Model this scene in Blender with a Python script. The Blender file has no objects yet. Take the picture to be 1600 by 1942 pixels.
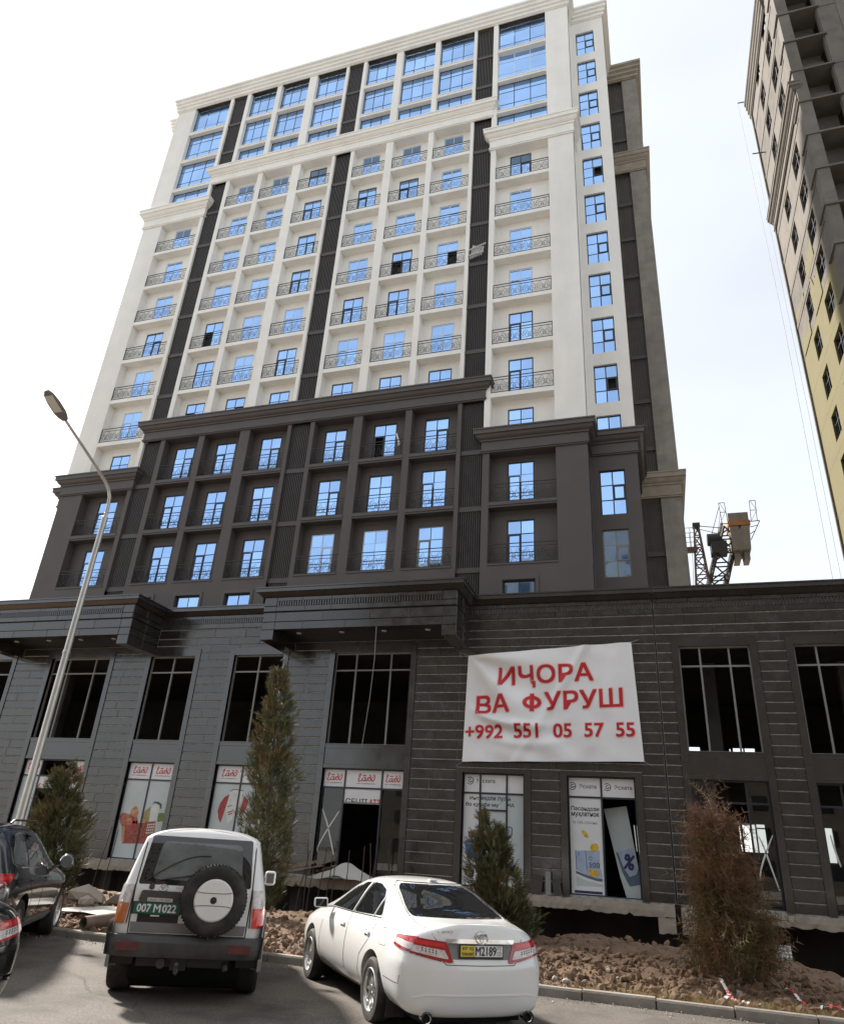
import bpy, bmesh, math, random
import numpy as np
from mathutils import Vector, Matrix, Quaternion
from mathutils.bvhtree import BVHTree
random.seed(7)
rnd = np.random.default_rng(11)
SC = bpy.context.scene
COL = SC.collection
PI = math.pi

# ------------------------------------------------------------------ camera
yaw, pitch, roll = math.radians(-18.81253611), math.radians(25.34514328), math.radians(3.73905497)
fwd = Vector((math.sin(yaw)*math.cos(pitch), math.cos(yaw)*math.cos(pitch), math.sin(pitch)))
rgt = Vector((math.cos(yaw), -math.sin(yaw), 0))
upv = rgt.cross(fwd)
r2 = math.cos(roll)*rgt + math.sin(roll)*upv
u2 = -math.sin(roll)*rgt + math.cos(roll)*upv
EYE = 1.78
cam_d = bpy.data.cameras.new('camera')
cam = bpy.data.objects.new('camera', cam_d)
COL.objects.link(cam)
cam_d.sensor_fit = 'VERTICAL'
cam_d.sensor_height = 24.0
cam_d.lens = 1350.0/1942.0*24.0
cam_d.clip_start = 0.1
cam_d.clip_end = 3000
cam.matrix_world = Matrix(((r2.x, u2.x, -fwd.x, 0), (r2.y, u2.y, -fwd.y, 0), (r2.z, u2.z, -fwd.z, EYE), (0, 0, 0, 1)))
SC.camera = cam

# ------------------------------------------------------------------ light
SUN_AZ, SUN_EL = math.radians(-63), math.radians(36)   # azimuth from +Y towards +X
sun_dir = Vector((math.sin(SUN_AZ)*math.cos(SUN_EL), math.cos(SUN_AZ)*math.cos(SUN_EL), math.sin(SUN_EL)))
VEIL = 2.34
W = bpy.data.worlds.new('World')
SC.world = W
W.use_nodes = True
wn, wl = W.node_tree.nodes, W.node_tree.links
bg = wn['Background']
sky = wn.new('ShaderNodeTexSky')
sky.sky_type = 'NISHITA'
sky.sun_disc = False
sky.sun_elevation = SUN_EL
sky.sun_rotation = SUN_AZ
sky.altitude = 800
sky.air_density = 1.0
sky.dust_density = 2.5
sky.ozone_density = 1.0
# thin high cloud veil over the whole sky: part of the clear sky's colour plus an even pale layer
sc1 = wn.new('ShaderNodeVectorMath'); sc1.operation = 'SCALE'; sc1.inputs['Scale'].default_value = .21
wl.new(sky.outputs[0], sc1.inputs[0])
tcw = wn.new('ShaderNodeTexCoord')
mpw = wn.new('ShaderNodeMapping'); mpw.inputs['Scale'].default_value = (1.0, 1.0, 2.6)
wl.new(tcw.outputs['Generated'], mpw.inputs[0])
nzw = wn.new('ShaderNodeTexNoise'); nzw.inputs['Scale'].default_value = 1.6; nzw.inputs['Detail'].default_value = 3
wl.new(mpw.outputs[0], nzw.inputs['Vector'])
mrw = wn.new('ShaderNodeMapRange'); mrw.inputs[1].default_value = .3; mrw.inputs[2].default_value = .7; mrw.inputs[3].default_value = .87; mrw.inputs[4].default_value = 1.10
wl.new(nzw.outputs[0], mrw.inputs[0])
sc2 = wn.new('ShaderNodeVectorMath'); sc2.operation = 'SCALE'; sc2.inputs[0].default_value = (VEIL*.985, VEIL*1.0, VEIL*1.0)
wl.new(mrw.outputs[0], sc2.inputs['Scale'])
adw = wn.new('ShaderNodeVectorMath'); adw.operation = 'ADD'
wl.new(sc1.outputs[0], adw.inputs[0]); wl.new(sc2.outputs[0], adw.inputs[1])
wl.new(adw.outputs[0], bg.inputs[0])
bg.inputs[1].default_value = 0.15
sd = bpy.data.lights.new('sun', 'SUN')
sd.energy = 4.2
sd.angle = math.radians(5.0)
sd.color = (1.0, 0.93, 0.84)
sun = bpy.data.objects.new('sun', sd)
COL.objects.link(sun)
sun.rotation_euler = (-sun_dir).to_track_quat('-Z', 'Y').to_euler()
sun.location = (-60, 40, 80)
vs = SC.view_settings
vs.view_transform = 'Standard'
vs.look = 'None'
vs.gamma = 1.0
vs.use_curve_mapping = False
vs.exposure = 1.28

# ------------------------------------------------------------------ helpers
WL = {}          # world location of every object that can be a parent

def wloc(o):
    return WL.get(o.name, Vector((0, 0, 0))) if o else Vector((0, 0, 0))

def tag(o, label=None, cat=None, group=None, kind=None):
    if label: o['label'] = label
    if cat: o['category'] = cat
    if group: o['group'] = group
    if kind: o['kind'] = kind
    return o

def empty(name, loc=(0, 0, 0), label=None, cat=None, group=None, rotz=0.0):
    o = bpy.data.objects.new(name, None)
    COL.objects.link(o)
    o.location = loc
    o.rotation_euler = (0, 0, rotz)
    o.empty_display_size = 0.3
    WL[o.name] = Vector(loc) if rotz == 0 else Vector((0, 0, 0))   # rotated things are built in local space
    return tag(o, label, cat, group)

class MB:
    """collects geometry for ONE mesh"""
    def __init__(s):
        s.v = []; s.f = []; s.m = []; s.cur = 0
    def add(s, vs, fs):
        b = len(s.v)
        s.v.extend([tuple(p) for p in vs])
        s.f.extend([tuple(i+b for i in f) for f in fs])
        s.m.extend([s.cur]*len(fs))
    def quad(s, a, b, c, d):
        s.add([a, b, c, d], [(0, 1, 2, 3)])
    def box(s, x0, x1, y0, y1, z0, z1):
        s.add([(x0, y0, z0), (x1, y0, z0), (x1, y1, z0), (x0, y1, z0), (x0, y0, z1), (x1, y0, z1), (x1, y1, z1), (x0, y1, z1)],
              [(0, 3, 2, 1), (4, 5, 6, 7), (0, 1, 5, 4), (1, 2, 6, 5), (2, 3, 7, 6), (3, 0, 4, 7)])
    def obox(s, c, ax, ay, az):
        """oriented box: centre and three half-axis vectors"""
        c, ax, ay, az = Vector(c), Vector(ax), Vector(ay), Vector(az)
        p = [c-ax-ay-az, c+ax-ay-az, c+ax+ay-az, c-ax+ay-az, c-ax-ay+az, c+ax-ay+az, c+ax+ay+az, c-ax+ay+az]
        s.add(p, [(0, 3, 2, 1), (4, 5, 6, 7), (0, 1, 5, 4), (1, 2, 6, 5), (2, 3, 7, 6), (3, 0, 4, 7)])
    def bar(s, a, b, w, h=None, up=(0, 0, 1)):
        a, b = Vector(a), Vector(b); h = h or w
        d = (b-a); L = d.length; d.normalize()
        u = Vector(up)
        if abs(d.dot(u)) > .98: u = Vector((1, 0, 0))
        sd_ = d.cross(u).normalized(); u = sd_.cross(d)
        s.obox((a+b)/2, d*L/2, sd_*w/2, u*h/2)
    def cone(s, a, b, r0, r1, n=10, caps=True):
        a, b = Vector(a), Vector(b); d = (b-a).normalized()
        u = d.orthogonal().normalized(); w = d.cross(u)
        vs = []
        for p, r in ((a, r0), (b, r1)):
            for i in range(n):
                t = 2*PI*i/n
                vs.append(p + u*(r*math.cos(t)) + w*(r*math.sin(t)))
        fs = [(i, (i+1) % n, n+(i+1) % n, n+i) for i in range(n)]
        if caps: fs += [tuple(range(n-1, -1, -1)), tuple(range(n, 2*n))]
        s.add(vs, fs)
    def tube(s, pts, r, n=6, closed=False):
        pts = [Vector(p) for p in pts]; k = len(pts)
        vs = []
        prev = None
        for i, p in enumerate(pts):
            if closed: d = pts[(i+1) % k]-pts[i-1]
            else: d = pts[min(i+1, k-1)]-pts[max(i-1, 0)]
            d.normalize()
            if prev is None: u = d.orthogonal().normalized()
            else:
                u = prev - d*prev.dot(d)
                u = u.normalized() if u.length > 1e-6 else d.orthogonal().normalized()
            prev = u
            w = d.cross(u)
            rr = r[i] if hasattr(r, '__len__') else r
            for j in range(n):
                t = 2*PI*j/n
                vs.append(p+u*(rr*math.cos(t))+w*(rr*math.sin(t)))
        fs = []
        for i in range(k if closed else k-1):
            a, b = i*n, ((i+1) % k)*n
            for j in range(n):
                fs.append((a+j, a+(j+1) % n, b+(j+1) % n, b+j))
        if not closed: fs += [tuple(range(n-1, -1, -1)), tuple(range((k-1)*n, k*n))]
        s.add(vs, fs)
    def lathe(s, prof, c=(0, 0, 0), axis=(0, 0, 1), n=24):
        """prof: list of (radius, height along axis)"""
        c = Vector(c); ax = Vector(axis).normalized(); u = ax.orthogonal().normalized(); w = ax.cross(u)
        vs = []
        for r, h in prof:
            for j in range(n):
                t = 2*PI*j/n
                vs.append(c+ax*h+u*(r*math.cos(t))+w*(r*math.sin(t)))
        fs = []
        for i in range(len(prof)-1):
            for j in range(n):
                fs.append((i*n+j, i*n+(j+1) % n, (i+1)*n+(j+1) % n, (i+1)*n+j))
        s.add(vs, fs)
    def prism(s, poly, fn0, fn1):
        """poly of 2D points; fn0/fn1 map (u, v) to the two end faces"""
        n = len(poly)
        s.add([fn0(*p) for p in poly]+[fn1(*p) for p in poly],
              [tuple(range(n)), tuple(range(2*n-1, n-1, -1))]+[(i, i+n, (i+1) % n+n, (i+1) % n) for i in range(n)])
    def mesh(s, name, mats, smooth=False, off=(0, 0, 0)):
        me = bpy.data.meshes.new(name)
        if off[0] or off[1] or off[2]:
            a = np.array(s.v, float).reshape(-1, 3)-np.array(off, float)
            vv = a.tolist()
        else: vv = s.v
        me.from_pydata(vv, [], s.f)
        if not isinstance(mats, (list, tuple)): mats = [mats]
        for m in mats: me.materials.append(m)
        if len(mats) > 1: me.polygons.foreach_set('material_index', s.m)
        if smooth:
            me.polygons.foreach_set('use_smooth', [True]*len(me.polygons))
        me.update()
        return me

def fixn(me):
    bm = bmesh.new(); bm.from_mesh(me)
    bmesh.ops.recalc_face_normals(bm, faces=bm.faces)
    bm.to_mesh(me); bm.free()

def put(name, me, parent=None, loc=None, rot=None):
    """link a mesh object; loc is a world position when given"""
    o = bpy.data.objects.new(name, me)
    COL.objects.link(o)
    if parent:
        o.parent = parent
        pw = wloc(parent)
        if loc is not None: o.location = Vector(loc)-pw
    elif loc is not None: o.location = loc
    if rot: o.rotation_euler = rot
    WL[o.name] = Vector(loc) if loc is not None else (wloc(parent) if parent else Vector((0, 0, 0)))
    return o

def part(name, mb, mats, parent=None, smooth=False, recalc=False):
    """build a mesh whose coordinates are in the parent's frame of reference (world for unrotated parents)"""
    pw = wloc(parent) if parent else Vector((0, 0, 0))
    me = mb.mesh(name, mats, smooth, pw)
    if recalc: fixn(me)
    o = bpy.data.objects.new(name, me)
    COL.objects.link(o)
    if parent: o.parent = parent
    WL[o.name] = pw
    return o

def sm_angle(o, deg=35):
    me = o.data
    me.polygons.foreach_set('use_smooth', [True]*len(me.polygons))
    try: me.set_sharp_from_angle(angle=math.radians(deg))
    except Exception: pass

# ------------------------------------------------------------------ materials
MATS = {}
def mk(name, col, rough=.6, metal=0.0, var=.12, scale=3.0, bump=0.0, bscale=40.0, rand=0.0, spec=.5, coat=0.0,
       dirt=None, dirtamt=.0, dirtscale=1.0, streak=False, rvar=0.0, emit=None, trans=0.0, alpha=1.0, sub=None, obj=False, det=5.0):
    m = bpy.data.materials.new(name)
    m.use_nodes = True
    N, L = m.node_tree.nodes, m.node_tree.links
    b = N['Principled BSDF']
    b.inputs['Roughness'].default_value = rough
    b.inputs['Metallic'].default_value = metal
    b.inputs['Specular IOR Level'].default_value = spec
    b.inputs['Coat Weight'].default_value = coat
    b.inputs['Coat Roughness'].default_value = .04 if 'granite' not in name else .12
    b.inputs['Transmission Weight'].default_value = trans
    b.inputs['Alpha'].default_value = alpha
    if obj:
        tc = N.new('ShaderNodeTexCoord'); pos = tc.outputs['Object']
    else:
        g = N.new('ShaderNodeNewGeometry'); pos = g.outputs['Position']
    c = (*col, 1)
    last = None
    if var > 0:
        nz = N.new('ShaderNodeTexNoise'); nz.inputs['Scale'].default_value = scale; nz.inputs['Detail'].default_value = det
        L.new(pos, nz.inputs['Vector'])
        mr = N.new('ShaderNodeMapRange'); mr.inputs[1].default_value = .3; mr.inputs[2].default_value = .7
        mr.inputs[3].default_value = 1-var; mr.inputs[4].default_value = 1+var
        L.new(nz.outputs[0], mr.inputs[0])
        mx = N.new('ShaderNodeVectorMath'); mx.operation = 'SCALE'
        mx.inputs[0].default_value = col
        L.new(mr.outputs[0], mx.inputs['Scale'])
        last = mx.outputs[0]
        if rvar:
            mr2 = N.new('ShaderNodeMapRange'); mr2.inputs[1].default_value = .3; mr2.inputs[2].default_value = .7
            mr2.inputs[3].default_value = max(0, rough-rvar); mr2.inputs[4].default_value = rough+rvar
            L.new(nz.outputs[0], mr2.inputs[0]); L.new(mr2.outputs[0], b.inputs['Roughness'])
    if rand > 0:
        oi = N.new('ShaderNodeObjectInfo')
        mr = N.new('ShaderNodeMapRange'); mr.inputs[3].default_value = 1-rand; mr.inputs[4].default_value = 1+rand
        L.new(oi.outputs['Random'], mr.inputs[0])
        mx = N.new('ShaderNodeVectorMath'); mx.operation = 'SCALE'
        if last: L.new(last, mx.inputs[0])
        else: mx.inputs[0].default_value = col
        L.new(mr.outputs[0], mx.inputs['Scale'])
        last = mx.outputs[0]
    if dirt is not None and dirtamt > 0:
        nz = N.new('ShaderNodeTexNoise'); nz.inputs['Scale'].default_value = dirtscale; nz.inputs['Detail'].default_value = 8; nz.inputs['Roughness'].default_value = .65
        if streak:
            mp = N.new('ShaderNodeMapping'); mp.inputs['Scale'].default_value = (1, 1, .12)
            L.new(pos, mp.inputs[0]); L.new(mp.outputs[0], nz.inputs['Vector'])
        else: L.new(pos, nz.inputs['Vector'])
        mr = N.new('ShaderNodeMapRange'); mr.inputs[1].default_value = .45; mr.inputs[2].default_value = .72
        mr.inputs[3].default_value = 0; mr.inputs[4].default_value = dirtamt
        L.new(nz.outputs[0], mr.inputs[0])
        mix = N.new('ShaderNodeMix'); mix.data_type = 'RGBA'
        L.new(mr.outputs[0], mix.inputs[0])
        if last: L.new(last, mix.inputs[6])
        else: mix.inputs[6].default_value = c
        mix.inputs[7].default_value = (*dirt, 1)
        last = mix.outputs[2]
    if last: L.new(last, b.inputs['Base Color'])
    else: b.inputs['Base Color'].default_value = c
    if bump > 0:
        nz = N.new('ShaderNodeTexNoise'); nz.inputs['Scale'].default_value = bscale; nz.inputs['Detail'].default_value = 6
        L.new(pos, nz.inputs['Vector'])
        bp = N.new('ShaderNodeBump'); bp.inputs['Strength'].default_value = bump; bp.inputs['Distance'].default_value = .02
        L.new(nz.outputs[0], bp.inputs['Height']); L.new(bp.outputs[0], b.inputs['Normal'])
    if emit:
        b.inputs['Emission Color'].default_value = (*emit[0], 1); b.inputs['Emission Strength'].default_value = emit[1]
    MATS[name] = m
    return m

M = MATS
mk('white_stucco', (.84, .828, .785), .85, var=.035, scale=.8, bump=.15, bscale=30, dirt=(.46, .44, .39), dirtamt=.3, dirtscale=.35, streak=True)
mk('white_trim', (.85, .838, .795), .75, var=.03, scale=1.2, bump=.08, bscale=30, dirt=(.44, .42, .37), dirtamt=.25, dirtscale=.5)
mk('dark_stucco', (.078, .067, .063), .62, var=.08, scale=.7, bump=.12, bscale=40, dirt=(.11, .10, .095), dirtamt=.25, dirtscale=.4, streak=True)
mk('dark_trim', (.082, .071, .068), .55, var=.06, scale=1.0, bump=.06, bscale=40)
mk('louvre_metal', (.062, .055, .052), .5, var=.1, scale=2)
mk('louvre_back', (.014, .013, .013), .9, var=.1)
mk('interior_dark', (.02, .019, .018), .95, var=.25, scale=.6)
mk('iron', (.035, .034, .034), .45, metal=.2, var=.15, scale=4)
mk('frame_dark', (.022, .026, .036), .38, var=.05)
mk('frame_film', (.55, .66, .82), .35, var=.08, scale=6)
mk('frame_grey', (.22, .22, .21), .4, var=.1, scale=5)
mk('pane_glass', (.36, .57, .92), .03, metal=1.0, var=.10, scale=.45, rand=.13)
mk('granite', (.023, .0212, .0197), .19, var=.28, scale=2.2, bump=.04, bscale=14, rand=.32, spec=.85, coat=.2, dirt=(.07, .066, .062), dirtamt=.32, dirtscale=1.3, rvar=.09, det=8)
mk('granite_smooth', (.023, .0215, .0205), .17, var=.2, scale=1.5, rand=.12, spec=.95, coat=.2, dirt=(.06, .056, .053), dirtamt=.3, dirtscale=.9, rvar=.06)
mk('grout', (.30, .285, .265), .9, var=.3, scale=6)
mk('soffit_black', (.012, .012, .012), .35, var=.1)
mk('concrete', (.27, .25, .22), .9, var=.18, scale=1.6, bump=.3, bscale=12, dirt=(.17, .145, .12), dirtamt=.6, dirtscale=.8, streak=True)
mk('concrete_pale', (.33, .285, .23), .9, var=.15, scale=2, bump=.25, bscale=14, dirt=(.24, .20, .16), dirtamt=.55, dirtscale=1.1)
# ================================================================== APARTMENT TOWER
YF = 31.0
def zk(k): return 13.97+3.27*k
tower = empty('apartment_tower', (-18.3, YF, 12.0), 'tall white apartment tower with dark lower storeys and rows of small balconies', 'apartment building')
BAYS = [('L', -32.72, -29.38, -31.80, -30.42), ('C', -27.5, -25.1, -27.02, -25.68), ('C', -24.7, -22.25, -24.13, -22.79), ('C', -21.6, -19.1, -21.07, -19.73),
        ('C', -17.38, -14.95, -16.93, -15.58), ('C', -14.42, -11.87, -13.91, -12.55), ('C', -11.5, -8.9, -10.91, -9.53), ('R', -7.13, -3.76, -6.3, -4.92)]
VENTS = [(-29.1, -27.82), (-18.87, -17.65), (-8.68, -7.46)]
PIERS = [('L', -34.4, -32.72), ('L', -29.38, -29.1), ('C', -27.82, -27.5), ('C', -25.1, -24.7), ('C', -22.25, -21.6), ('C', -19.1, -18.87),
         ('C', -17.65, -17.38), ('C', -14.95, -14.42), ('C', -11.87, -11.5), ('C', -8.9, -8.68), ('R', -7.46, -7.13), ('R', -3.76, -2.2)]
Z0, ZTOP = 11.9, 56.47
DK = {'L': (20.35, 21.65), 'R': (20.35, 21.65), 'C': (23.65, 24.95)}     # dark cornices
WH = {'L': (43.1, 44.8), 'R': (43.1, 44.8), 'C': (46.4, 47.87)}         # white cornices

def wall_holes(mb, x0, x1, z0, z1, y, th, holes):
    xs = sorted(set([x0, x1]+[h[0] for h in holes]+[h[1] for h in holes]))
    zs = sorted(set([z0, z1]+[h[2] for h in holes]+[h[3] for h in holes]))
    for i in range(len(xs)-1):
        for j in range(len(zs)-1):
            cx, cz = (xs[i]+xs[i+1])/2, (zs[j]+zs[j+1])/2
            if any(h[0] < cx < h[1] and h[2] < cz < h[3] for h in holes): continue
            mb.quad((xs[i], y, zs[j]), (xs[i+1], y, zs[j]), (xs[i+1], y, zs[j+1]), (xs[i], y, zs[j+1]))
    for a, b, c, d in holes:
        mb.quad((a, y, c), (b, y, c), (b, y+th, c), (a, y+th, c))
        mb.quad((a, y, d), (a, y+th, d), (b, y+th, d), (b, y, d))
        mb.quad((a, y, c), (a, y+th, c), (a, y+th, d), (a, y, d))
        mb.quad((b, y, c), (b, y, d), (b, y+th, d), (b, y+th, c))

def cornice(mb, path, prof):
    """path: plan points with the outside on the right of travel reversed (left-to-right seen from the road); prof: (projection, z)"""
    n = len(path); offs = []
    for i in range(n):
        p = Vector(path[i])
        ns = []
        if i > 0:
            d = (p-Vector(path[i-1])).normalized(); ns.append(Vector((d.y, -d.x)))
        if i < n-1:
            d = (Vector(path[i+1])-p).normalized(); ns.append(Vector((d.y, -d.x)))
        if len(ns) == 1: offs.append(ns[0])
        else:
            m_ = (ns[0]+ns[1]); m_ = m_/max(1e-6, m_.dot(ns[0])); offs.append(m_)
    k = len(prof)
    vs = []
    for i in range(n):
        for pr, z in prof:
            vs.append((path[i][0]+offs[i].x*pr, path[i][1]+offs[i].y*pr, z))
    fs = []
    for i in range(n-1):
        for j in range(k-1):
            fs.append((i*k+j, (i+1)*k+j, (i+1)*k+j+1, i*k+j+1))
    fs.append(tuple(range(k-1, -1, -1))); fs.append(tuple((n-1)*k+j for j in range(k)))
    mb.add(vs, fs)

def cprof(z0, z1, s=1.0):
    h = z1-z0
    return [(-.02, z0), (.07*s, z0), (.07*s, z0+.05*h), (.12*s, z0+.06*h), (.12*s, z0+.10*h), (.07*s, z0+.12*h), (.07*s, z0+.48*h), (.14*s, z0+.50*h), (.14*s, z0+.57*h),
            (.20*s, z0+.59*h), (.27*s, z0+.64*h), (.34*s, z0+.74*h), (.42*s, z0+.76*h), (.42*s, z0+.93*h), (.46*s, z0+.94*h), (.46*s, z1), (-.02, z1)]

def rprof(z0, z1):
    h = (z1-z0)/4; out = [(-.02, z0)]
    for i in range(4):
        a = .05+.085*i
        out += [(a, z0+i*h), (a, z0+(i+.12)*h), (a+.10, z0+(i+.30)*h), (a+.10, z0+(i+.80)*h), (a+.02, z0+(i+.86)*h), (a+.02, z0+(i+.99)*h)]
    out += [(.30, z1), (-.02, z1)]
    return out

# core, body walls
mb = MB()
mb.box(-34.3, -2.3, YF+1.0, 45, Z0, 56.4)
mb.box(-35.8, 0.0, 32.75, 45, Z0, 56.4)
part('dark_interior', mb, M['interior_dark'], tower)
mb = MB()
mb.box(-35.9, 2.1, 37.6, 46, Z0, 56.5)
part('rear_body', mb, M['concrete'], tower)
# sides of the front block and of the stair strips
for mt_, z0, z1 in (('dark_stucco', Z0, 20.9), ('white_stucco', 20.9, ZTOP)):
    b_ = MB()
    b_.quad((-2.2, YF+.3, z0), (-2.2, 32.4, z0), (-2.2, 32.4, z1), (-2.2, YF+.3, z1))
    part('side_wall', b_, M[mt_], tower)
    b_ = MB()
    b_.quad((-34.4, 32.4, z0), (-34.4, YF+.3, z0), (-34.4, YF+.3, z1), (-34.4, 32.4, z1))
    b_.quad((-35.9, 32.4, z0), (-34.4, 32.4, z0), (-34.4, 32.4, z1), (-35.9, 32.4, z1))
    b_.quad((-35.9, 37.6, z0), (-35.9, 32.4, z0), (-35.9, 32.4, z1), (-35.9, 37.6, z1))
    part('side_wall', b_, M[mt_], tower)

mb = MB(); mb.quad((0.1, 32.65, Z0), (0.1, 37.6, Z0), (0.1, 37.6, ZTOP), (0.1, 32.65, ZTOP))
part('side_wall', mb, M['concrete_pale'], tower)['label'] = 'bare concrete side wall of the stair strip'

# ---- windows: frames share meshes, panes are collected and the largest become objects
PANES = []     # (distance, mesh, world loc, rot, parent)
_fm = {}
def win_mesh(key, w, h, cols, rows, mat, bar=.05, out=.065, sash=None):
    """frame mesh centred on x, from z=0 up, front face at y=0 (depth .07); returns (mesh, list of pane rects)"""
    if key in _fm: return _fm[key]
    b = MB(); D = .07
    b.box(-w/2, w/2, 0, D, 0, out); b.box(-w/2, w/2, 0, D, h-out, h)
    b.box(-w/2, -w/2+out, 0, D, out, h-out); b.box(w/2-out, w/2, 0, D, out, h-out)
    xs = [-w/2+out]+[-w/2+w*c for c in cols]+[w/2-out]
    zs = [out]+[h*r for r in rows]+[h-out]
    for c in cols: b.box(-w/2+w*c-bar/2, -w/2+w*c+bar/2, .002, D-.002, out, h-out)
    for r in rows:
        for i in range(len(xs)-1):
            b.box(xs[i]+(bar/2 if i else 0), xs[i+1]-(bar/2 if i < len(xs)-2 else 0), .004, D-.004, h*r-bar/2, h*r+bar/2)
    if sash is not None:
        i, j = sash
        a0, a1, c0, c1 = xs[i]+(bar/2 if i else 0), xs[i+1]-(bar/2 if i < len(xs)-2 else 0), zs[j]+(bar/2 if j else 0), zs[j+1]-(bar/2 if j < len(zs)-2 else 0)
        t = .06
        b.box(a0, a1, -.02, D-.02, c0, c0+t); b.box(a0, a1, -.02, D-.02, c1-t, c1)
        b.box(a0, a0+t, -.02, D-.02, c0+t, c1-t); b.box(a1-t, a1, -.02, D-.02, c0+t, c1-t)
    rects = []
    for j in range(len(zs)-1):
        for i in range(len(xs)-1):
            rects.append((i, j, xs[i], xs[i+1], zs[j], zs[j+1]))
    me = b.mesh('window', mat)
    _fm[key] = (me, rects)
    return _fm[key]
_pm = {}
def pane_mesh(w, h):
    k = (round(w, 2), round(h, 2))
    if k not in _pm:
        b = MB(); b.box(-w/2, w/2, -.006, .006, -h/2, h/2); _pm[k] = b.mesh('pane', M['pane_glass'])
    return _pm[k]
def place_window(parent, key, x, y, z, w, h, cols, rows, mat, sash=None, missing=(), bar=.05, out=.065, label=None):
    me, rects = win_mesh(key, w, h, cols, rows, M[mat], bar, out, sash)
    o = put('window', me, parent, (x, y, z))
    if label: o['label'] = label
    tx, tz = random.gauss(0, .008), random.gauss(0, .006)
    for i, j, a, b, c, d in rects:
        if (i, j) in missing: continue
        L = Vector((x+(a+b)/2, y+.016, z+(c+d)/2))
        dist = (L-Vector((0, 0, EYE))).length/math.sqrt(max(.05, (b-a)*(d-c)))
        PANES.append((dist, pane_mesh(b-a-.004, d-c-.004), L, (tx+random.gauss(0, .0012), 0, tz+random.gauss(0, .004)), o))
    return o

# ---- balconies
def scroll(b, x0, x1, z0, z1, y, flip):
    """ornamental scroll-work of one railing cell"""
    w, h = x1-x0, z1-z0
    def P(u, v): return (x0+w*(1-u if flip else u), y, z0+h*v)
    for cx, cy, r, turns, ph in ((.30, .62, .24, 1.35, 2.6), (.72, .36, .26, 1.4, -.5)):
        pts = []
        for i in range(15):
            t = i/14; a = ph+turns*2*PI*t; rr = r*(1-.8*t)
            pts.append(P(cx+rr*math.cos(a)*h/w*1.0, cy+rr*math.sin(a)*1.35))
        b.tube(pts, .0085, 3)
    pts = [P(u, .5+.46*math.sin(PI*(u*1.6-.35))) for u in np.linspace(.02, .98, 9)]
    b.tube(pts, .0085, 3)
    pts = [P(u, .12+.5*(u-.5)**2*3) for u in np.linspace(.05, .95, 6)]
    b.tube(pts, .0075, 3)
_rail = {}
def rail_mesh(w):
    k = round(w, 2)
    if k not in _rail:
        b = MB()
        b.box(-w/2, w/2, -.02, .02, 1.00, 1.035)
        b.box(-w/2, w/2, -.014, .014, .83, .855)
        b.box(-w/2, w/2, -.014, .014, .05, .075)
        b.box(-w/2, -w/2+.03, -.015, .015, 0, 1.0); b.box(w/2-.03, w/2, -.015, .015, 0, 1.0)
        n = max(3, int(round(w/.42)))
        for i in range(n):
            a = -w/2+.03+(w-.06)*i/n
            scroll(b, a, a+(w-.06)/n, .08, .825, 0, i % 2)
        _rail[k] = b.mesh('balcony_railing', M['iron'])
    return _rail[k]

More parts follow.
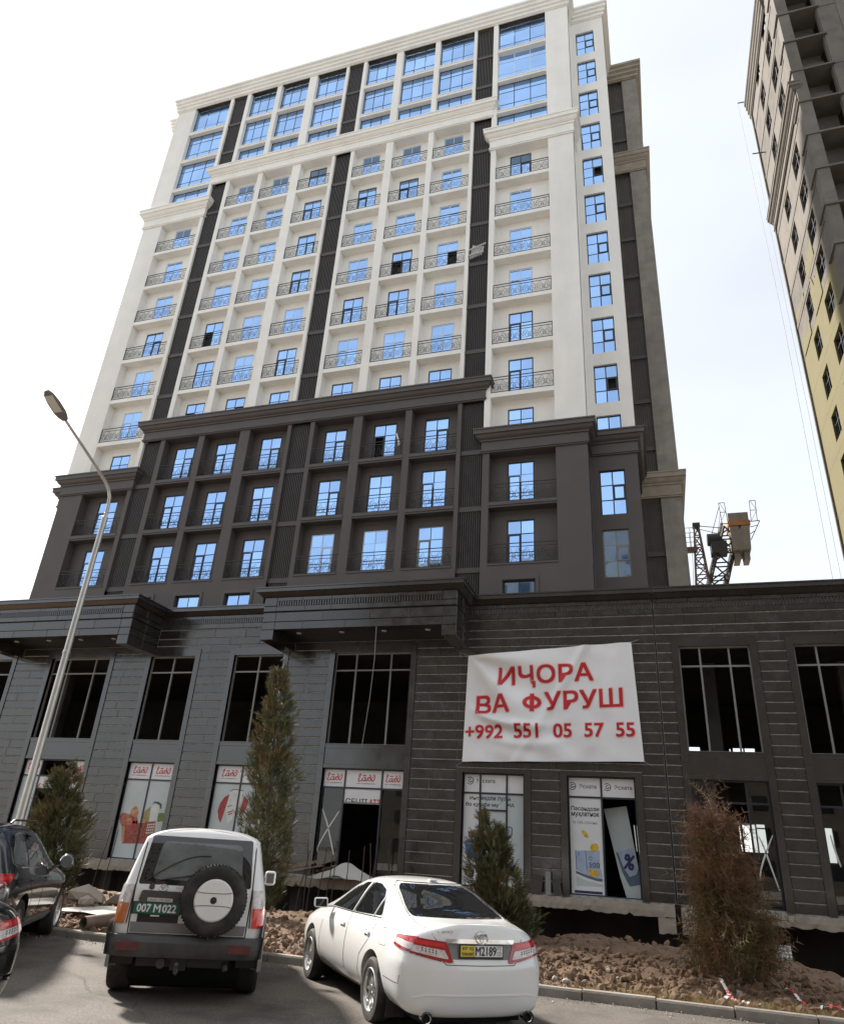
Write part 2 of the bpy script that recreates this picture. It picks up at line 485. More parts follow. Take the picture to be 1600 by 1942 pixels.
film = lambda: 'frame_film' if random.random() < .62 else 'frame_dark'
OPEN = {(1, 5): [(0, 0)], (5, 6): [(0, 0)], (6, 6): [(1, 0)], (5, 2): [(0, 0)], (1, 3): [(0, 0)], (2, 3): [(1, 0)]}
for bi, (sec, x0, x1, wx0, wx1) in enumerate(BAYS):
    d0, d1 = DK[sec]; w0, w1 = WH[sec]
    kd = 2 if sec != 'C' else 3           # first white storey
    kw = 9 if sec != 'C' else 10
    for zone, ks, za, zb, mname in (('dark', range(0, kd), zk(0)+.02, d0+.1, 'dark_stucco'), ('white', range(kd, kw), d1-.2, w0+.1, 'white_stucco')):
        holes = []
        ww = wx1-wx0
        for k in ks:
            zb_ = zk(k)+.30; h = 2.46
            if zb_ < za+.05: zb_, h = za+.05, zk(k)+2.76-za-.05
            holes.append((wx0, wx1, zb_, zb_+h))
        mb = MB()
        wall_holes(mb, x0-.02, x1+.02, za, zb, YF+.58, .2, holes)
        part('back_wall', mb, M[mname], tower)
        for k, hl in zip(ks, holes):
            h = hl[3]-hl[2]
            full = h > 2.4
            r = random.random()
            sash = ((0, 0) if r < .4 else (1, 0) if r < .8 else None) if full else ((0, 0) if r < .3 else None)
            fm = 'frame_dark' if zone == 'dark' or k == kd else film()
            if zone == 'dark' and k == 0 and bi in (4, 5, 6): fm = 'frame_film' if bi < 6 else 'frame_grey'
            miss = OPEN.get((bi, k), ())
            rows = [.70] if full else [.62 if h > 1.3 else .5]
            place_window(tower, ('door', round(ww, 2), round(h, 2), sash, fm), (wx0+wx1)/2, YF+.62, hl[2], ww-.01, h-.01, [.5], rows, fm, sash, miss)
            # slab and railing
            if k > (0 if zone == 'dark' else kd):
                mb = MB(); mb.box(x0, x1, YF+.015, YF+.6, zk(k), zk(k)+.27)
                if zone == 'dark': mb.box(x0, x1, YF-.03, YF+.04, zk(k)+.10, zk(k)+.275)
                part('balcony_slab', mb, M['white_trim' if zone == 'white' else 'dark_trim'], tower)
            elif zone == 'dark':
                mb = MB(); mb.box(x0, x1, YF-.05, YF+.6, zk(0)+.19, zk(0)+.275)
                part('balcony_slab', mb, M['dark_trim'], tower)
            if zone == 'dark' or k > kd:
                put('balcony_railing', rail_mesh(x1-x0-.02), tower, ((x0+x1)/2, YF+.05, zk(k)+.275))
        if zone == 'white':   # ceiling strip of the top room
            mb = MB(); mb.box(x0, x1, YF+.02, YF+.58, w0-.02, w0+.2); part('soffit', mb, M['white_stucco'], tower)
        else:
            mb = MB(); mb.box(x0, x1, YF+.02, YF+.58, d0-.02, d0+.2); part('soffit', mb, M['dark_stucco'], tower)
    # upper storeys: wide glazed windows between sill bands
    bands = [zk(11)+3.27-.02, zk(11)-.02] if sec == 'C' else [zk(12)-.02, zk(11)-.02, zk(10)-.02]
    bands = [53.22, 49.95] if sec == 'C' else [53.22, 49.95, 46.68]
    edges = [w1]+sorted(sum([[b_, b_+.28] for b_ in bands], []))+[ZTOP]
    for b_ in bands:
        mb = MB(); mb.box(x0, x1, YF+.02, YF+.5, b_, b_+.28); mb.box(x0, x1, YF-.02, YF+.05, b_+.19, b_+.26)
        part('sill_band', mb, M['white_trim'], tower)
    fm_up = ['frame_dark', 'frame_dark', 'frame_film', 'frame_dark']
    for i in range(0, len(edges), 2):
        za, zb = edges[i], edges[i+1]
        h = zb-za; w = x1-x0
        short = h < 2.2
        fm = 'frame_film' if (bi == 7 and i == len(edges)-4) else 'frame_dark'
        rows = [.30, .72] if not short else [.45]
        place_window(tower, ('up', round(w, 2), round(h, 2), fm), (x0+x1)/2, YF+.32, za, w, h, [.335, .665], rows, fm, None, (), .055, .07)

# piers
for sec, x0, x1 in PIERS:
    d0, d1 = DK[sec]; w0, w1 = WH[sec]
    for za, zb, mname in ((Z0, d0+.1, 'dark_stucco'), (d1-.1, w0+.1, 'white_stucco'), (w1-.1, ZTOP+.1, 'white_stucco')):
        mb = MB()
        b0 = za if za > Z0 else zk(0)+.0
        mb.box(x0, x1, YF, YF+.62, b0, zb)
        part('pier', mb, M[mname], tower)
# wall below the lowest balconies, with the small framed windows
SMALL = [(-27.35, -25.85), (-24.28, -22.78), (-21.22, -19.72), (-16.9, -15.4), (-13.9, -12.4), (-6.36, -4.84)]
solid = [(-34.4, -29.1), (-27.82, -18.87), (-17.65, -8.68), (-7.46, -2.2)]
for a, b in solid:
    mb = MB()
    wall_holes(mb, a, b, Z0, zk(0)+.19, YF-.012, .25, [(p, q, 12.25, 13.38) for p, q in SMALL if a < p and q < b])
    part('base_wall', mb, M['dark_stucco'], tower)
for p, q in SMALL:
    mb = MB()
    for A in ((p-.17, p-.02, 12.1, 13.56), (q+.02, q+.17, 12.1, 13.56), (p-.02, q+.02, 13.40, 13.56)):
        mb.box(A[0], A[1], YF-.06, YF+.02, A[2], A[3])
    part('window_surround', mb, M['dark_trim'], tower)
    place_window(tower, ('small',), (p+q)/2, YF+.14, 12.26, q-p, 1.11, [.5], [], 'frame_dark')

# louvred service shafts, storey by storey
def louvre_mesh(w, h):
    k = ('l', round(w, 2), round(h, 2))
    if k not in _fm:
        b = MB()
        n = max(4, int(round(w/.112)))
        for i in range(n):
            x = -w/2+w*(i+.5)/n
            b.box(x-.024, x+.024, 0, .07, .02, h-.02)
        _fm[k] = b.mesh('louvre_screen', M['louvre_metal'])
    return _fm[k]
def shaft(x0, x1, y, cuts, zs, extra=None, bandmat='louvre_metal'):
    """cuts = z intervals interrupted by a cornice"""
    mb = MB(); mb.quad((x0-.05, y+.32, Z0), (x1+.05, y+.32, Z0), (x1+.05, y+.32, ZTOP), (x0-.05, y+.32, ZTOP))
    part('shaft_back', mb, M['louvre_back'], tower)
    zs = [z for z in zs]
    for a, b in zip(zs[:-1], zs[1:]):
        segs = [(a+.12, b-.12)]
        for c, d in cuts:
            ns = []
            for p, q in segs:
                if d <= p or c >= q: ns.append((p, q)); continue
                if c-p > .3: ns.append((p, c))
                if q-d > .3: ns.append((d, q))
            segs = ns
        for p, q in segs:
            put('louvre_screen', louvre_mesh(x1-x0, q-p), tower, ((x0+x1)/2, y+.1+random.uniform(-.008, .008), p))
        if not any(c-.1 < b < d+.1 for c, d in cuts):
            mb = MB(); mb.box(x0, x1, y+.06, y+.2, b-.13, b+.13); part('louvre_band', mb, M[bandmat], tower)
ZS = [Z0]+[zk(k)+.05 for k in range(0, 13)]+[ZTOP]
for i, (a, b) in enumerate(VENTS):
    shaft(a, b, YF+.05, [DK['C'], WH['C']], ZS)

# stair strip on the right with its column of windows
W0 = [16.25+3.25*k for k in range(13)]
holes = [(-1.8, -.56, t-2.45, t) for t in W0]
mb, md = MB(), MB()
wall_holes(md, -2.2, .1, Z0, 20.9, 32.4, .25, [h for h in holes if h[3] < 20.9])
wall_holes(mb, -2.2, .1, 20.9, ZTOP, 32.4, .25, [h if h[2] > 20.9 else (h[0], h[1], 20.9, h[3]) for h in holes if h[3] > 20.9])
part('stair_wall', md, M['dark_stucco'], tower)
part('stair_wall', mb, M['white_stucco'], tower)
for k, h in enumerate(holes):
    miss = [(1, 1)] if k in (3, 8) else []
    place_window(tower, ('stair', k == 0), -1.18, 32.52, h[2], 1.24, 2.45, [.5], [.335, .67], 'frame_dark' if k else 'frame_grey', (1, 1) if k not in (3, 8) else None, miss, .06, .06)
# set-back rear wing on the right: louvres and bare concrete
shaft(.22, 1.14, 37.3, [(20.1, 21.6), (45.9, 47.7), (55.8, 58)], [Z0]+[zk(k)-.4 for k in range(0, 14)])
mb = MB()
for z0, z1 in ((Z0, 20.2), (21.5, 46.0), (47.6, 57)):
    mb.box(1.16, 2.24, 37.22, 40.5, z0, z1)
part('concrete_pier', mb, M['concrete'], tower)
# cornices
mb = MB(); cornice(mb, [(-29.1, YF+.4), (-29.1, YF), (-7.46, YF), (-7.46, YF+.4)], cprof(*DK['C'])); part('cornice', mb, M['dark_trim'], tower)
mb = MB(); cornice(mb, [(-7.46, YF+.4), (-7.46, YF), (-2.2, YF), (-2.2, 32.4), (.1, 32.4), (.1, 37.2)], cprof(*DK['R'])); part('cornice', mb, M['dark_trim'], tower)
mb = MB(); cornice(mb, [(-35.9, 37.2), (-35.9, 32.4), (-34.4, 32.4), (-34.4, YF), (-29.1, YF), (-29.1, YF+.4)], cprof(*DK['L'])); part('cornice', mb, M['dark_trim'], tower)
mb = MB(); cornice(mb, [(-29.1, YF+.4), (-29.1, YF), (-7.46, YF), (-7.46, YF+.4)], cprof(*WH['C'])); part('cornice', mb, M['white_trim'], tower)
mb = MB(); cornice(mb, [(-7.46, YF+.4), (-7.46, YF), (-2.2, YF), (-2.2, 32.4)], cprof(*WH['R'])); part('cornice', mb, M['white_trim'], tower)
mb = MB(); cornice(mb, [(-34.4, 32.4), (-34.4, YF), (-29.1, YF), (-29.1, YF+.4)], cprof(*WH['L'])); part('cornice', mb, M['white_trim'], tower)
mb = MB(); cornice(mb, [(-35.9, 44), (-35.9, 32.4), (-34.4, 32.4), (-34.4, YF), (-2.2, YF), (-2.2, 32.4), (.1, 32.4), (.1, 37.2)], rprof(56.47, 57.85)); part('roof_cornice', mb, M['white_trim'], tower)
mb = MB(); cornice(mb, [(.1, 37.2), (2.24, 37.2), (2.24, 44)], rprof(55.9, 57.6)); part('roof_cornice', mb, M['concrete_pale'], tower)
mb = MB(); cornice(mb, [(.12, 37.2), (2.24, 37.2), (2.24, 44)], cprof(45.9, 47.7, .8)); part('cornice', mb, M['concrete_pale'], tower)
mb = MB(); cornice(mb, [(.12, 37.2), (2.24, 37.2), (2.24, 44)], cprof(20.1, 21.6, .8)); part('cornice', mb, M['concrete_pale'], tower)
mb = MB(); cornice(mb, [(-35.9, 44), (-35.9, 37.6), (-35.9, 36.0)], cprof(20.1, 21.6, .8)); part('cornice', mb, M['concrete_pale'], tower)
mb = MB(); mb.box(-35.7, -.1, 32.6, 45, 57.3, 57.8); mb.box(-34.2, -2.4, YF+.2, 33, 57.3, 57.8); mb.box(0, 2.1, 37.4, 45, 57.0, 57.5)
part('roof', mb, M['concrete'], tower)

PANES.sort(key=lambda t: t[0])
for d, me, L, rot, o in PANES[:300]:
    put('pane', me, o, L, rot)
mb = MB()
for d, me, L, rot, o in PANES[300:]:
    Rm = Matrix.LocRotScale(L, __import__('mathutils').Euler(rot), None)
    mb.add([Rm @ v.co for v in me.vertices], [tuple(p.vertices) for p in me.polygons])
o = part('pane', mb, M['pane_glass'], tower); o['kind'] = 'stuff'
# ================================================================== SHOP PODIUM
YP = 30.5
YC = 28.2
podium = empty('shop_podium', (-18, YP, .5), 'two storey dark granite shop podium with tall window bays and two projecting entrance canopies', 'shop building')
wing = empty('shop_wing', (8, YP, .5), 'dark granite shop wing right of the black vertical expansion joint, with unglazed see-through windows', 'shop building')
GAPX = .2
ZB, ZH = .55, 10.1
# bays: (x0, x1, columns, kind)
BIG = [(-.0, 0)]
PB = [(-41.4, -37.65), (-36.2, -33.6), (-30.9, -27.1), (-24.56, -21.92), (-19.68, -16.95), (-14.24, -10.45)]
EB = [(-7.86, -5.29), (-3.58, -.97)]
WB = [(1.07, 3.77), (5.34, 8.04), (9.6, 13.3)]
SUR = .27
def cols_for(x0, x1, nm):
    w = x1-x0
    if nm == 'big': return [.28, .735]
    if nm == 'two': return [.5]
    return [.31, .71]

_pmesh = {}
def panel_mesh(w, h, mat='granite', t=.04, ch=.012):
    k = (round(w, 3), round(h, 3), mat)
    if k not in _pmesh:
        b = MB(); a, c = w/2, h/2
        v = [(-a+ch, 0, -c+ch), (a-ch, 0, -c+ch), (a-ch, 0, c-ch), (-a+ch, 0, c-ch),
             (-a, ch, -c), (a, ch, -c), (a, ch, c), (-a, ch, c), (-a, t, -c), (a, t, -c), (a, t, c), (-a, t, c)]
        f = [(0, 1, 2, 3)]
        for i in range(4):
            j = (i+1) % 4
            f += [(4+i, 4+j, j, i), (8+i, 8+j, 4+j, 4+i)]
        b.add(v, f)
        _pmesh[k] = b.mesh('stone_panel', M[mat])
    return _pmesh[k]
STONES = {}    # building -> list of (dist, mesh, loc, rotz)
def stone(bld, w, h, x, y, z, mat='granite', rz=0.0):
    me = panel_mesh(w, h, mat)
    L = Vector((x, y+random.uniform(-.004, .004), z))
    d = (L-Vector((0, 0, EYE))).length/math.sqrt(w*h)
    STONES.setdefault(bld.name, []).append((d, me, L, rz))

def run_panels(bld, x0, x1, z0, z1, y, pref=1.25, rz=0.0, gap=.005, shift=0.0, org=None):
    """one course between x0 and x1 (or along depth when rz is set and org gives the start)"""
    w = x1-x0
    n = max(1, int(round(w/pref)))
    cuts = [x0+w*i/n for i in range(n+1)]
    for i in range(1, n): cuts[i] += shift*(w/n)*.5+random.uniform(-.12, .12)*(w/n)
    for a, b in zip(cuts[:-1], cuts[1:]):
        ww = round(b-a-gap, 2)
        if rz == 0: stone(bld, ww, z1-z0, (a+b)/2, y, (z0+z1)/2)
        else:
            o = Vector(org); dirv = Vector((math.cos(rz), math.sin(rz), 0))
            p = o+dirv*((a+b)/2)
            stone(bld, ww, z1-z0, p.x, p.y, (z0+z1)/2, rz=rz)

CH = .40
def pier(bld, x0, x1, z0=ZB, z1=ZH, y=YP, g=.008):
    z = z1; i = 0
    while z-CH > z0-.3:
        zz = max(z-CH, z0)
        if z-zz > .12:
            w = x1-x0-2*g
            n = 1 if x1-x0 < 1.5 or random.random() < .42 else 2
            if x1-x0 > 3: n = 3
            if n == 1: stone(bld, round(w, 2), round(z-zz-.045, 3), (x0+x1)/2, y, (z+zz)/2)
            else: run_panels(bld, x0+g, x1-g, zz+.0225, z-.0225, y, w/n if n < 3 else 1.7, shift=random.uniform(-.7, .7), gap=.004)
        z -= CH; i += 1

def surround(bld, x0, x1, y=YP):
    """smooth granite jambs and spandrel round one two-storey bay"""
    mb = MB(); mj = MB()
    a, b = x0-SUR, x1+SUR
    z = ZH
    for s0, s1 in ((a, x0), (x1, b)):
        zz = ZB
        while zz < ZH+.2:
            z2 = min(zz+1.62, ZH+.2)
            mj.box(s0, s1, y-.035, y+.30, zz+.004, z2-.004); zz = z2
    mj.box(x0, x1, y-.03, y+.30, 9.95, ZH+.2)
    part('window_surround', mj, M['granite_smooth'], bld)
    mb.box(x0+.0, x1-.0, y-.005, y+.28, 4.82, 4.97); mb.box(x0, x1, y-.005, y+.28, 5.66, 5.80)
    mb.box(x0, x1, y+.015, y+.28, 4.98, 5.65)
    mb.box(x0, x1, y-.03, y+.2, 5.8, 5.83)
    part('spandrel', mb, M['granite_smooth'], bld)

def shopframe(bld, x0, x1, z0, z1, cols, rows, name='window', mat='frame_grey', y=YP+.14, extra=None, bar=.07):
    b = MB(); o = .06; D = .09
    w = x1-x0
    b.box(x0, x1, y, y+D, z1-o, z1); b.box(x0, x1, y, y+D, z0, z0+o*.6)
    b.box(x0, x0+o, y, y+D, z0+o*.6, z1-o); b.box(x1-o, x1, y, y+D, z0+o*.6, z1-o)
    xs = [x0+o]+[x0+w*c for c in cols]+[x1-o]
    for c in cols: b.box(x0+w*c-bar/2, x0+w*c+bar/2, y+.003, y+D-.003, z0+o*.6, z1-o)
    for r in rows:
        for i in range(len(xs)-1):
            b.box(xs[i]+(bar/2 if i else 0), xs[i+1]-(bar/2 if i < len(xs)-2 else 0), y+.006, y+D-.006, r-bar/2, r+bar/2)
    if extra:
        for e in extra: b.box(*e)
    return part(name, b, M[mat], bld), xs

mk('shop_glass', (.62, .65, .66), .0, var=0, spec=.6, trans=1.0)
mk('sticker_white', (.72, .72, .72), .5, var=.04)
SHOPF = {}
def bay(bld, x0, x1, i, upper=True):
    w = x1-x0
    big = w > 3.2
    cols = [.28, .735] if big else [.5]
    if bld is wing: cols = [.30, .71]
    surround(bld, x0, x1)
    shopframe(bld, x0, x1, 5.83, 9.95, cols, [9.15], y=YP+.14)
    o, xs = shopframe(bld, x0, x1, .6, 4.82, cols, [4.03], mat='frame_dark', y=YP+.14)
    SHOPF[i] = (o, xs, x0, x1)

for i, (a, b) in enumerate(PB): bay(podium, a, b, 'P%d' % i)
for i, (a, b) in enumerate(WB): bay(wing, a, b, 'W%d' % i)
# bank windows under the banner: ground storey only
for i, (a, b) in enumerate(EB):
    mj = MB()
    for s0, s1 in ((a-SUR, a), (b, b+SUR)):
        mj.box(s0, s1, YP-.035, YP+.3, ZB, 4.98)
    mj.box(a, b, YP-.03, YP+.3, 4.80, 4.98)
    part('window_surround', mj, M['granite_smooth'], podium)
    cols = [.285, .715] if i == 0 else [.5]
    o, xs = shopframe(podium, a, b, .6, 4.80, cols, [4.03], mat='frame_dark')
    SHOPF['E%d' % i] = (o, xs, a, b)

# piers between the bays
edges = [(-45, -41.4-SUR)]
allb = PB
for (a0, a1), (b0, b1) in zip(allb[:-1], allb[1:]): edges.append((a1+SUR, b0-SUR))
for a, b in edges: pier(podium, a, b)
pier(podium, -10.45+SUR, -7.86-SUR)
pier(podium, -7.86-SUR, -.97+SUR, 5.0, ZH)          # wall behind the banner
pier(podium, -5.29+SUR, -3.58-SUR, ZB, 5.0)
pier(podium, -.97+SUR, GAPX-.035)
pier(wing, GAPX+.035, 1.07-SUR)
pier(wing, 3.77+SUR, 5.34-SUR)
pier(wing, 8.04+SUR, 9.6-SUR)
# bands across the top
mk('granite_top', (.028, .026, .0245), .2, var=.2, scale=1.5, rand=.2, spec=.95, coat=.2, dirt=(.08, .074, .07), dirtamt=.35, dirtscale=.9)
def entab(bld, x0, x1, y, rows=((10.12, 10.455), (10.50, 10.825), (10.87, 11.285)), pref=1.8):
    for j, (a, b) in enumerate(rows): run_panels(bld, x0, x1, a, b, y, pref, shift=.5 if j % 2 else -.5)
    run_panels(bld, x0, x1, 11.34, 11.58, y-.05, 1.3)
    run_panels(bld, x0, x1, 11.83, 12.0, y-.05, 1.3)
    mb = MB()
    n = int((x1-x0)/.125)
    for i in range(n):
        x = x0+(i+.5)*(x1-x0)/n
        mb.box(x-.036, x+.036, y-.05+random.uniform(-.004, .004), y+.03, 11.585, 11.825)
    o = part('frieze_flute', mb, M['granite_top'], bld); o['kind'] = 'stuff'
def wcornice(mb, path):
    cornice(mb, path, [(-.02, 12.0), (.08, 12.0), (.14, 12.04), (.30, 12.20), (.36, 12.21), (.36, 12.36), (.40, 12.37), (.40, 12.43), (-.3, 12.43)])
C2 = (-17.05, -7.75)
C1 = (-33.65, -24.35)
entab(podium, -45, C1[0], YP); entab(podium, C1[1], C2[0], YP); entab(podium, C2[1], GAPX-.035, YP)
entab(wing, GAPX+.035, 14.2, YP)
mb = MB()
wcornice(mb, [(-46, YP), (C1[0], YP), (C1[0], YC), (C1[1], YC), (C1[1], YP), (C2[0], YP), (C2[0], YC), (C2[1], YC), (C2[1], YP), (GAPX-.035, YP)])
part('cornice', mb, M['granite_top'], podium)
mb = MB(); wcornice(mb, [(GAPX+.035, YP), (14.2, YP)]); part('cornice', mb, M['granite_top'], wing)

# canopies
mk('lamp_disc', (.75, .75, .72), .4, var=0)
for ci, (a, b) in enumerate((C1, C2)):
    cn = MB()
    cn.box(a+.05, b-.05, YC+.05, YP, 10.5, 12.3)
    can = part('canopy', cn, M['soffit_black'], podium)
    can['label'] = ['left entrance canopy with two downlights, behind the street lamp', 'middle entrance canopy with a cable hanging from it'][ci]
    for s0, s1 in ((a+.04, a+.64), (b-.64, b-.04)):
        mb = MB(); mb.box(s0, s1, YC+.04, YP-.04, 10.03, 10.5)
        part('canopy_beam', mb, M['granite_smooth'], can)
    run_panels(podium, a+.65, b-.65, 10.12, 10.48, YP, 1.8)
    mb = MB(); mb.box(a+.0, b-.0, YC+.35, YP-.02, 12.3, 12.42); part('canopy_roof', mb, M['concrete'], can)
    # face and sides
    entab(podium, a+.66, b-.66, YC, rows=((10.49, 10.84), (10.86, 11.29)))
    for s0, s1 in ((a, a+.65), (b-.65, b)):
        run_panels(podium, s0, s1, 10.02, 10.47, YC, 2); run_panels(podium, s0, s1, 10.49, 10.84, YC, 2); run_panels(podium, s0, s1, 10.86, 11.29, YC, 2)
        run_panels(podium, s0, s1, 11.34, 11.58, YC-.05, 2); run_panels(podium, s0, s1, 11.6, 12.0, YC-.05, 2)
    for sx, rz in ((b, PI/2), (a, -PI/2)):
        org = (sx, YC, 0) if rz > 0 else (sx, YP, 0)
        for z0, z1 in ((10.02, 10.47), (10.49, 10.84), (10.86, 11.29), (11.34, 11.58), (11.6, 12.0)):
            run_panels(podium, .0, YP-YC, z0, z1, 0, 1.2, rz=rz, org=org)
    for fx in (.17, .40, .62, .84):
        mb = MB(); mb.lathe([(.0, -.012), (.10, -.012), (.12, -.008), (.12, .01)], (a+(b-a)*fx, YC+.75, 10.49), (0, 0, 1), 16)
        part('downlight', mb, M['lamp_disc'], can)

for bld in (podium, wing):
    L = sorted(STONES[bld.name], key=lambda t: t[0])
    for d, me, loc, rz in L[:300]:
        o = put('stone_panel', me, bld, loc)
        o.rotation_euler = (random.gauss(0, .0016), 0, rz+random.gauss(0, .0016))
    mb = MB()
    for d, me, loc, rz in L[300:]:
        Rm = Matrix.LocRotScale(loc, Quaternion((0, 0, 1), rz), None)
        mb.add([Rm @ v.co for v in me.vertices], [tuple(p.vertices) for p in me.polygons])
    if mb.v:
        o = part('stone_panel', mb, M['granite'], bld); o['kind'] = 'stuff'

# backing wall behind the panels, with the bays left open; rooms behind
def backing(bld, x0, x1, holes):
    mb = MB(); wall_holes(mb, x0, x1, .3, 12.1, YP+.026, .22, holes)
    part('backing_wall', mb, M['grout'], bld)
    if bld is wing:
        mb = MB(); mb.box(GAPX-.028, GAPX+.028, YP+.05, YP+.2, .3, 12.3); mb.box(GAPX-.1, GAPX+.14, 30.3, 30.55, -2.2, .55); part('joint_filler', mb, M['soffit_black'], bld)
hp = []
for a, b in PB: hp += [(a, b, .6, 4.85), (a, b, 5.8, 9.97)]
for a, b in EB: hp += [(a, b, .6, 4.82)]
backing(podium, -46, GAPX-.03, hp)
hw = []
for a, b in WB: hw += [(a, b, .6, 4.85), (a, b, 5.8, 9.97)]
backing(wing, GAPX+.03, 14.5, hw)
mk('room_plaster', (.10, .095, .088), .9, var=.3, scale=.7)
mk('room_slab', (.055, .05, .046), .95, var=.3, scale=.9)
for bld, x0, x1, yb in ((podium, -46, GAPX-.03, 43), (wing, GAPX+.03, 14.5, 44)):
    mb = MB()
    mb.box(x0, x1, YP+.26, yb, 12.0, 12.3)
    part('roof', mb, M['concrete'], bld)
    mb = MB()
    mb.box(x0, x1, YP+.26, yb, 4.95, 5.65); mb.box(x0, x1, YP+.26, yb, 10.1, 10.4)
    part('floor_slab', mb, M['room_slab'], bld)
    mb = MB()
    if bld is podium:
        mb.quad((x0, yb, .2), (x1, yb, .2), (x1, yb, 12), (x0, yb, 12))
    else:
        # back windows let the daylight through
        hs = [(1.57, 2.18, 2.68, 4.03), (3.70, 3.78, 2.68, 4.0), (3.88, 4.25, 2.68, 4.03), (4.33, 4.50, 2.68, 4.0), (4.56, 4.97, 2.68, 3.80), (4.56, 4.97, 3.86, 4.02), (1.59, 2.18, 5.9, 7.86), (3.70, 3.76, 5.9, 7.8), (3.88, 4.40, 5.9, 7.84), (4.47, 4.98, 5.9, 7.84), (9.5, 11, 5.9, 7.6), (10, 12, 2, 4.5), (7.7, 8.1, 2.4, 4.0)]
        wall_holes(mb, x0, x1, .2, 12, yb, .2, hs)
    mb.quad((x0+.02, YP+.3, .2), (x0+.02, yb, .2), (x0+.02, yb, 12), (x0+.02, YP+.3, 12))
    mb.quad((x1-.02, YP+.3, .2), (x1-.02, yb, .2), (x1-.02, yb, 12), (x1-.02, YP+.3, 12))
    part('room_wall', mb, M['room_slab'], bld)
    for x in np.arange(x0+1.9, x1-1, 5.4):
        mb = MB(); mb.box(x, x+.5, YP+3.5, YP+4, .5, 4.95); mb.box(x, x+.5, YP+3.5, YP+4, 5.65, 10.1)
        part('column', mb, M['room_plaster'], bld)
# ground slab edge (bare concrete) with its broken cantilever
def rough_slab(x0, x1, z0, z1, y0, y1, seed, step=.14):
    r = np.random.default_rng(seed)
    b = MB(); n = int((x1-x0)/step)
    xs = np.linspace(x0, x1, n+1)
    jt = r.normal(0, .014, n+1); jb = r.normal(0, .018, n+1); jy = r.normal(0, .016, n+1)
    for i in range(n+1):
        if r.random() < .12: jb[i] += r.uniform(.02, .08); jy[i] += .03
        if r.random() < .06: jt[i] -= r.uniform(.02, .05)
    vs = []
    for i, x in enumerate(xs):
        vs += [(x, y1, z0), (x, y0+jy[i], z0+jb[i]), (x, y0+jy[i]*.5-.01, (z0+z1)/2), (x, y0+jy[i], z1+jt[i]), (x, y1, z1)]
    fs = []
    for i in range(n):
        for j in range(4): fs.append((i*5+j, i*5+5+j, i*5+6+j, i*5+1+j))
    fs += [(4, 3, 2, 1, 0), tuple(n*5+j for j in range(5))]
    b.add(vs, fs)
    return b
b = rough_slab(-46, GAPX-.08, .14, .52, 29.95, 43, 3)
b2 = rough_slab(-.47, GAPX-.08, -.37, .16, 29.97, 31.5, 5); b.add(b2.v, b2.f)
part('ground_slab', b, M['concrete_pale'], podium)
b = rough_slab(GAPX+.12, 14.5, .14, .50, 29.95, 44, 4)
b2 = rough_slab(GAPX+.12, .8, -.37, .16, 29.97, 31.5, 6); b.add(b2.v, b2.f)
part('ground_slab', b, M['concrete_pale'], wing)
mk('basement_wall', (.06, .055, .05), .95, var=.3, scale=.8)
for bld, x0, x1 in ((podium, -46, GAPX-.03), (wing, GAPX+.03, 14.5)):
    mb = MB()
    mb.box(x0, x1, 33.6, 34, -2.2, .14)
    for x in np.arange(x0+1.2, x1-1, 4.9): mb.box(x, x+.55, 31.2, 31.75, -2.2, .14)
    part('basement_wall', mb, M['basement_wall'], bld)
# ================================================================== GROUND
mk('asphalt', (.128, .110, .094), .84, var=.42, scale=38, bump=.5, bscale=120, dirt=(.048, .041, .035), dirtamt=1.0, dirtscale=.95, det=3)
mk('paving_pale', (.38, .35, .31), .9, var=.15, scale=.4)
mk('kerb_concrete', (.29, .265, .23), .9, var=.18, scale=3, bump=.25, bscale=25, dirt=(.19, .155, .12), dirtamt=.6, dirtscale=1.6)
mk('soil', (.150, .092, .056), .97, var=.38, scale=2.2, bump=.9, bscale=22, dirt=(.215, .142, .088), dirtamt=.7, dirtscale=1.4, det=9)
mk('clod', (.165, .104, .064), .97, var=.35, scale=6, bump=.6, bscale=40, dirt=(.19, .132, .085), dirtamt=.55, dirtscale=2.5)
mk('stone_pale', (.40, .37, .32), .9, var=.25, scale=9, rand=.25)
mk('far_ground', (.20, .175, .145), .95, var=.3, scale=.05)
def gnd(name, mb, m, smooth=False):
    o = part(name, mb, m, None, smooth); o['kind'] = 'structure'; return o
mb = MB(); mb.quad((-900, -900, -2.2), (900, -900, -2.2), (900, 1500, -2.2), (-900, 1500, -2.2)); gnd('ground', mb, M['far_ground'])
# road: slightly undulating sheet near the camera, plain beyond
from mathutils import noise as mn
def kerby(x): return 12.05+.10*(x+2)/3 if x > -2 else 12.05
KS = .055
mb = MB()
xs = np.concatenate([np.linspace(-200, -26, 30), np.arange(-25, 16, .5), np.linspace(17, 200, 30)])
ys = np.concatenate([[-2.5, -1.2], np.arange(0, 12.01, .4), [12.3]])
mp_ = MB(); mp_.quad((-200, -120, .012), (200, -120, .012), (200, -2.45, .012), (-200, -2.45, .012)); gnd('paving', mp_, M['paving_pale'])  # unseen pale ground added behind the camera to bounce light on to the facade
nx, ny = len(xs), len(ys)
v = []
for x in xs:
    for y in ys:
        z = .012*mn.noise((x*.35, y*.35, 0)) if abs(x) < 26 and y > -1 else 0
        v.append((x, y, z))
mb.add(v, [(i*ny+j, (i+1)*ny+j, (i+1)*ny+j+1, i*ny+j+1) for i in range(nx-1) for j in range(ny-1)])
gnd('road', mb, M['asphalt'], True)
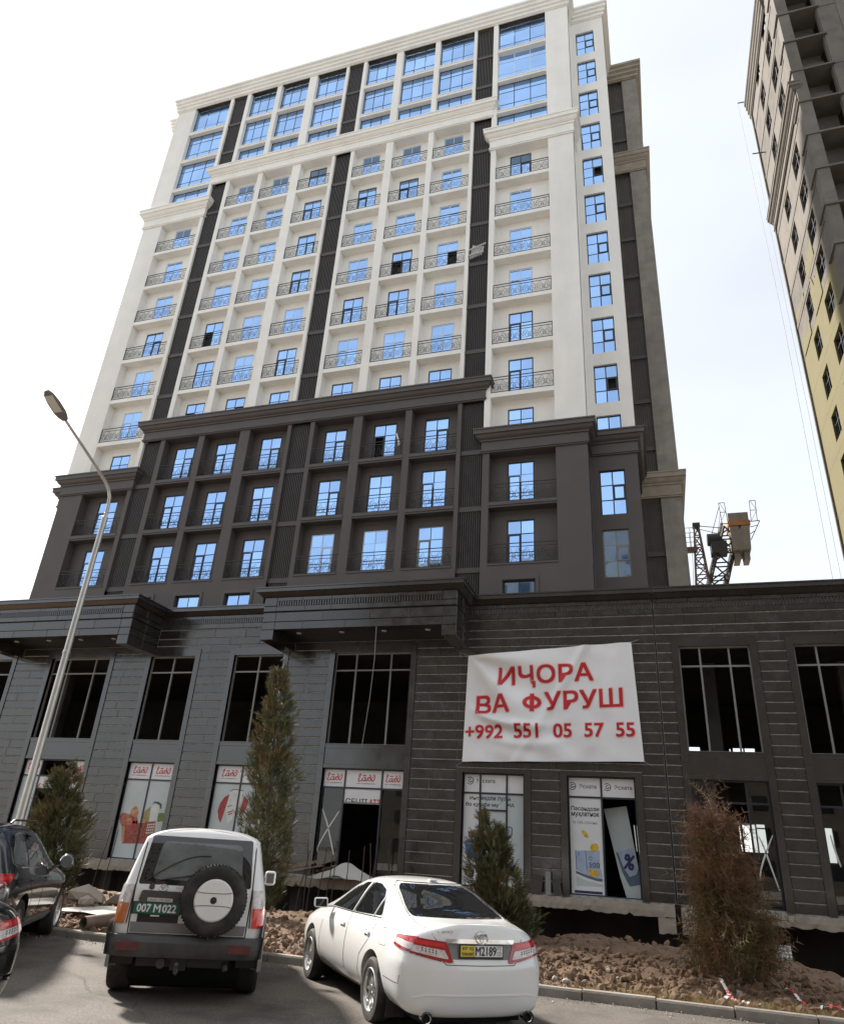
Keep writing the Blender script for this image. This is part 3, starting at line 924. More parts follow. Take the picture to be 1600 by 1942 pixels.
# kerb stones, each its own piece
kerb = MB(); kerb.box(-200, 200, 12.30, 12.42, -.4, .06)
kb = gnd('kerb', kerb, M['kerb_concrete'])
_k = MB()
_k.add([(-.49, 0, -.2), (.49, 0, -.2), (.49, .15, -.2), (-.49, .15, -.2), (-.49, .0, .10), (.49, .0, .10), (-.49, .018, .125), (.49, .018, .125), (.49, .15, .125), (-.49, .15, .125)],
       [(0, 1, 5, 4), (4, 5, 7, 6), (6, 7, 8, 9), (1, 2, 8, 7, 5), (3, 0, 4, 6, 9), (2, 3, 9, 8)])
km = _k.mesh('kerb_stone', M['kerb_concrete'])
for i in range(-24, 16):
    o = put('kerb_stone', km, kb, (i+.2, 12.18+random.uniform(-.012, .012), random.uniform(-.012, .008)))
    o.rotation_euler = (random.gauss(0, .012), random.gauss(0, .004), random.gauss(0, .006))
# excavated earth between the kerb and the building
def crest(x):
    pts = [(-40, .30), (-18, .32), (-13.6, .30), (-10, .14), (-7.5, .30), (-4, .30), (-2.6, .20), (-1.6, .36), (-.8, .27), (.3, .32), (1.9, .30), (2.5, .10), (3.1, -.05), (5, -.15), (12, -.1), (40, .1)]
    for (a, za), (b, zb) in zip(pts[:-1], pts[1:]):
        if a <= x <= b: return za+(zb-za)*(x-a)/(b-a)
    return .1
def earth(x, y):
    c = crest(x)
    t = (y-12.3)
    if y < 14.2: base = .075+(c*.62-.075)*(t/1.9)**1.3
    elif y < 17.2:
        u = (y-14.2)/3.0; u = u*u*(3-2*u); base = c*.62+(c-c*.62)*u
    else:
        u = min(1, (y-17.2)/8.5); u = u*u*(3-2*u); base = c+(-1.75-c)*u
    amp = min(1, max(.0, t/1.0))
    n = .14*mn.noise((x*.9, y*.9, 1))+.09*mn.noise((x*2.3, y*2.3, 5))+.05*abs(mn.noise((x*5.2, y*5.2, 9)))+.025*mn.noise((x*13, y*13, 3))
    return base+n*amp*.9
mb = MB()
xs = np.concatenate([np.linspace(-120, -27, 24), np.arange(-26, -14, .16), np.arange(-14, 7.5, .075), np.arange(7.5, 16, .2), np.linspace(17, 120, 24)])
ys = np.concatenate([np.arange(12.30, 18.5, .07), np.arange(18.5, 27, .22), np.arange(27, 36, 1.0)])
nx, ny = len(xs), len(ys)
v = [(x, y, earth(x, y)) for x in xs for y in ys]
mb.add(v, [(i*ny+j, (i+1)*ny+j, (i+1)*ny+j+1, i*ny+j+1) for i in range(nx-1) for j in range(ny-1)])
gnd('earth', mb, M['soil'], True)
# clods and stones lying on it
def rock(r, n=0, flat=.75, seed=0):
    q = random.Random(seed)
    bm = bmesh.new(); bmesh.ops.create_icosphere(bm, subdivisions=1, radius=1)
    for vv in bm.verts:
        vv.co *= q.uniform(.72, 1.15); vv.co.z *= flat
    me = [tuple(vv.co*r) for vv in bm.verts], [tuple(x.index for x in f.verts) for f in bm.faces]
    bm.free(); return me
ROCKS = [rock(1, seed=i) for i in range(9)]
mb = MB()
for i in range(11000):
    x = random.uniform(-15, 6.5); y = 12.4+abs(random.gauss(0, 2.3))
    if y > 18: continue
    r = min(.10, .014*random.paretovariate(1.5))
    vs_, fs_ = random.choice(ROCKS)
    Rm = Matrix.LocRotScale(Vector((x, y, earth(x, y)+r*.25)), Quaternion((random.gauss(0, 1), random.gauss(0, 1), random.gauss(0, 1), random.gauss(0, 1))).normalized(), Vector((r, r*random.uniform(.7, 1.2), r*random.uniform(.6, 1))))
    mb.add([Rm @ Vector(p) for p in vs_], fs_)
o = part('earth_clods', mb, M['clod']); o['kind'] = 'stuff'
mb = MB()
for i in range(900):
    x = random.uniform(-15, 6.5); y = 12.36+abs(random.gauss(0, 1.6))
    if y > 17.5: continue
    r = min(.07, .010*random.paretovariate(1.6))
    vs_, fs_ = random.choice(ROCKS)
    Rm = Matrix.LocRotScale(Vector((x, y, earth(x, y)+r*.3)), Quaternion((random.gauss(0, 1), random.gauss(0, 1), random.gauss(0, 1), random.gauss(0, 1))).normalized(), Vector((r, r, r*.7)))
    mb.add([Rm @ Vector(p) for p in vs_], fs_)
o = part('gravel', mb, M['stone_pale']); o['kind'] = 'stuff'

# grit and earth spilled on to the road along the kerb
mb = MB()
for i in range(1500):
    x = random.uniform(-14, 5); y = 12.17-abs(random.gauss(0, .30)); r = min(.016, .004*random.paretovariate(1.9))
    vs_, fs_ = random.choice(ROCKS)
    Rm = Matrix.LocRotScale(Vector((x, y, .008+r*.4)), Quaternion((random.gauss(0, 1), random.gauss(0, 1), random.gauss(0, 1), random.gauss(0, 1))).normalized(), Vector((r, r, r*.7)))
    mb.add([Rm @ Vector(p) for p in vs_], fs_)
o = part('spilled_grit', mb, M['stone_pale']); o['kind'] = 'stuff'
# cracks of the asphalt: thin strips just proud of the sheet, a recess's shade put in as dark colour
mk('crack_tar', (.035, .031, .028), .9, var=.2)
mb = MB()
for pts in ([(-8.2, 9.6), (-7.4, 9.3), (-6.9, 8.7), (-6.1, 8.5), (-5.3, 7.8)], [(-1.2, 11.6), (.1, 11.9), (1.2, 11.7), (2.4, 12.0)]):
    P = []
    for a, b in zip(pts[:-1], pts[1:]):
        for i in range(6):
            t = i/6; P.append((a[0]+(b[0]-a[0])*t+random.gauss(0, .03), a[1]+(b[1]-a[1])*t+random.gauss(0, .03)))
    for (x, y), (x2, y2) in zip(P[:-1], P[1:]):
        w = random.uniform(.002, .005); d = Vector((x2-x, y2-y)).normalized(); n_ = Vector((-d.y, d.x))*w
        mb.quad((x-n_.x, y-n_.y, .017), (x2-n_.x, y2-n_.y, .017), (x2+n_.x, y2+n_.y, .017), (x+n_.x, y+n_.y, .017))
o = gnd('road_crack', mb, M['crack_tar'])
# ================================================================== OTHER BUILDINGS
# block across the road: out of frame, but its dark bulk and the sky above it are what the granite and the panes mirror
mk('opp_wall', (.13, .115, .10), .9, var=.12, scale=.5)
mk('opp_glass', (.03, .035, .04), .08, var=.1)
opp = empty('apartment_block', (5, -34, 0), 'brown apartment block across the road, only mirrored in the shop podium granite and lower panes', 'apartment building')
mb = MB(); mb.box(-37, 60, -46, -30.4, -.5, 39.5); mb.box(-12, 22, -46, -29.8, -.5, 43)
part('wall', mb, M['opp_wall'], opp)
mb = MB()
for k in range(12):
    for i in range(30):
        x = -35.5+i*3.2
        y = -29.78 if -12 < x < 21 else -30.38
        mb.box(x, x+1.5, y-.04, y+.02, 1.4+k*3.2, 2.9+k*3.2)
o = part('pane', mb, M['opp_glass'], opp); o['kind'] = 'stuff'
mb = MB(); mb.box(-37.4, 60.4, -46.4, -29.9, 39.5, 40.0); mb.box(-12.4, 22.4, -46.4, -29.3, 43, 43.5); part('roof', mb, M['concrete'], opp)

# unfinished concrete tower at the right edge
mk('raw_concrete', (.135, .124, .11), .95, var=.2, scale=.55, bump=.4, bscale=9, dirt=(.10, .085, .07), dirtamt=.75, dirtscale=.9, rand=.14, det=9)
mk('block_wall', (.135, .124, .11), .95, var=.25, scale=1.2, bump=.4, bscale=10, dirt=(.12, .10, .083), dirtamt=.7, dirtscale=1.2, rand=.22, det=9)
mk('yellow_render', (.128, .112, .048), .9, var=.06, scale=.6, bump=.1, bscale=30, dirt=(.12, .10, .055), dirtamt=.3, dirtscale=.4, streak=True)
XR, YA, YB = 12.7, 37.9, 49.9      # left face of the block: x = XR, from YA (near) to YB (far)
rt = empty('concrete_tower', (18, 40, 0), 'unfinished grey concrete tower at the right edge with yellow render on its lower left face', 'apartment building')
FH = 3.3
RZ0 = 59.93-3.3*18     # floor levels
mb = MB()
mb.box(XR+.45, 40, YA+2.4, YB-.3, -2, 66); mb.box(XR+.5, 40, YA+1.6, YA+2.35, -2, 76)
part('dark_interior', mb, M['interior_dark'], rt)
# left face, storey by storey: frame beams, block infill with window openings
COLS_W = [(YA+2.5, YA+4.5), (YA+6.8, YA+8.5)]
def xwall(mb, y0, y1, z0, z1, x, th, holes):
    t = MB(); wall_holes(t, y0, y1, z0, z1, 0, th, holes)
    mb.add([(x+p[1], p[0], p[2]) for p in t.v], [tuple(reversed(f)) for f in t.f])
nfl = 20
def top_at(y): return 76 if y < YA+2.1 else 66.6
for k in range(0, nfl):
    z0 = RZ0+FH*k; z1 = z0+FH
    hol = [(a, b, z0+.75, z0+2.7) for a, b in COLS_W]
    yel = z0 < 35
    if z1 > 67: continue
    mb = MB()
    xwall(mb, YA+.75, YB, z0+.02, z1-.38, XR+.04, .3, hol)
    o = part('infill_wall', mb, M['yellow_render' if yel else 'block_wall'], rt)
    if yel: o['label'] = 'yellow rendered wall panel'
    mb = MB(); mb.box(XR if not yel else XR+.045, XR+.4, YA+.75, YB-.02, z1-.38, z1+.02)
    part('floor_beam', mb, M['raw_concrete' if not yel else 'yellow_render'], rt)
    for a, b in COLS_W:
        fr = MB()
        for q in (a, (a+b)/2-.03, b-.06): fr.box(XR+.16, XR+.22, q, q+.06, z0+.75, z0+2.7)
        fr.box(XR+.162, XR+.218, a, b, z0+1.95, z0+2.0)
        part('window_frame', fr, M['frame_dark'], rt)
    # yellow render creeping up with a ragged edge
    if 35 <= z0 < 42:
        for j, (a, b) in enumerate(((YA+4.3, YA+6.8), (YA+8.5, YB-.6))):
            mb = MB(); h = [2.6, 1.2][j] if z0 < 38.4 else [1.4, .5][j]
            n = 9; vs = []
            for i in range(n+1):
                y = a+(b-a)*i/n
                vs += [(XR-.01, y, z0+.02), (XR-.01, y, z0+h*(.65+.5*random.random()))]
            mb.add(vs, [(2*i, 2*i+1, 2*i+3, 2*i+2) for i in range(n)])
            o = part('render_patch', mb, M['yellow_render'], rt); o['label'] = 'ragged upper edge of the yellow render'
# corner column and front face with open bays and thin floor edges
for k in range(0, 24):
    z0 = RZ0+FH*k; z1 = z0+FH
    mb = MB(); mb.box(XR+random.uniform(-.03, .03), XR+.75, YA-.05, YA+.78, z0+.02, z1-.03); part('corner_column', mb, M['raw_concrete'], rt)
    mb = MB(); mb.box(XR-.12, XR+2.75, YA-.14+random.uniform(-.03, .03), YA+1.6, z1-.06, z1+.10); part('floor_slab', mb, M['raw_concrete'], rt)
    mb = MB(); mb.box(XR+2.55, 40, YA+.1, YA+.5, z0+.10, z1-.06)
    part('front_wall', mb, M['block_wall'], rt)
    mb = MB(); mb.box(XR+.75, XR+2.55, YA+1.1, YA+1.3, z0+.1, z0+.1+random.choice([0.02, 1.0, 1.9, .9])); part('parapet', mb, M['block_wall'], rt)
mb = MB(); mb.quad((XR+.75, YA+1.5, -2), (XR+2.6, YA+1.5, -2), (XR+2.6, YA+1.5, 76), (XR+.75, YA+1.5, 76)); part('recess_back', mb, M['raw_concrete'], rt)
# cladding boards of the front wall, in tall staggered sheets
for j in range(5):
    for k in range(0, 12):
        z0 = RZ0+FH*2*k+(j % 2)*FH*.7
        if z0 < 25: continue
        mb = MB(); x = XR+2.62+j*1.25
        mb.box(x+.015, x+1.235, YA+.02+random.uniform(-.015, .02), YA+.099, z0, z0+FH*2-.04); part('wall_sheet', mb, M['block_wall'], rt)
# cornices of the left face
mb = MB(); cornice(mb, [(XR, YB+.2), (XR, YA+.2), (XR+.3, YA+.2)], cprof(50.5, 52.1, 1.1)); part('cornice', mb, M['block_wall'], rt)
mb = MB(); cornice(mb, [(XR, YB+.3), (XR, YA+2.4), (XR+.4, YA+2.4)], rprof(64.9, 67.2)); part('roof_cornice', mb, M['raw_concrete'], rt)
mb = MB(); mb.box(XR-.1, 40, YB-.2, YB, -2, 66.9); part('far_wall', mb, M['raw_concrete'], rt)
mb = MB()
for z in np.arange(RZ0, 66, FH):
    mb.box(XR+.02, XR+.35, YB-.35, YB+.12+random.uniform(0, .1), z-.1, z+.12)
o = part('beam_end', mb, M['raw_concrete'], rt); o['kind'] = 'stuff'
# scaffold bars and the hoist cable
mb = MB()
for y, z in ((YB+.1, 67.2), (YB-1.5, 58.2), (YA+2.2, 74.5)): mb.bar((XR+.2, y, z), (XR-.9, y+.2, z+.35), .07)
o = part('hoist_arm', mb, M['iron'], rt); o['kind'] = 'stuff'
mk('cable', (.42, .42, .43), .6, var=0)
mb = MB()
mb.tube([(XR-.9, YB+.3, 67.5), (XR-.75, YB+.3, 40), (XR-.95, YB+.3, 9)], .018, 5)
tag(part('hoist_cable', mb, M['cable']), 'thin pale cable hanging down beside the unfinished concrete tower', 'cable')
mb = MB()
mb.tube([(XR-.35, YB+.3, 58), (XR-.3, YB+.3, 32), (XR-.45, YB+.3, 9)], .016, 5)
mb.add([], [])
tag(part('hoist_cable', mb, M['cable']), 'second thin cable, nearer to the wall of the unfinished concrete tower', 'cable')

# ------------------------------------------------------------------ tower crane behind the wing
mk('crane_red', (.12, .062, .042), .6, var=.3, scale=3)
mk('crane_dark', (.035, .03, .028), .6, var=.2)
mk('crane_orange', (.42, .17, .03), .55, var=.15)
mk('weight_concrete', (.30, .265, .22), .9, var=.15, scale=1.5, bump=.2, dirt=(.18, .16, .13), dirtamt=.6, dirtscale=1.5, streak=True)
mk('rail_grey', (.20, .20, .20), .6, var=.1)
crane = empty('tower_crane', (4.5, 48, 10), 'rusty red lattice crane with a hanging concrete counterweight, behind the shop wing', 'crane')
CY = 48.0
def lattice(b, p0, p1, w0, w1, n, r=.05, side=Vector((1, 0, 0)), back=Vector((0, 1, 0))):
    p0, p1 = Vector(p0), Vector(p1)
    def C(t):
        c = p0.lerp(p1, t); w = w0+(w1-w0)*t
        return [c+side*(sx*w/2)+back*(sy*w/2) for sx, sy in ((-1, -1), (1, -1), (1, 1), (-1, 1))]
    for q in range(4): b.bar(C(0)[q], C(1)[q], r*1.7)
    for i in range(n):
        A, B = C(i/n), C((i+1)/n)
        for q in range(4):
            q2 = (q+1) % 4
            b.bar(A[q], B[q2] if i % 2 else B[q], r) if i % 2 else b.bar(A[q2], B[q], r)
            b.bar(A[q], A[q2], r)
mb = MB(); lattice(mb, (3.62, CY, 12), (3.62, CY, 23.0), 1.75, .26, 15, .065); part('mast_head', mb, M['crane_red'], crane)
mb = MB(); mb.box(3.38, 3.86, CY-.25, CY+.25, 22.92, 23.2); part('mast_cap', mb, M['crane_dark'], crane)
mb = MB(); mb.box(2.78, 3.55, CY-.45, CY+.45, 21.22, 21.34); mb.box(2.78, 3.5, CY-.47, CY-.43, 21.0, 21.2)
part('platform', mb, M['crane_red'], crane)
mb = MB()
for x in (2.80, 3.15, 3.45):
    for y in (CY-.43, CY+.43): mb.bar((x, y, 21.3), (x, y, 22.75), .035)
for z in (22.05, 22.75):
    for y in (CY-.43, CY+.43): mb.bar((2.8, y, z), (3.45, y, z), .03)
part('platform_rail', mb, M['rail_grey'], crane)
# counter-jib leaning to the right, towards the viewer
mb = MB(); lattice(mb, (2.75, CY+1.9, 13.2), (5.72, CY-1.0, 22.6), 1.15, 1.0, 11, .075, Vector((1, 0, 0)), Vector((0, .75, .55)).normalized())
part('counter_jib', mb, M['crane_dark'], crane)
mb = MB(); mb.box(4.32, 5.3, CY-1.2, CY-.2, 20.55, 21.35); part('winch', mb, M['crane_dark'], crane)
mb = MB(); mb.lathe([(0, 0), (.42, 0), (.42, .9), (0, .9)], (4.15, CY-.8, 21.6), (1, 0, 0), 16); part('winch_drum', mb, M['crane_dark'], crane)
mb = MB(); mb.bar((3.7, CY, 23.05), (5.3, CY-1, 22.3), .05); mb.bar((3.75, CY, 22.8), (5.1, CY-.9, 21.9), .04); mb.bar((3.2, CY, 21.1), (2.75, CY+.2, 14), .03); mb.bar((3.4, CY, 21.1), (3.0, CY+.2, 14), .03); mb.bar((4.3, CY-.6, 21.5), (5.15, CY-.8, 24.0), .035); mb.bar((4.45, CY-.6, 20.2), (5.2, CY-.8, 23.6), .025)
part('stay_cable', mb, M['rail_grey'], crane)
x0, x1, ya, yb = 5.62, 6.72, CY-1.4, CY+.2
mb = MB()
mb.add([(x0, ya, 20.58), (x1-.04, ya, 20.58), (x1-.04, yb, 20.5), (x0, yb, 20.5), (x0-.06, ya, 22.26), (x1+.06, ya, 22.26), (x1+.06, yb, 22.26), (x0-.06, yb, 22.26)],
       [(0, 3, 2, 1), (4, 5, 6, 7), (0, 1, 5, 4), (1, 2, 6, 5), (2, 3, 7, 6), (3, 0, 4, 7)])
part('counterweight', mb, M['weight_concrete'], crane, recalc=True)
for a, b_ in ((x0+.06, x0+.42), (x1-.46, x1-.12)):
    mb = MB(); mb.box(a, b_, ya+.3, yb-.1, 20.0, 20.55); part('weight_foot', mb, M['weight_concrete'], crane)
mb = MB(); mb.box(x0-.13, x1+.12, ya-.08, yb, 22.27, 22.6); part('weight_beam', mb, M['crane_orange'], crane)
mb = MB(); mb.box(x0-.08, x1+.06, ya, yb, 22.61, 23.2); part('weight_cap', mb, M['weight_concrete'], crane)
mb = MB()
for bx, sx in ((5.08, 1), (6.98, -1)):
    for x in (bx, bx+.36): mb.bar((x+.06*sx, ya, 22.5), (x, ya, 24.0), .04)
    for z in (23.3, 24.0): mb.bar((bx, ya, z), (bx+.36, ya, z), .035)
    mb.bar((bx, ya, 22.6), (bx+.36, ya, 23.3), .025); mb.bar((bx+.36, ya, 23.3), (bx+.05, ya, 24.0), .025)
mb.bar((5.0, ya, 22.45), (5.6, ya, 22.45), .05); mb.bar((6.8, ya, 22.5), (7.42, ya, 22.52), .05); mb.bar((7.42, ya, 22.5), (6.75, ya, 21.2), .05); mb.bar((6.75, ya, 21.6), (7.1, ya, 21.85), .04); mb.bar((6.8, ya, 22.1), (7.25, ya, 22.2), .04)
part('walkway_rail', mb, M['rail_grey'], crane)

# ------------------------------------------------------------------ street lamp
mk('galvanised', (.50, .49, .46), .38, metal=.75, var=.12, scale=2.5)
mk('lamp_housing', (.16, .15, .15), .5, metal=.2, var=.08)
mk('lamp_lens', (.55, .52, .48), .3, var=.05)
lamp = empty('street_lamp', (-12.85, 13.0, 0), 'tall galvanised street lamp with a curved arm, standing in front of the left canopy', 'street lamp')
mb = MB(); mb.tube([(-12.85, 13, .1), (-12.84, 13, 3.0), (-12.83, 13, 6.2), (-12.80, 13, 8.80)], [.088, .080, .072, .064], 16)
o = part('pole', mb, M['galvanised'], lamp); sm_angle(o)
mb = MB(); mb.box(-13.1, -12.6, 12.75, 13.25, .0, .12); mb.lathe([(.075, 5.36), (.084, 5.38), (.084, 5.42), (.072, 5.44)], (-12.835, 13, 0), (0, 0, 1), 16); mb.lathe([(.064, 8.55), (.072, 8.6), (.072, 8.85), (.05, 8.87)], (-12.8, 13, 0), (0, 0, 1), 16)
part('collar', mb, M['galvanised'], lamp)
pts = [(-12.80, 13, 8.8), (-12.80, 13, 9.15), (-12.80, 12.97, 9.4), (-12.80, 12.86, 9.58), (-12.79, 12.68, 9.70), (-12.78, 12.2, 9.92), (-12.77, 11.5, 10.22), (-12.76, 10.98, 10.44)]
mb = MB(); mb.tube(pts, [.045, .044, .042, .040, .038, .036, .033, .031], 12)
o = part('arm', mb, M['galvanised'], lamp); sm_angle(o)
mb = MB()
hd = Vector((0, -.90, .42)).normalized(); hu = Vector((0, .42, .90)).normalized(); hx = Vector((1, 0, 0)); hc = Vector((-12.76, 10.98, 10.44))
sec = [(0, .06, .06, .0), (.10, .12, .07, 0), (.22, .155, .08, 0), (.50, .16, .075, 0), (.70, .13, .06, 0), (.80, .06, .04, 0)]
vs_ = []
for d, w, h, _ in sec:
    c = hc+hd*d
    for a, b in ((-w, -h*.5), (w, -h*.5), (w, h*.2), (w*.6, h), (-w*.6, h), (-w, h*.2)): vs_.append(c+hx*a+hu*b)
fs_ = [(i*6+j, i*6+(j+1) % 6, i*6+6+(j+1) % 6, i*6+6+j) for i in range(len(sec)-1) for j in range(6)]+[(5, 4, 3, 2, 1, 0), tuple(30+j for j in range(6))]
mb.add(vs_, fs_)
o = part('lamp_head', mb, M['lamp_housing'], lamp, recalc=True)
mb = MB()
mb.obox(hc+hd*.47-hu*.042, hx*.115, hd*.22, hu*.008)
part('lamp_lens', mb, M['lamp_lens'], o)
# ================================================================== LETTERING HELPERS
def text_geo(body, bold=0.0, res=3):
    cu = bpy.data.curves.new('text', 'FONT'); cu.body = body; cu.size = 1; cu.offset = bold; cu.resolution_u = res
    ob = bpy.data.objects.new('text', cu); COL.objects.link(ob)
    dg = bpy.context.evaluated_depsgraph_get(); dg.update()
    me = bpy.data.meshes.new_from_object(ob.evaluated_get(dg))
    v = np.array([tuple(p.co) for p in me.vertices])[:, :2] if len(me.vertices) else np.zeros((0, 2))
    f = [tuple(p.vertices) for p in me.polygons]
    bpy.data.objects.remove(ob); bpy.data.curves.remove(cu); bpy.data.meshes.remove(me)
    return v, f
def lettering(name, body, parent, mat, fn, w=None, h=None, bold=.02, recalc=True, clip=None, subdiv=0):
    """flat letters; normalised so that the text box runs 0..w, 0..h; fn maps (u, v) to 3D"""
    v, f = text_geo(body, 0)
    if not len(v): return None
    lo, hi = v.min(0), v.max(0)
    sx = w/(hi[0]-lo[0]) if w else None
    sy = h/(hi[1]-lo[1]) if h else sx
    if sx is None: sx = sy
    v = (v-lo)*np.array([sx, sy])
    me = bpy.data.meshes.new(name)
    me.from_pydata([(p[0], p[1], 0) for p in v], [], f)
    bm = bmesh.new(); bm.from_mesh(me)
    if clip is not None:
        bmesh.ops.bisect_plane(bm, geom=bm.verts[:]+bm.edges[:]+bm.faces[:], plane_co=(0, clip, 0), plane_no=(0, 1, 0), clear_inner=True)
    if subdiv:
        bmesh.ops.triangulate(bm, faces=bm.faces)
        for _ in range(subdiv):
            el = [e for e in bm.edges if e.calc_length() > .18]
            if el: bmesh.ops.subdivide_edges(bm, edges=el, cuts=1); bmesh.ops.triangulate(bm, faces=bm.faces)
    off = wloc(parent)
    if bold:
        e = bold*sy*.55
        base_ = bmesh.new(); bm.to_mesh(me); bm.clear()
        for i, (dx, dy) in enumerate(((-e, -e), (e, -e), (e, e), (-e, e))):
            n0 = len(bm.verts); bm.from_mesh(me); bm.verts.ensure_lookup_table()
            for vv in bm.verts[n0:]: vv.co = Vector(fn(vv.co.x+dx, vv.co.y+dy))-off+Vector((0, -.0004*i, 0))
        base_.free()
    else:
        for vv in bm.verts: vv.co = Vector(fn(vv.co.x, vv.co.y))-off
    bm.to_mesh(me); bm.free()
    me.materials.append(mat)
    o = bpy.data.objects.new(name, me); COL.objects.link(o); o.parent = parent
    WL[o.name] = off
    return o

# ================================================================== VINYL BANNER
mk('vinyl', (.84, .84, .845), .38, var=.03, scale=2, dirt=(.55, .54, .53), dirtamt=.25, dirtscale=1.0)
mk('print_red', (.52, .012, .022), .45, var=.06)
mk('print_pink', (.86, .52, .48), .45, var=.04)
TL, TR, BR, BL = Vector((-7.73, 0, 9.68)), Vector((-.76, 0, 10.13)), Vector((-.57, 0, 5.38)), Vector((-7.86, 0, 5.2))
def ban(u, v):
    """u 0..1 left-right, v 0..1 bottom-top"""
    p = BL.lerp(BR, u).lerp(TL.lerp(TR, u), v)
    y = YP-.20
    # slack fabric: folds fan out from the upper-left corner and sag along the left half
    a = math.atan2(1-v, max(.001, u*1.5)); r = math.hypot((1-v), u*1.5)
    fall = max(0, 1-u*1.35)
    y -= .22*fall*math.sin(a*9.0)*math.exp(-((r-.55)/.42)**2)
    s_ = (v-.30)-(.55*(u-.42)**2*2.2)
    y -= .26*math.exp(-(s_/.04)**2)*math.exp(-((u-.22)/.20)**2)
    y -= .11*math.exp(-((s_+.16)/.045)**2)*math.exp(-((u-.30)/.22)**2)
    d_ = (u-.52)-.42*(v-.5)
    y -= .12*math.exp(-(d_/.03)**2)*(.4+.6*v)
    y -= .05*math.exp(-((u-.82-.25*(v-.5))/.04)**2)*v
    y -= .045*math.sin(u*23+v*7+3*math.sin(v*5))*(.35+.65*fall)
    y -= .04*mn.noise((u*9, v*7, 2))
    edge = min(u, 1-u)*9; edge = min(1, edge)
    p.y = y*edge+(YP-.14)*(1-edge)
    if v < .5: p.y -= .05*math.sin(u*PI)*(.5-v)
    return p
NU, NV = 90, 60
mb = MB()
v = [ban(i/NU, j/NV) for i in range(NU+1) for j in range(NV+1)]
mb.add(v, [(i*(NV+1)+j, (i+1)*(NV+1)+j, (i+1)*(NV+1)+j+1, i*(NV+1)+j+1) for i in range(NU) for j in range(NV)])
banner = part('banner', mb, M['vinyl'], None, True)
tag(banner, 'large creased white banner with red letters and phone number on the granite wall', 'banner')
def ban_xy(x, z, dy):
    # invert the bilinear map well enough: u from x, v from z
    u = (x+7.8)/7.15; v_ = .5
    for _ in range(6):
        l = BL.lerp(TL, v_).x; r = BR.lerp(TR, v_).x; u = (x-l)/(r-l)
        b_ = BL.lerp(BR, u).z; t = TL.lerp(TR, u).z; v_ = (z-b_)/(t-b_)
    p = ban(u, v_); return (x, p.y-dy, z)
for body, x0, x1, z0, z1, h in (('ИҶОРА', -6.33, -2.38, 8.36, 8.54, .74), ('ВА', -7.29, -5.88, 7.17, 7.25, .72), ('Ф', -5.30, -4.53, 7.27, 7.31, .72), ('УРУШ', -4.38, -1.25, 7.32, 7.49, .72), ('+992  551  05  57  55', -7.74, -.86, 6.13, 6.32, .53)):
    sl = (z1-z0)/(x1-x0)
    desc = .0
    hh = h
    if 'Ҷ' in body: hh = h*1.2; z0_ = z0-h*.2
    else: z0_ = z0
    if body == 'Ф':
        for mt, gr, dy in (('print_pink', .03, .012), ('print_red', 0, .02)):
            mb = MB(); n_ = 28; cx_, cz_ = (x0+x1)/2, z0+h*.5
            vv = []
            for i_ in range(n_+1):
                t_ = 2*PI*i_/n_
                for ra, rb in ((.385+gr, .275+gr), (.225-gr, .135-gr)): vv.append(ban_xy(cx_+ra*math.cos(t_), cz_+rb*math.sin(t_), dy))
            mb.add(vv, [(2*i_, 2*i_+1, 2*i_+3, 2*i_+2) for i_ in range(n_)])
            w_ = .085+gr
            vv = []
            for i_ in range(9):
                zz = z0-.01-gr+(h+.02+2*gr)*i_/8
                vv += [ban_xy(cx_-w_, zz, dy+.002), ban_xy(cx_+w_, zz, dy+.002)]
            mb.add(vv, [(2*i_, 2*i_+1, 2*i_+3, 2*i_+2) for i_ in range(8)])
            part('lettering', mb, M[mt], banner)
        continue
    lettering('lettering', body, banner, M['print_pink'], lambda u, w_: ban_xy(x0-.025+u, z0_-.025+w_+sl*u, .012), x1-x0+.05, hh+.05, .055, subdiv=3)
    lettering('lettering', body, banner, M['print_red'], lambda u, w_: ban_xy(x0+u, z0_+w_+sl*u, .02), x1-x0, hh, .033, subdiv=3)
mb = MB()
for p in (TL, TR, BR, BL): mb.lathe([(.02, -.03), (.035, 0), (.02, .03)], (p.x, YP-.14, p.z), (0, 1, 0), 10)
for p, q in ((TL, Vector((-8.15, 0, 9.85))), (TR, Vector((-.45, 0, 10.25))), (BL, Vector((-8.1, 0, 5.05))), (BR, Vector((-.3, 0, 5.25)))):
    mb.tube([(p.x, YP-.14, p.z), (q.x, YP-.05, q.z)], .008, 5)
o = part('tie_rope', mb, M['cable'], banner); o['kind'] = 'stuff'

# ================================================================== WINDOW PRINTS
mk('film_white', (.70, .70, .70), .35, var=.03, scale=3, dirt=(.52, .52, .52), dirtamt=.2, dirtscale=2)
mk('film_grey', (.47, .52, .52), .3, var=.07, scale=.9)
mk('ink_navy', (.02, .028, .10), .5, var=0)
mk('ink_black', (.025, .027, .03), .5, var=0)
mk('ink_blue', (.015, .14, .42), .45, var=.12, scale=4)
mk('ink_lightblue', (.36, .44, .58), .45, var=.12, scale=4)
mk('ink_greyblue', (.09, .13, .18), .45, var=.2, scale=4)
mk('ink_gold', (.62, .40, .05), .4, var=.35, scale=9)
mk('ink_red', (.36, .03, .035), .45, var=.2, scale=5)
mk('ink_apple', (.42, .13, .09), .45, var=.55, scale=14)
mk('ink_bread', (.50, .24, .10), .5, var=.4, scale=7)
mk('ink_pine', (.33, .25, .09), .5, var=.6, scale=12)
mk('ink_green', (.12, .20, .04), .5, var=.5, scale=12)
mk('ink_milk', (.62, .64, .60), .45, var=.1, scale=4)
mk('ink_dark', (.06, .075, .07), .5, var=.2)
mk('ink_basket', (.30, .055, .035), .45, var=.5, scale=10)
YW = YP+.175       # face of the films, just behind the front of the frames
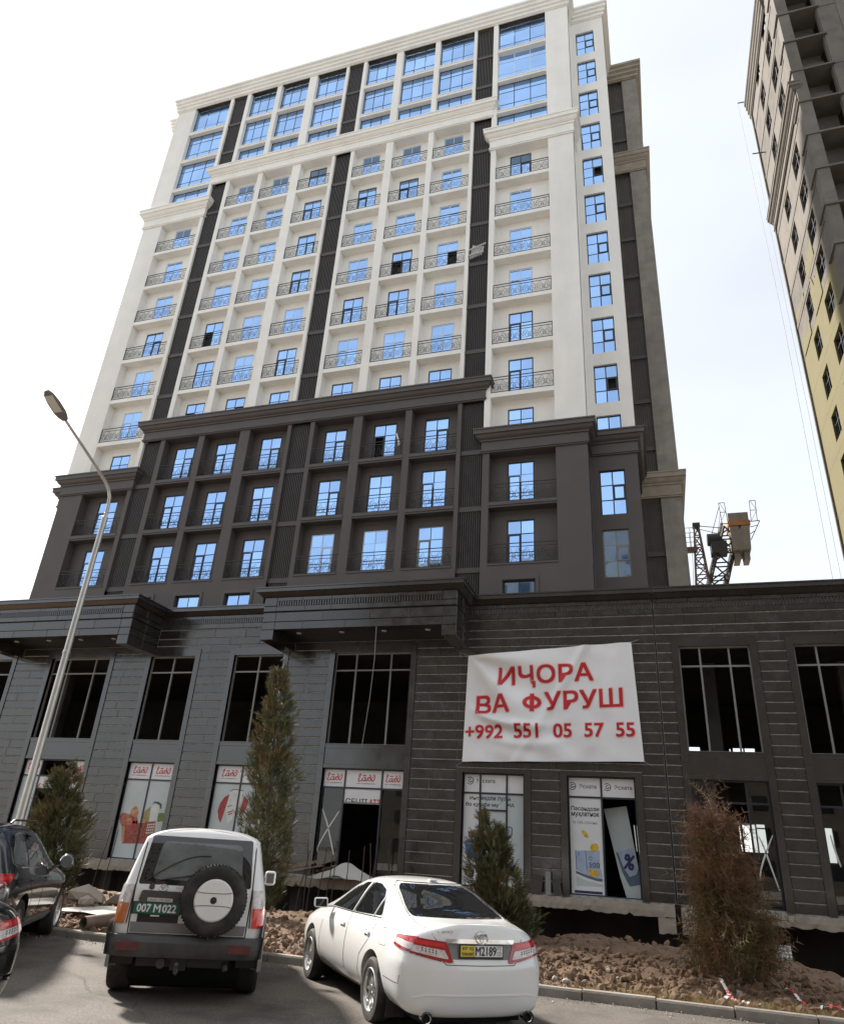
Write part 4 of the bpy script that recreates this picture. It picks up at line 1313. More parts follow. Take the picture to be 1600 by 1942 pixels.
def film(x0, x1, z0, z1, label, mat='film_white', y=None):
    y = y or YW
    mb = MB(); mb.box(x0, x1, y, y+.008, z0, z1)
    o = part('window_poster', mb, M[mat])
    return tag(o, label, 'poster')
def ink(parent, poly, mat, lv=1, name='print', y=None):
    y = (y or YW)-.0022*lv
    mb = MB(); mb.prism(poly, lambda u, v: (u, y, v), lambda u, v: (u, y+.0012, v))
    return part(name, mb, M[mat], parent, recalc=True)
def ring(cx, cz, r0, r1, a0, a1, n=20, sx=1.0):
    return [(cx+r1*sx*math.cos(a0+(a1-a0)*i/n), cz+r1*math.sin(a0+(a1-a0)*i/n)) for i in range(n+1)]+[(cx+r0*sx*math.cos(a1+(a0-a1)*i/n), cz+r0*math.sin(a1+(a0-a1)*i/n)) for i in range(n+1)]
def ell(cx, cz, a, b, rot=0, n=18):
    return [(cx+a*math.cos(2*PI*i/n)*math.cos(rot)-b*math.sin(2*PI*i/n)*math.sin(rot), cz+a*math.cos(2*PI*i/n)*math.sin(rot)+b*math.sin(2*PI*i/n)*math.cos(rot)) for i in range(n)]
def stroke(parent, pts, w, mat, lv=1, name='print', y=None):
    """flat brush stroke along points (u, v)"""
    y = (y or YW)-.0022*lv
    P = [Vector(p) for p in pts]; L, R_ = [], []
    for i, p in enumerate(P):
        d = (P[min(i+1, len(P)-1)]-P[max(i-1, 0)]).normalized(); n_ = Vector((-d.y, d.x))
        ww = w*(.55+.45*math.sin(PI*(i+.5)/len(P)))/2
        L.append(p+n_*ww); R_.append(p-n_*ww)
    k = len(P)
    return [(q.x, y, q.y) for q in L+R_], [(i, i+1, k+i+1, k+i) for i in range(k-1)]
def smoothpts(pts, n=5):
    out = []
    P = [Vector(p) for p in pts]
    for i in range(len(P)-1):
        p0, p1, p2, p3 = P[max(i-1, 0)], P[i], P[i+1], P[min(i+2, len(P)-1)]
        for j in range(n):
            t = j/n
            out.append(.5*((2*p1)+(-p0+p2)*t+(2*p0-5*p1+4*p2-p3)*t*t+(-p0+3*p1-3*p2+p3)*t**3))
    out.append(P[-1]); return out
SCRIPT = [  # cursive shop name: five joined letters and an accent, in a unit box 0..1 x 0..1
    [(.10, .95), (.06, .70), (.10, .45), (.04, .22), (.08, .04), (.20, .10), (.25, .30)],
    [(.10, .95), (.16, .86), (.11, .60)],
    [(.44, .50), (.34, .48), (.26, .25), (.32, .08), (.42, .20), (.46, .48), (.45, .15), (.53, .10), (.60, .50), (.63, .12), (.70, .10)],
    [(.64, .78), (.72, .80), (.73, .58), (.66, .48), (.74, .40), (.75, .18), (.68, .08)],
    [(.93, .62), (.84, .55), (.80, .25), (.87, .08), (.95, .28), (.99, .60), (.96, .82), (.86, .80)],
    [(.27, .70), (.38, .74), (.50, .70)]]
def script_logo(parent, x, z, w, h):
    mb = MB()
    for st in SCRIPT:
        pts = [(x+p[0]*w, z+p[1]*h) for p in smoothpts(st)]
        vv, ff = stroke(parent, pts, w*.062, None)
        mb.add(vv, ff)
    part('shop_name', mb, M['print_red'], parent)
    lettering('lettering', 'сеть супермаркетов', parent, M['ink_black'], lambda u, v: (x-.02+u, YW-.0022, z-h*.34+v), w*1.04, h*.15, .02)
def pane_box(key, i, upper):
    o, xs, a, b = SHOPF[key]
    bar = .035
    x0 = xs[i]+(bar if i else 0); x1 = xs[i+1]-(bar if i < len(xs)-2 else 0)
    return (x0, x1, 4.03+bar, 4.76) if upper else (x0, x1, .65, 4.03-bar)
GRP = 'white panels with a red script shop name'
SCR_LAB = {('P2', 0): 'white panel with red script partly hidden behind the street lamp', ('P2', 2): 'white panel with red script above the small left conifer',
           ('P3', 0): 'left white red-script panel above the grocery basket poster', ('P3', 1): 'right white red-script panel above the grocery basket poster',
           ('P4', 0): 'white red-script panel above the red segment poster', ('P4', 1): 'white red-script panel hidden behind the tall conifer',
           ('P5', 0): 'left small red-script panel above the glass with crossed tape', ('P5', 1): 'wide middle red-script panel above the dark doorway', ('P5', 2): 'right small red-script panel above the dark glass pane'}
for (k, i), lab in SCR_LAB.items():
    x0, x1, z0, z1 = pane_box(k, i, True)
    f_ = film(x0, x1, z0, z1, lab); f_['group'] = GRP
    w = min(.80, (x1-x0)*.74); cx = (x0+x1)/2+(.12 if i == 1 and k == 'P5' else 0)
    script_logo(f_, cx-w/2, z0+.24, w, .34)
# basket poster over two panes
x0, x1, z0, z1 = pane_box('P3', 0, False); x2, x3, _, _ = pane_box('P3', 1, False)
pL = film(x0, x1, z0, z1, 'left half of the grocery basket poster, with apples and bread', 'film_grey')
pR = film(x2, x3, z0, z1, 'right half of the grocery basket poster, with milk jug and pineapple', 'film_grey')
def clipx(poly, lo, hi):
    def cut(pl, c, keep):
        out = []
        for i in range(len(pl)):
            a, b = pl[i-1], pl[i]
            ia, ib = keep(a[0]), keep(b[0])
            if ia != ib:
                t = (c-a[0])/(b[0]-a[0]); out.append((c, a[1]+(b[1]-a[1])*t))
            if ib: out.append(b)
        return out
    poly = cut(poly, lo, lambda q: q >= lo)
    return cut(poly, hi, lambda q: q <= hi) if poly else poly
def ink2(poly, mat, lv):
    for P_, a, b in ((pL, x0+.01, x1-.005), (pR, x2+.005, x3-.01)):
        q = clipx(poly, a, b)
        if len(q) > 2: ink(P_, q, mat, lv)
ink2([(-24.29, 2.02), (-22.46, 2.25), (-22.39, 1.6), (-22.55, 1.3), (-24.05, 1.23)], 'ink_basket', 1)
ink2([(-24.5, 2.38), (-24.37, 2.55), (-23.95, 2.48), (-23.5, 2.35), (-23.39, 2.06), (-24.31, 2.01), (-24.48, 2.25)], 'ink_apple', 2)
ink2([(-23.95, 2.48), (-23.92, 2.7), (-23.74, 2.88), (-23.59, 2.79), (-23.5, 2.59), (-23.51, 2.37)], 'ink_bread', 3)
ink2([(-23.23, 2.5), (-23.12, 2.71), (-22.88, 2.87), (-22.88, 2.62), (-22.82, 2.18), (-23.2, 2.19)], 'ink_pine', 2)
ink2([(-22.8, 2.23), (-22.86, 2.79), (-22.68, 2.98), (-22.42, 2.94), (-22.39, 2.69), (-22.41, 2.27)], 'ink_milk', 3)
ink2([(-22.84, 2.97), (-22.71, 3.1), (-22.49, 3.08), (-22.31, 2.99), (-22.29, 2.79), (-22.36, 2.80), (-22.42, 2.94), (-22.67, 3.03)], 'ink_dark', 4)
ink2([(-22.43, 2.59), (-22.09, 2.63), (-22.03, 2.27), (-22.36, 2.23)], 'ink_green', 2)
ink2([(-23.79, 2.36), (-23.48, 2.37), (-23.4, 1.98), (-23.73, 1.92)], 'ink_red', 4)
ink2([(-24.25, 1.95), (-24.08, 1.98), (-23.98, 1.3), (-24.04, 1.25)], 'ink_bread', 3)
for i in range(4):
    for j in range(4):
        cx, cz = -22.86+i*.105, 1.70+j*.115+i*.012
        ink2([(cx, cz), (cx+.07, cz+.006), (cx+.066, cz+.076), (cx-.004, cz+.07)], 'ink_milk', 3)
for i in range(9):
    cx, cz = -24.25+.1*i+random.uniform(-.03, .03), 2.12+random.uniform(0, .3)
    ink2(ell(cx, cz, .075, .07), random.choice(['ink_apple', 'ink_bread', 'ink_red']), 4+i % 2)
# red segment poster
x0, x1, z0, z1 = pane_box('P4', 0, False); x2, x3, _, _ = pane_box('P4', 1, False)
pL = film(x0, x1, z0, z1, 'pale poster with a dark red melon-like segment, left of the tall conifer', 'film_grey')
pR = film(x2, x3, z0, z1, 'pale grey poster pane behind the tall conifer, with a bottle outline', 'film_grey')
ink2([(-18.78, 3.58), (-19.05, 3.42), (-19.23, 3.13), (-19.28, 2.82), (-19.18, 2.52), (-19.04, 2.34), (-18.97, 2.62), (-18.9, 3.02)], 'ink_red', 1)
ink2([(-18.8, 3.68), (-18.63, 3.78), (-18.09, 3.73), (-18.16, 3.3), (-18.49, 2.49), (-18.68, 2.33), (-18.85, 2.78), (-18.86, 3.02)], 'ink_milk', 2)
for q in ([(-18.78, 2.81), (-18.53, 2.88), (-18.5, 2.84), (-18.75, 2.76)], [(-18.74, 2.72), (-18.51, 2.79), (-18.5, 2.75), (-18.71, 2.67)]): ink2(q, 'ink_red', 3)
ink2([(-18.83, 3.04), (-18.57, 3.11), (-18.57, 3.08), (-18.81, 3.01)], 'ink_dark', 3)
ink2([(-18.01, 3.52), (-17.78, 3.31), (-17.9, 2.76), (-18.16, 2.93)], 'ink_red', 3)
ink2([(-18.80, 3.69), (-18.63, 3.79), (-18.09, 3.74), (-18.09, 3.71), (-18.62, 3.76), (-18.78, 3.67)], 'ink_dark', 4)
# left-hand bay: films round the dark doorway
x0, x1, z0, z1 = pane_box('P2', 0, False)
film(x0, x1, z0, z1, 'pale grey film on the pane left of the street lamp, with white tape', 'film_grey')
x0, x1, _, z1 = pane_box('P2', 1, False)
f_ = film(x0, x1, 3.45, z1, 'white printed strip over the doorway behind the left conifer'); ink(f_, [(-29.78, 3.5), (-29.70, 3.68), (-29.62, 3.68), (-29.7, 3.5)], 'print_red', 1)
x0, x1, z0, z1 = pane_box('P2', 2, False)
film(x0, x1, z0, z1, 'white film on the pane right of the left conifer')
# middle entrance
x0, x1, _, z1 = pane_box('P5', 1, False)
f_ = film(x0, x1, 3.47, z1, 'white strip above the middle doorway with its lettering cut off at the bottom')
lettering('lettering', 'СЕЦІІ', f_, M['ink_black'], lambda u, v: (x0+.08+u, YW-.0022, 3.475+v-.13), 1.0, .26, .03, clip=.13)
lettering('lettering', 'АТЗ', f_, M['print_red'], lambda u, v: (x0+1.16+u, YW-.0022, 3.475+v-.13), .5, .26, .04, clip=.13)
# glass panes that are still in place at street level
def glass(bld, key, i, upper=False, z0=None):
    x0, x1, a, b = pane_box(key, i, upper)
    mb = MB(); mb.box(x0, x1, YP+.195, YP+.205, z0 or a, b); part('pane', mb, M['shop_glass'], bld)
glass(podium, 'P5', 0); glass(podium, 'P5', 2); glass(wing, 'W0', 2); glass(wing, 'W0', 0); glass(wing, 'W1', 0); glass(wing, 'W1', 2)
glass(wing, 'W0', 2, True); glass(wing, 'W0', 0, True)
fr = MB()
x0, x1, _, _ = pane_box('W0', 1, False); fr.box(x0, x1, YP+.15, YP+.21, 3.3, 3.36)
x0, x1, _, _ = pane_box('P5', 1, False); fr.box(x0, x1, YP+.15, YP+.21, 3.40, 3.46)
part('door_head', fr, M['frame_grey'], podium)
mk('tape_white', (.70, .69, .66), .5, var=.05)
def tape(pts, label, w=.045, y=None):
    mb = MB()
    for q in pts:
        vv, ff = stroke(None, smoothpts(q, 4), w*1.3, None, 1, y=y or YP+.19)
        mb.add(vv, ff)
    tag(part('tape_strip', mb, M['tape_white']), label, 'tape')
tape([[(-14.12, 3.14), (-13.8, 2.5), (-13.38, 1.37)], [(-13.33, 3.07), (-13.75, 2.4), (-14.12, 1.7), (-14.14, 1.45)]], 'white tape cross on the glass left of the middle doorway')
tape([[(3.68, 3.0), (3.40, 2.45), (3.16, 1.9), (3.06, 1.49)], [(3.20, 2.95), (3.34, 2.57), (3.66, 1.22)]], 'white tape cross on the glass of the see-through shop wing')
tape([[(-30.80, 3.08), (-30.45, 2.54), (-30.72, 1.76)]], 'bent strip of white tape on the pale film beside the street lamp', y=YW-.004)
tape([[(5.55, 3.1), (5.62, 2.6), (5.72, 2.1)]], 'short white tape strip on the glass at the right edge')
mk('steel_bright', (.6, .6, .6), .25, metal=.9, var=.05)
for x, z0, z1, lab in ((-1.06, 2.2, 3.1, 'bright steel door handle beside the leaning percent board'), ):
    mb = MB(); mb.tube([(x, YP+.06, z0), (x-.05, YP+.06, z1)], .022, 8); mb.tube([(x+.09, YP+.05, z0-.1), (x+.05, YP+.05, z1)], .012, 6); mb.box(x-.02, x+.02, YP+.06, YP+.14, z0+.1, z0+.13)
    tag(part('door_handle', mb, M['steel_bright']), lab, 'handle')
# bank windows
BANK = 'white panels with the bank logo'
def logo(parent, cx, cz, r):
    ink(parent, ring(cx, cz, r*.80, r, -2.5, 2.35, 26), 'ink_navy', 1, 'logo')
    ink(parent, ring(cx, cz, r*.30, r*.50, .9, 5.6, 16), 'ink_navy', 1, 'logo')
    ink(parent, [(cx+.05*r, cz-.08*r), (cx+.92*r, cz-.02*r), (cx+.92*r, cz-.2*r), (cx+.05*r, cz-.26*r)], 'ink_navy', 1, 'logo')
    ink(parent, [(cx-.05*r, cz+.5*r), (cx+.30*r, cz+.5*r), (cx+.30*r, cz+.32*r), (cx-.05*r, cz+.32*r)], 'ink_navy', 1, 'logo')
x0, x1, z0, z1 = pane_box('E0', 0, True)
f_ = film(x0, x1, z0, z1, 'white panel with round navy bank logo in the left bank window'); f_['group'] = BANK
logo(f_, -7.57, 4.50, .155)
lettering('lettering', 'Э', f_, M['ink_black'], lambda u, v: (-7.30+u, YW-.0022, 4.42+v), .09, .15, .02)
x0, x1, z0, z1 = pane_box('E0', 1, True); f_ = film(x0, x1, z0, z1, 'white panel with the rest of the bank name, left bank window'); f_['group'] = BANK
lettering('lettering', 'схата', f_, M['ink_black'], lambda u, v: (x0+.05+u, YW-.0022, 4.43+v), .52, .12, .02)
x0, x1, z0, z1 = pane_box('E0', 2, True); f_ = film(x0, x1, z0, z1, 'blank white panel at the upper right of the left bank window')
o_, xs_, a_, b_ = SHOPF['E0']
PT = []
for i in range(3):
    x0, x1, z0, z1 = pane_box('E0', i, False)
    PT.append(film(x0, x1, z0, z1, ['pale bank poster pane with a blue bank card, left third', 'pale bank poster pane behind the conifer beside the white saloon car', 'pale bank poster pane with the dark phone picture, right third'][i], 'film_grey' if i else 'film_white'))
mb = MB(); x0, x1, _, _ = pane_box('E0', 1, False); mb.box(x0, x1, YP+.14, YP+.20, 3.36, 3.43); part('transom', mb, M['frame_dark'], podium)
for bodies, zz in ((('Инт', 'иқоли пул', 'ӣ'), 3.77), (('бо қу', 'рби муф', 'ид'), 3.54)):
    for i, bd in enumerate(bodies):
        xa, xb, _, _ = pane_box('E0', i, False)
        v_, f__ = text_geo(bd, .03); s_ = .165
        width = (v_[:, 0].max()-v_[:, 0].min())*s_*1.30
        xa = {0: xb-width-.01 if len(bd) > 3 else xb-width-.02, 1: xa+.015, 2: xa+.01}[i]
        width = min(width, 1.08 if i == 1 else .62)
        low = .05 if any(c in bd for c in 'қур') else 0
        lettering('lettering', bd, PT[i], M['ink_black'], lambda u, v: (xa+u, YW-.0022, zz-low+v), width, .13+low, .035)
ink(PT[0], [(-7.74, 2.21), (-7.22, 2.33), (-7.2, 1.63), (-7.6, 1.58)], 'ink_blue', 1)
ink(PT[0], [(-7.66, 2.13), (-7.45, 2.17), (-7.45, 2.12), (-7.65, 2.08)], 'ink_lightblue', 2)
ink(PT[0], [(-7.61, 2.57), (-7.33, 2.58), (-7.33, 2.49), (-7.58, 2.47)], 'ink_greyblue', 1)
ink(PT[0], [(-7.58, 2.465), (-7.33, 2.485), (-7.35, 2.39), (-7.43, 2.34), (-7.52, 2.36)], 'ink_red', 1)
ink(PT[2], [(-6.0, 2.82), (-5.86, 2.83), (-5.77, 2.75), (-5.81, 2.46), (-6.0, 2.45)], 'ink_greyblue', 1)
ink(PT[2], [(-5.97, 2.78), (-5.87, 2.79), (-5.81, 2.73), (-5.84, 2.5), (-5.97, 2.5)], 'ink_lightblue', 2)
ink(PT[1], [(-6.75, 2.66), (-6.52, 2.68), (-6.52, 2.42), (-6.74, 2.40)], 'ink_blue', 1)
for i, (cx, lab) in enumerate(((-3.39, 'white bank logo panel over the savings poster'), (-2.04, 'white bank logo panel over the doorway with the leaning percent board'))):
    x0, x1, z0, z1 = pane_box('E1', i, True)
    f_ = film(x0, x1, z0, z1, lab); f_['group'] = BANK
    logo(f_, cx, 4.43, .145)
    lettering('lettering', 'Эсхата', f_, M['ink_black'], lambda u, v: (cx+.27+u, YW-.0022, 4.36+v), .66, .145, .02)
x0, x1, z0, z1 = pane_box('E1', 0, False)
f_ = film(x0, x1, z0, z1, 'white savings poster with gold coins and banknotes in the right bank window')
lettering('lettering', 'Пасандози', f_, M['ink_black'], lambda u, v: (-3.46+u, YW-.0022, 3.51+v), 1.06, .18, .035)
lettering('lettering', 'муҳлатнок', f_, M['ink_black'], lambda u, v: (-3.46+u, YW-.0022, 3.29+v), 1.06, .18, .035)
lettering('lettering', 'то 16% солона', f_, M['ink_greyblue'], lambda u, v: (-3.44+u, YW-.0022, 3.06+v), .95, .115, .0)
ink(f_, [(-3.34, 2.11), (-2.97, 2.13), (-2.94, 1.47), (-3.31, 1.45)], 'ink_lightblue', 1)
ink(f_, [(-2.93, 2.13), (-2.44, 2.15), (-2.44, 1.49), (-2.92, 1.47)], 'ink_lightblue', 1)
ink(f_, [(-3.36, 2.11), (-3.33, 2.11), (-3.30, 1.45), (-3.33, 1.45)], 'ink_greyblue', 2); ink(f_, [(-2.97, 2.13), (-2.945, 2.13), (-2.92, 1.47), (-2.945, 1.47)], 'ink_greyblue', 2)
ink(f_, ring(-3.23, 2.0, .04, .055, 0, 6.283, 14, .75), 'ink_navy', 2); ink(f_, ring(-2.79, 1.86, .055, .075, 0, 6.283, 14, .8), 'ink_navy', 2)
lettering('lettering', '500', f_, M['ink_navy'], lambda u, v: (-2.85+u, YW-.0045, 1.58+v), .39, .15, .01)
ink(f_, [(-2.84, 1.555), (-2.45, 1.57), (-2.45, 1.55), (-2.84, 1.535)], 'ink_navy', 2)
ink(f_, [(-3.35, 1.45), (-2.91, 1.52), (-2.40, 1.51), (-2.38, 1.2), (-2.6, 1.2), (-2.95, 1.3)], 'ink_lightblue', 2)
ink(f_, [(-3.35, 1.41), (-2.92, 1.28), (-2.57, 1.20), (-2.38, 1.20), (-2.38, 1.10), (-2.57, 1.11), (-2.92, 1.19), (-3.35, 1.33)], 'ink_greyblue', 3)
ink(f_, [(-3.34, 1.24), (-2.9, 1.09), (-2.38, 1.01), (-2.38, 0.92), (-3.34, 0.91)], 'film_grey', 1)
ink(f_, ell(-2.68, 1.33, .20, .08), 'ink_gold', 4); ink(f_, ell(-2.69, 1.43, .18, .075), 'ink_gold', 5)
ink(f_, ell(-2.96, 2.70, .17, .075, -.8), 'ink_gold', 1); ink(f_, ell(-2.63, 2.25, .17, .13, .5), 'ink_gold', 3)
ink(f_, [(-3.42, .76), (-2.40, .76), (-2.40, .67), (-3.42, .67)], 'ink_navy', 1)
# board with the percent sign, leaning inside the open doorway
pb = empty('percent_board', (-1.5, YP+.5, .6), 'tall pale display board with a navy percent sign leaning inside the open bank doorway', 'display board')
yb_ = YP+.5
mb = MB(); mb.prism([(-2.25, 3.66), (-1.38, 3.80), (-1.02, 1.28), (-1.0, .62), (-1.55, .62), (-1.75, 1.3)], lambda u, v: (u, yb_+(v-.6)*.06, v), lambda u, v: (u, yb_+.04+(v-.6)*.06, v))
part('board', mb, M['film_grey'], pb, recalc=True)
mb = MB(); mb.prism([(-1.80, 2.15), (-1.26, 2.32), (-1.12, 1.65), (-1.22, 1.42), (-1.40, 1.36), (-1.60, 1.62)], lambda u, v: (u, yb_+(v-.6)*.06-.012, v), lambda u, v: (u, yb_+(v-.6)*.06-.002, v))
part('shield', mb, M['ink_lightblue'], pb, recalc=True)
mb = MB(); mb.prism([(-1.86, 2.14), (-1.80, 2.13), (-1.58, 1.58), (-1.40, 1.32), (-1.16, 1.42), (-1.07, 1.64), (-1.04, 1.3), (-1.02, 1.1), (-1.42, 1.0), (-1.66, 1.45)], lambda u, v: (u, yb_+(v-.6)*.06-.010, v), lambda u, v: (u, yb_+(v-.6)*.06-.004, v))
part('shield', mb, M['ink_greyblue'], pb, recalc=True)
def pct(u, v):
    a = -.22
    return (-1.62+u*math.cos(a)-v*math.sin(a), yb_+(1.6+v-.6)*.06-.02, 1.62+u*math.sin(a)+v*math.cos(a))
lettering('lettering', '%', pb, M['ink_navy'], pct, .36, .50, .05)

# ================================================================== LOOSE THINGS ROUND THE BUILDING
tag(part('cable', (lambda b: (b.tube([(-11.33, 28.12, 10.47), (-11.36, 28.3, 9.0), (-11.5, 28.5, 7.4), (-11.62, 28.6, 6.4), (-11.72, 28.65, 5.5)], .016, 6), b)[1])(MB()), M['frame_grey']), 'thin grey cable hanging from the middle canopy across the dark window', 'cable')
sb = MB()
for i in range(6):
    a = .12*i
    sb.bar((-8.55+.13*i, YF+.02-.01*i, 34.0+.03*i), (-8.35+.12*i, YF-.06, 34.95-.04*i), .09, .03)
sb.bar((-8.65, YF-.1, 34.6), (-7.6, YF-.1, 34.95), .1, .03); sb.bar((-8.7, YF-.1, 34.15), (-7.7, YF-.12, 34.3), .08, .03)
tag(part('board_bundle', sb, M['film_white']), 'bundle of pale boards caught in the right louvred shaft high on the tower', 'boards')
rag = MB(); rag.add([(-12.55, YF+.45, 22.45), (-12.45, YF+.42, 22.5), (-12.2, YF+.36, 21.75), (-12.32, YF+.38, 21.6), (-12.38, YF+.34, 22.0)], [(0, 1, 2, 4), (4, 2, 3)])
tag(part('rag', rag, M['film_white']), 'small white rag on the dark balcony with the open black window leaf', 'rag')
# bare reinforcing rods standing along the slab edge
mk('rebar', (.075, .05, .038), .75, metal=.2, var=.3, scale=9)
rodpos = [(-14.1, 29.0, 1.5), (-13.75, 29.1, 1.9), (-13.5, 28.8, 1.3), (-13.2, 29.0, 1.7), (-12.9, 29.2, 1.45), (-12.55, 29.0, 1.9), (-12.1, 29.1, 1.6), (-11.4, 28.9, 1.8), (-11.2, 29.1, 1.35), (-10.9, 28.8, 1.9), (-10.6, 29.0, 1.5), (-10.3, 29.1, 1.7), (-9.9, 29.0, 1.3), (-24.2, 29.4, 1.9), (-23.6, 29.4, 1.8), (-17.4, 29.2, 1.5), (-16.9, 29.2, 1.6), (-15.2, 28.6, .9), (-14.8, 28.4, .8)]
for i, (x, y, zt) in enumerate(rodpos):
    mb = MB(); lx = random.uniform(-.25, .5)
    pts = [(x, y, -1.4), (x+lx*.3, y+.05, .1), (x+lx, y+.1, zt)]
    mb.tube([(p.x, p.y, p.z) for p in [Vector(pts[0]), Vector(pts[0]).lerp(Vector(pts[1]), .6), Vector(pts[1]), Vector(pts[1]).lerp(Vector(pts[2]), .5)+Vector((.03, 0, 0)), Vector(pts[2])]], .019, 5)
    tag(part('rebar_rod', mb, M['rebar']), 'rusty reinforcing rod sticking up along the slab edge by the middle doorway' if x > -20 else 'rusty reinforcing rod in front of the grocery basket poster', 'rod', 'rusty reinforcing rods along the slab edge' if x > -20 else 'rods by the grocery poster')
mk('old_wood', (.25, .17, .115), .85, var=.3, scale=3, bump=.3, bscale=20, obj=False)
for i, (a, b, w, h, lab) in enumerate((((-18.0, 27.6, .02), (-13.6, 29.6, 1.10), .26, .10, 'thick weathered beam leaning on the slab, topmost of the timber heap'),
                                       ((-18.2, 27.3, -.12), (-13.2, 29.3, .98), .14, .05, 'long pale plank just under the thick leaning beam'),
                                       ((-18.3, 27.2, -.30), (-14.2, 29.0, .55), .16, .05, 'short dark plank lowest in the timber heap'),
                                       ((-18.0, 27.0, -.40), (-15.5, 28.3, -.1), .12, .05, 'stub of plank at the foot of the timber heap'))):
    mb = MB(); mb.bar(a, b, w, h); tag(part('plank', mb, M['old_wood']), lab, 'plank', 'timber heap by the middle doorway')
mk('pale_sheet', (.52, .50, .46), .7, var=.15, scale=1.5, dirt=(.33, .27, .2), dirtamt=.6, dirtscale=1.5)
def crumple(x0, x1, y0, y1, z, amp, n=14, seed=0, peak=0):
    b = MB()
    v = []
    for i in range(n+1):
        for j in range(n+1):
            u, w = i/n, j/n
            x, y = x0+(x1-x0)*u, y0+(y1-y0)*w
            v.append((x+.06*mn.noise((u*5, w*5, seed+3)), y+.06*mn.noise((u*5, w*5, seed+7)), z+amp*mn.noise((u*3.5, w*3.5, seed))+peak*math.exp(-((u-.55)**2+(w-.5)**2)*7)))
    b.add(v, [(i*(n+1)+j, (i+1)*(n+1)+j, (i+1)*(n+1)+j+1, i*(n+1)+j+1) for i in range(n) for j in range(n)])
    return b
tag(part('rubble_sheet', crumple(-13.7, -11.2, 29.2, 30.3, .5, .10, seed=4, peak=.62), M['pale_sheet']), 'crumpled pale sheet over rubble in front of the middle doorway', 'sheet')
tag(part('white_sheet', crumple(-11.9, -9.3, 13.5, 14.7, .27, .08, seed=8), M['pale_sheet']), 'flat white sheet lying on the earth behind the rusty pipe', 'sheet')
mk('pipe_rust', (.16, .115, .09), .7, metal=.25, var=.25, scale=4, bump=.2, bscale=30)
pa, pb2 = Vector((-10.08, 12.28, .235)), Vector((-9.45, 15.0, .40)); ax = (pb2-pa).normalized()
mb = MB(); mb.lathe([(.085, .6), (.085, 0), (.11, 0), (.11, (pb2-pa).length), (.085, (pb2-pa).length)], pa, ax, 22)
o = part('steel_pipe', mb, M['pipe_rust']); sm_angle(o); tag(o, 'rusty steel pipe with an open end lying on the kerb left of the silver off-roader', 'pipe')
for i, (x, y, z, sx, sy, sz, rz, lab) in enumerate(((-12.4, 15.0, .42, .55, .3, .22, .3, 'broken concrete block on the earth behind the dark blue car'), (-11.4, 15.6, .38, .9, .25, .24, .1, 'long broken concrete beam behind the white sheet'),
                                                  (-11.95, 14.5, .36, .22, .16, .14, .7, 'pale stone on top of the heap beside the white sheet'), (3.3, 14.6, .12, .55, .3, .10, -.4, 'flat grey concrete slab piece right of the brown conifer'), (2.75, 15.3, .22, .30, .22, .14, .3, 'small concrete lump behind the brown conifer'),
                                                  (-1.55, 12.55, .16, .09, .06, .05, .2, 'pale cobble beside the kerb right of the white saloon car'), (-1.75, 12.72, .16, .06, .05, .04, .9, 'small pale cobble near the kerb, left of the other one'))):
    b = MB(); vs_, fs_ = rock(1, seed=40+i, flat=.95)
    Rm = Matrix.LocRotScale(Vector((x, y, z)), Quaternion((0, 0, 1), rz), Vector((sx, sy, sz)))
    b.add([Rm @ Vector(p) for p in vs_], fs_)
    tag(part('concrete_lump' if i < 5 else 'cobble', b, M['concrete_pale' if i < 5 else 'stone_pale']), lab, 'rubble')
# tiles leaning against the pier between the bank windows
for i, (x, w, h, lean, lab) in enumerate(((-4.78, .42, .62, .12, 'cracked grey tile leaning left on the pier between the bank windows'), (-4.35, .20, .78, .05, 'narrow upright grey tile, middle of the three leaning tiles'), (-4.02, .30, .5, .2, 'short tilted grey tile, rightmost of the three leaning tiles'))):
    mb = MB(); mb.obox((x, 30.28, .54+h/2), (w/2, 0, .03*(i-1)), (0, .012, 0), (-.04*(i-1), lean*h/2, h/2)); tag(part('loose_tile', mb, M['granite_smooth' if i != 1 else 'frame_grey']), lab, 'tile', 'loose tiles by the bank')
mk('corrugated', (.72, .72, .72), .5, var=.06, scale=3)
mb = MB()
n = 40; v = []
for i in range(n+1):
    z = -1.25+.85*i/n
    v += [(2.55, 30.3+.02*math.sin(i*1.25), z), (3.72, 30.3+.02*math.sin(i*1.25), z)]
mb.add(v, [(2*i, 2*i+1, 2*i+3, 2*i+2) for i in range(n)])
tag(part('metal_sheet', mb, M['corrugated']), 'white corrugated sheet in the gap under the slab, right of the brown conifer', 'metal sheet')
# striped barrier tape on the ground
mk('tape_red', (.50, .03, .035), .5, var=.05)
def striped(pts, w, label):
    P = smoothpts(pts, 6); mb = MB(); k = len(P)
    for i in range(k-1):
        d = (P[i+1]-P[i]); d.normalize(); s_ = Vector((-d.y, d.x, 0)).normalized()*w/2
        if i % 3 == 1: s_ = s_*.7+Vector((0, 0, w*.3))
        mb.cur = (i//4) % 2
        mb.quad(P[i]-s_, P[i]+s_, P[i+1]+s_, P[i+1]-s_)
    tag(part('barrier_tape', mb, [M['tape_white'], M['tape_red']]), label, 'barrier tape')
def eg(x, y, h=.05): return (x, y, earth(x, y)+h)
striped([eg(.62, 13.6, .12), eg(.72, 13.2), eg(.78, 12.95), eg(.88, 12.75), eg(1.0, 12.6)], .05, 'red and white tape running down the earth below the brown conifer')
striped([eg(.70, 13.1, .1), eg(.58, 12.8), eg(.45, 12.6), eg(.36, 12.5)], .06, 'red and white tape end spread towards the kerb, left below the brown conifer')
striped([eg(1.5, 13.5), eg(1.56, 13.2, .09), eg(1.62, 12.95), eg(1.75, 12.75)], .04, 'short twisted red and white tape right of the brown conifer')
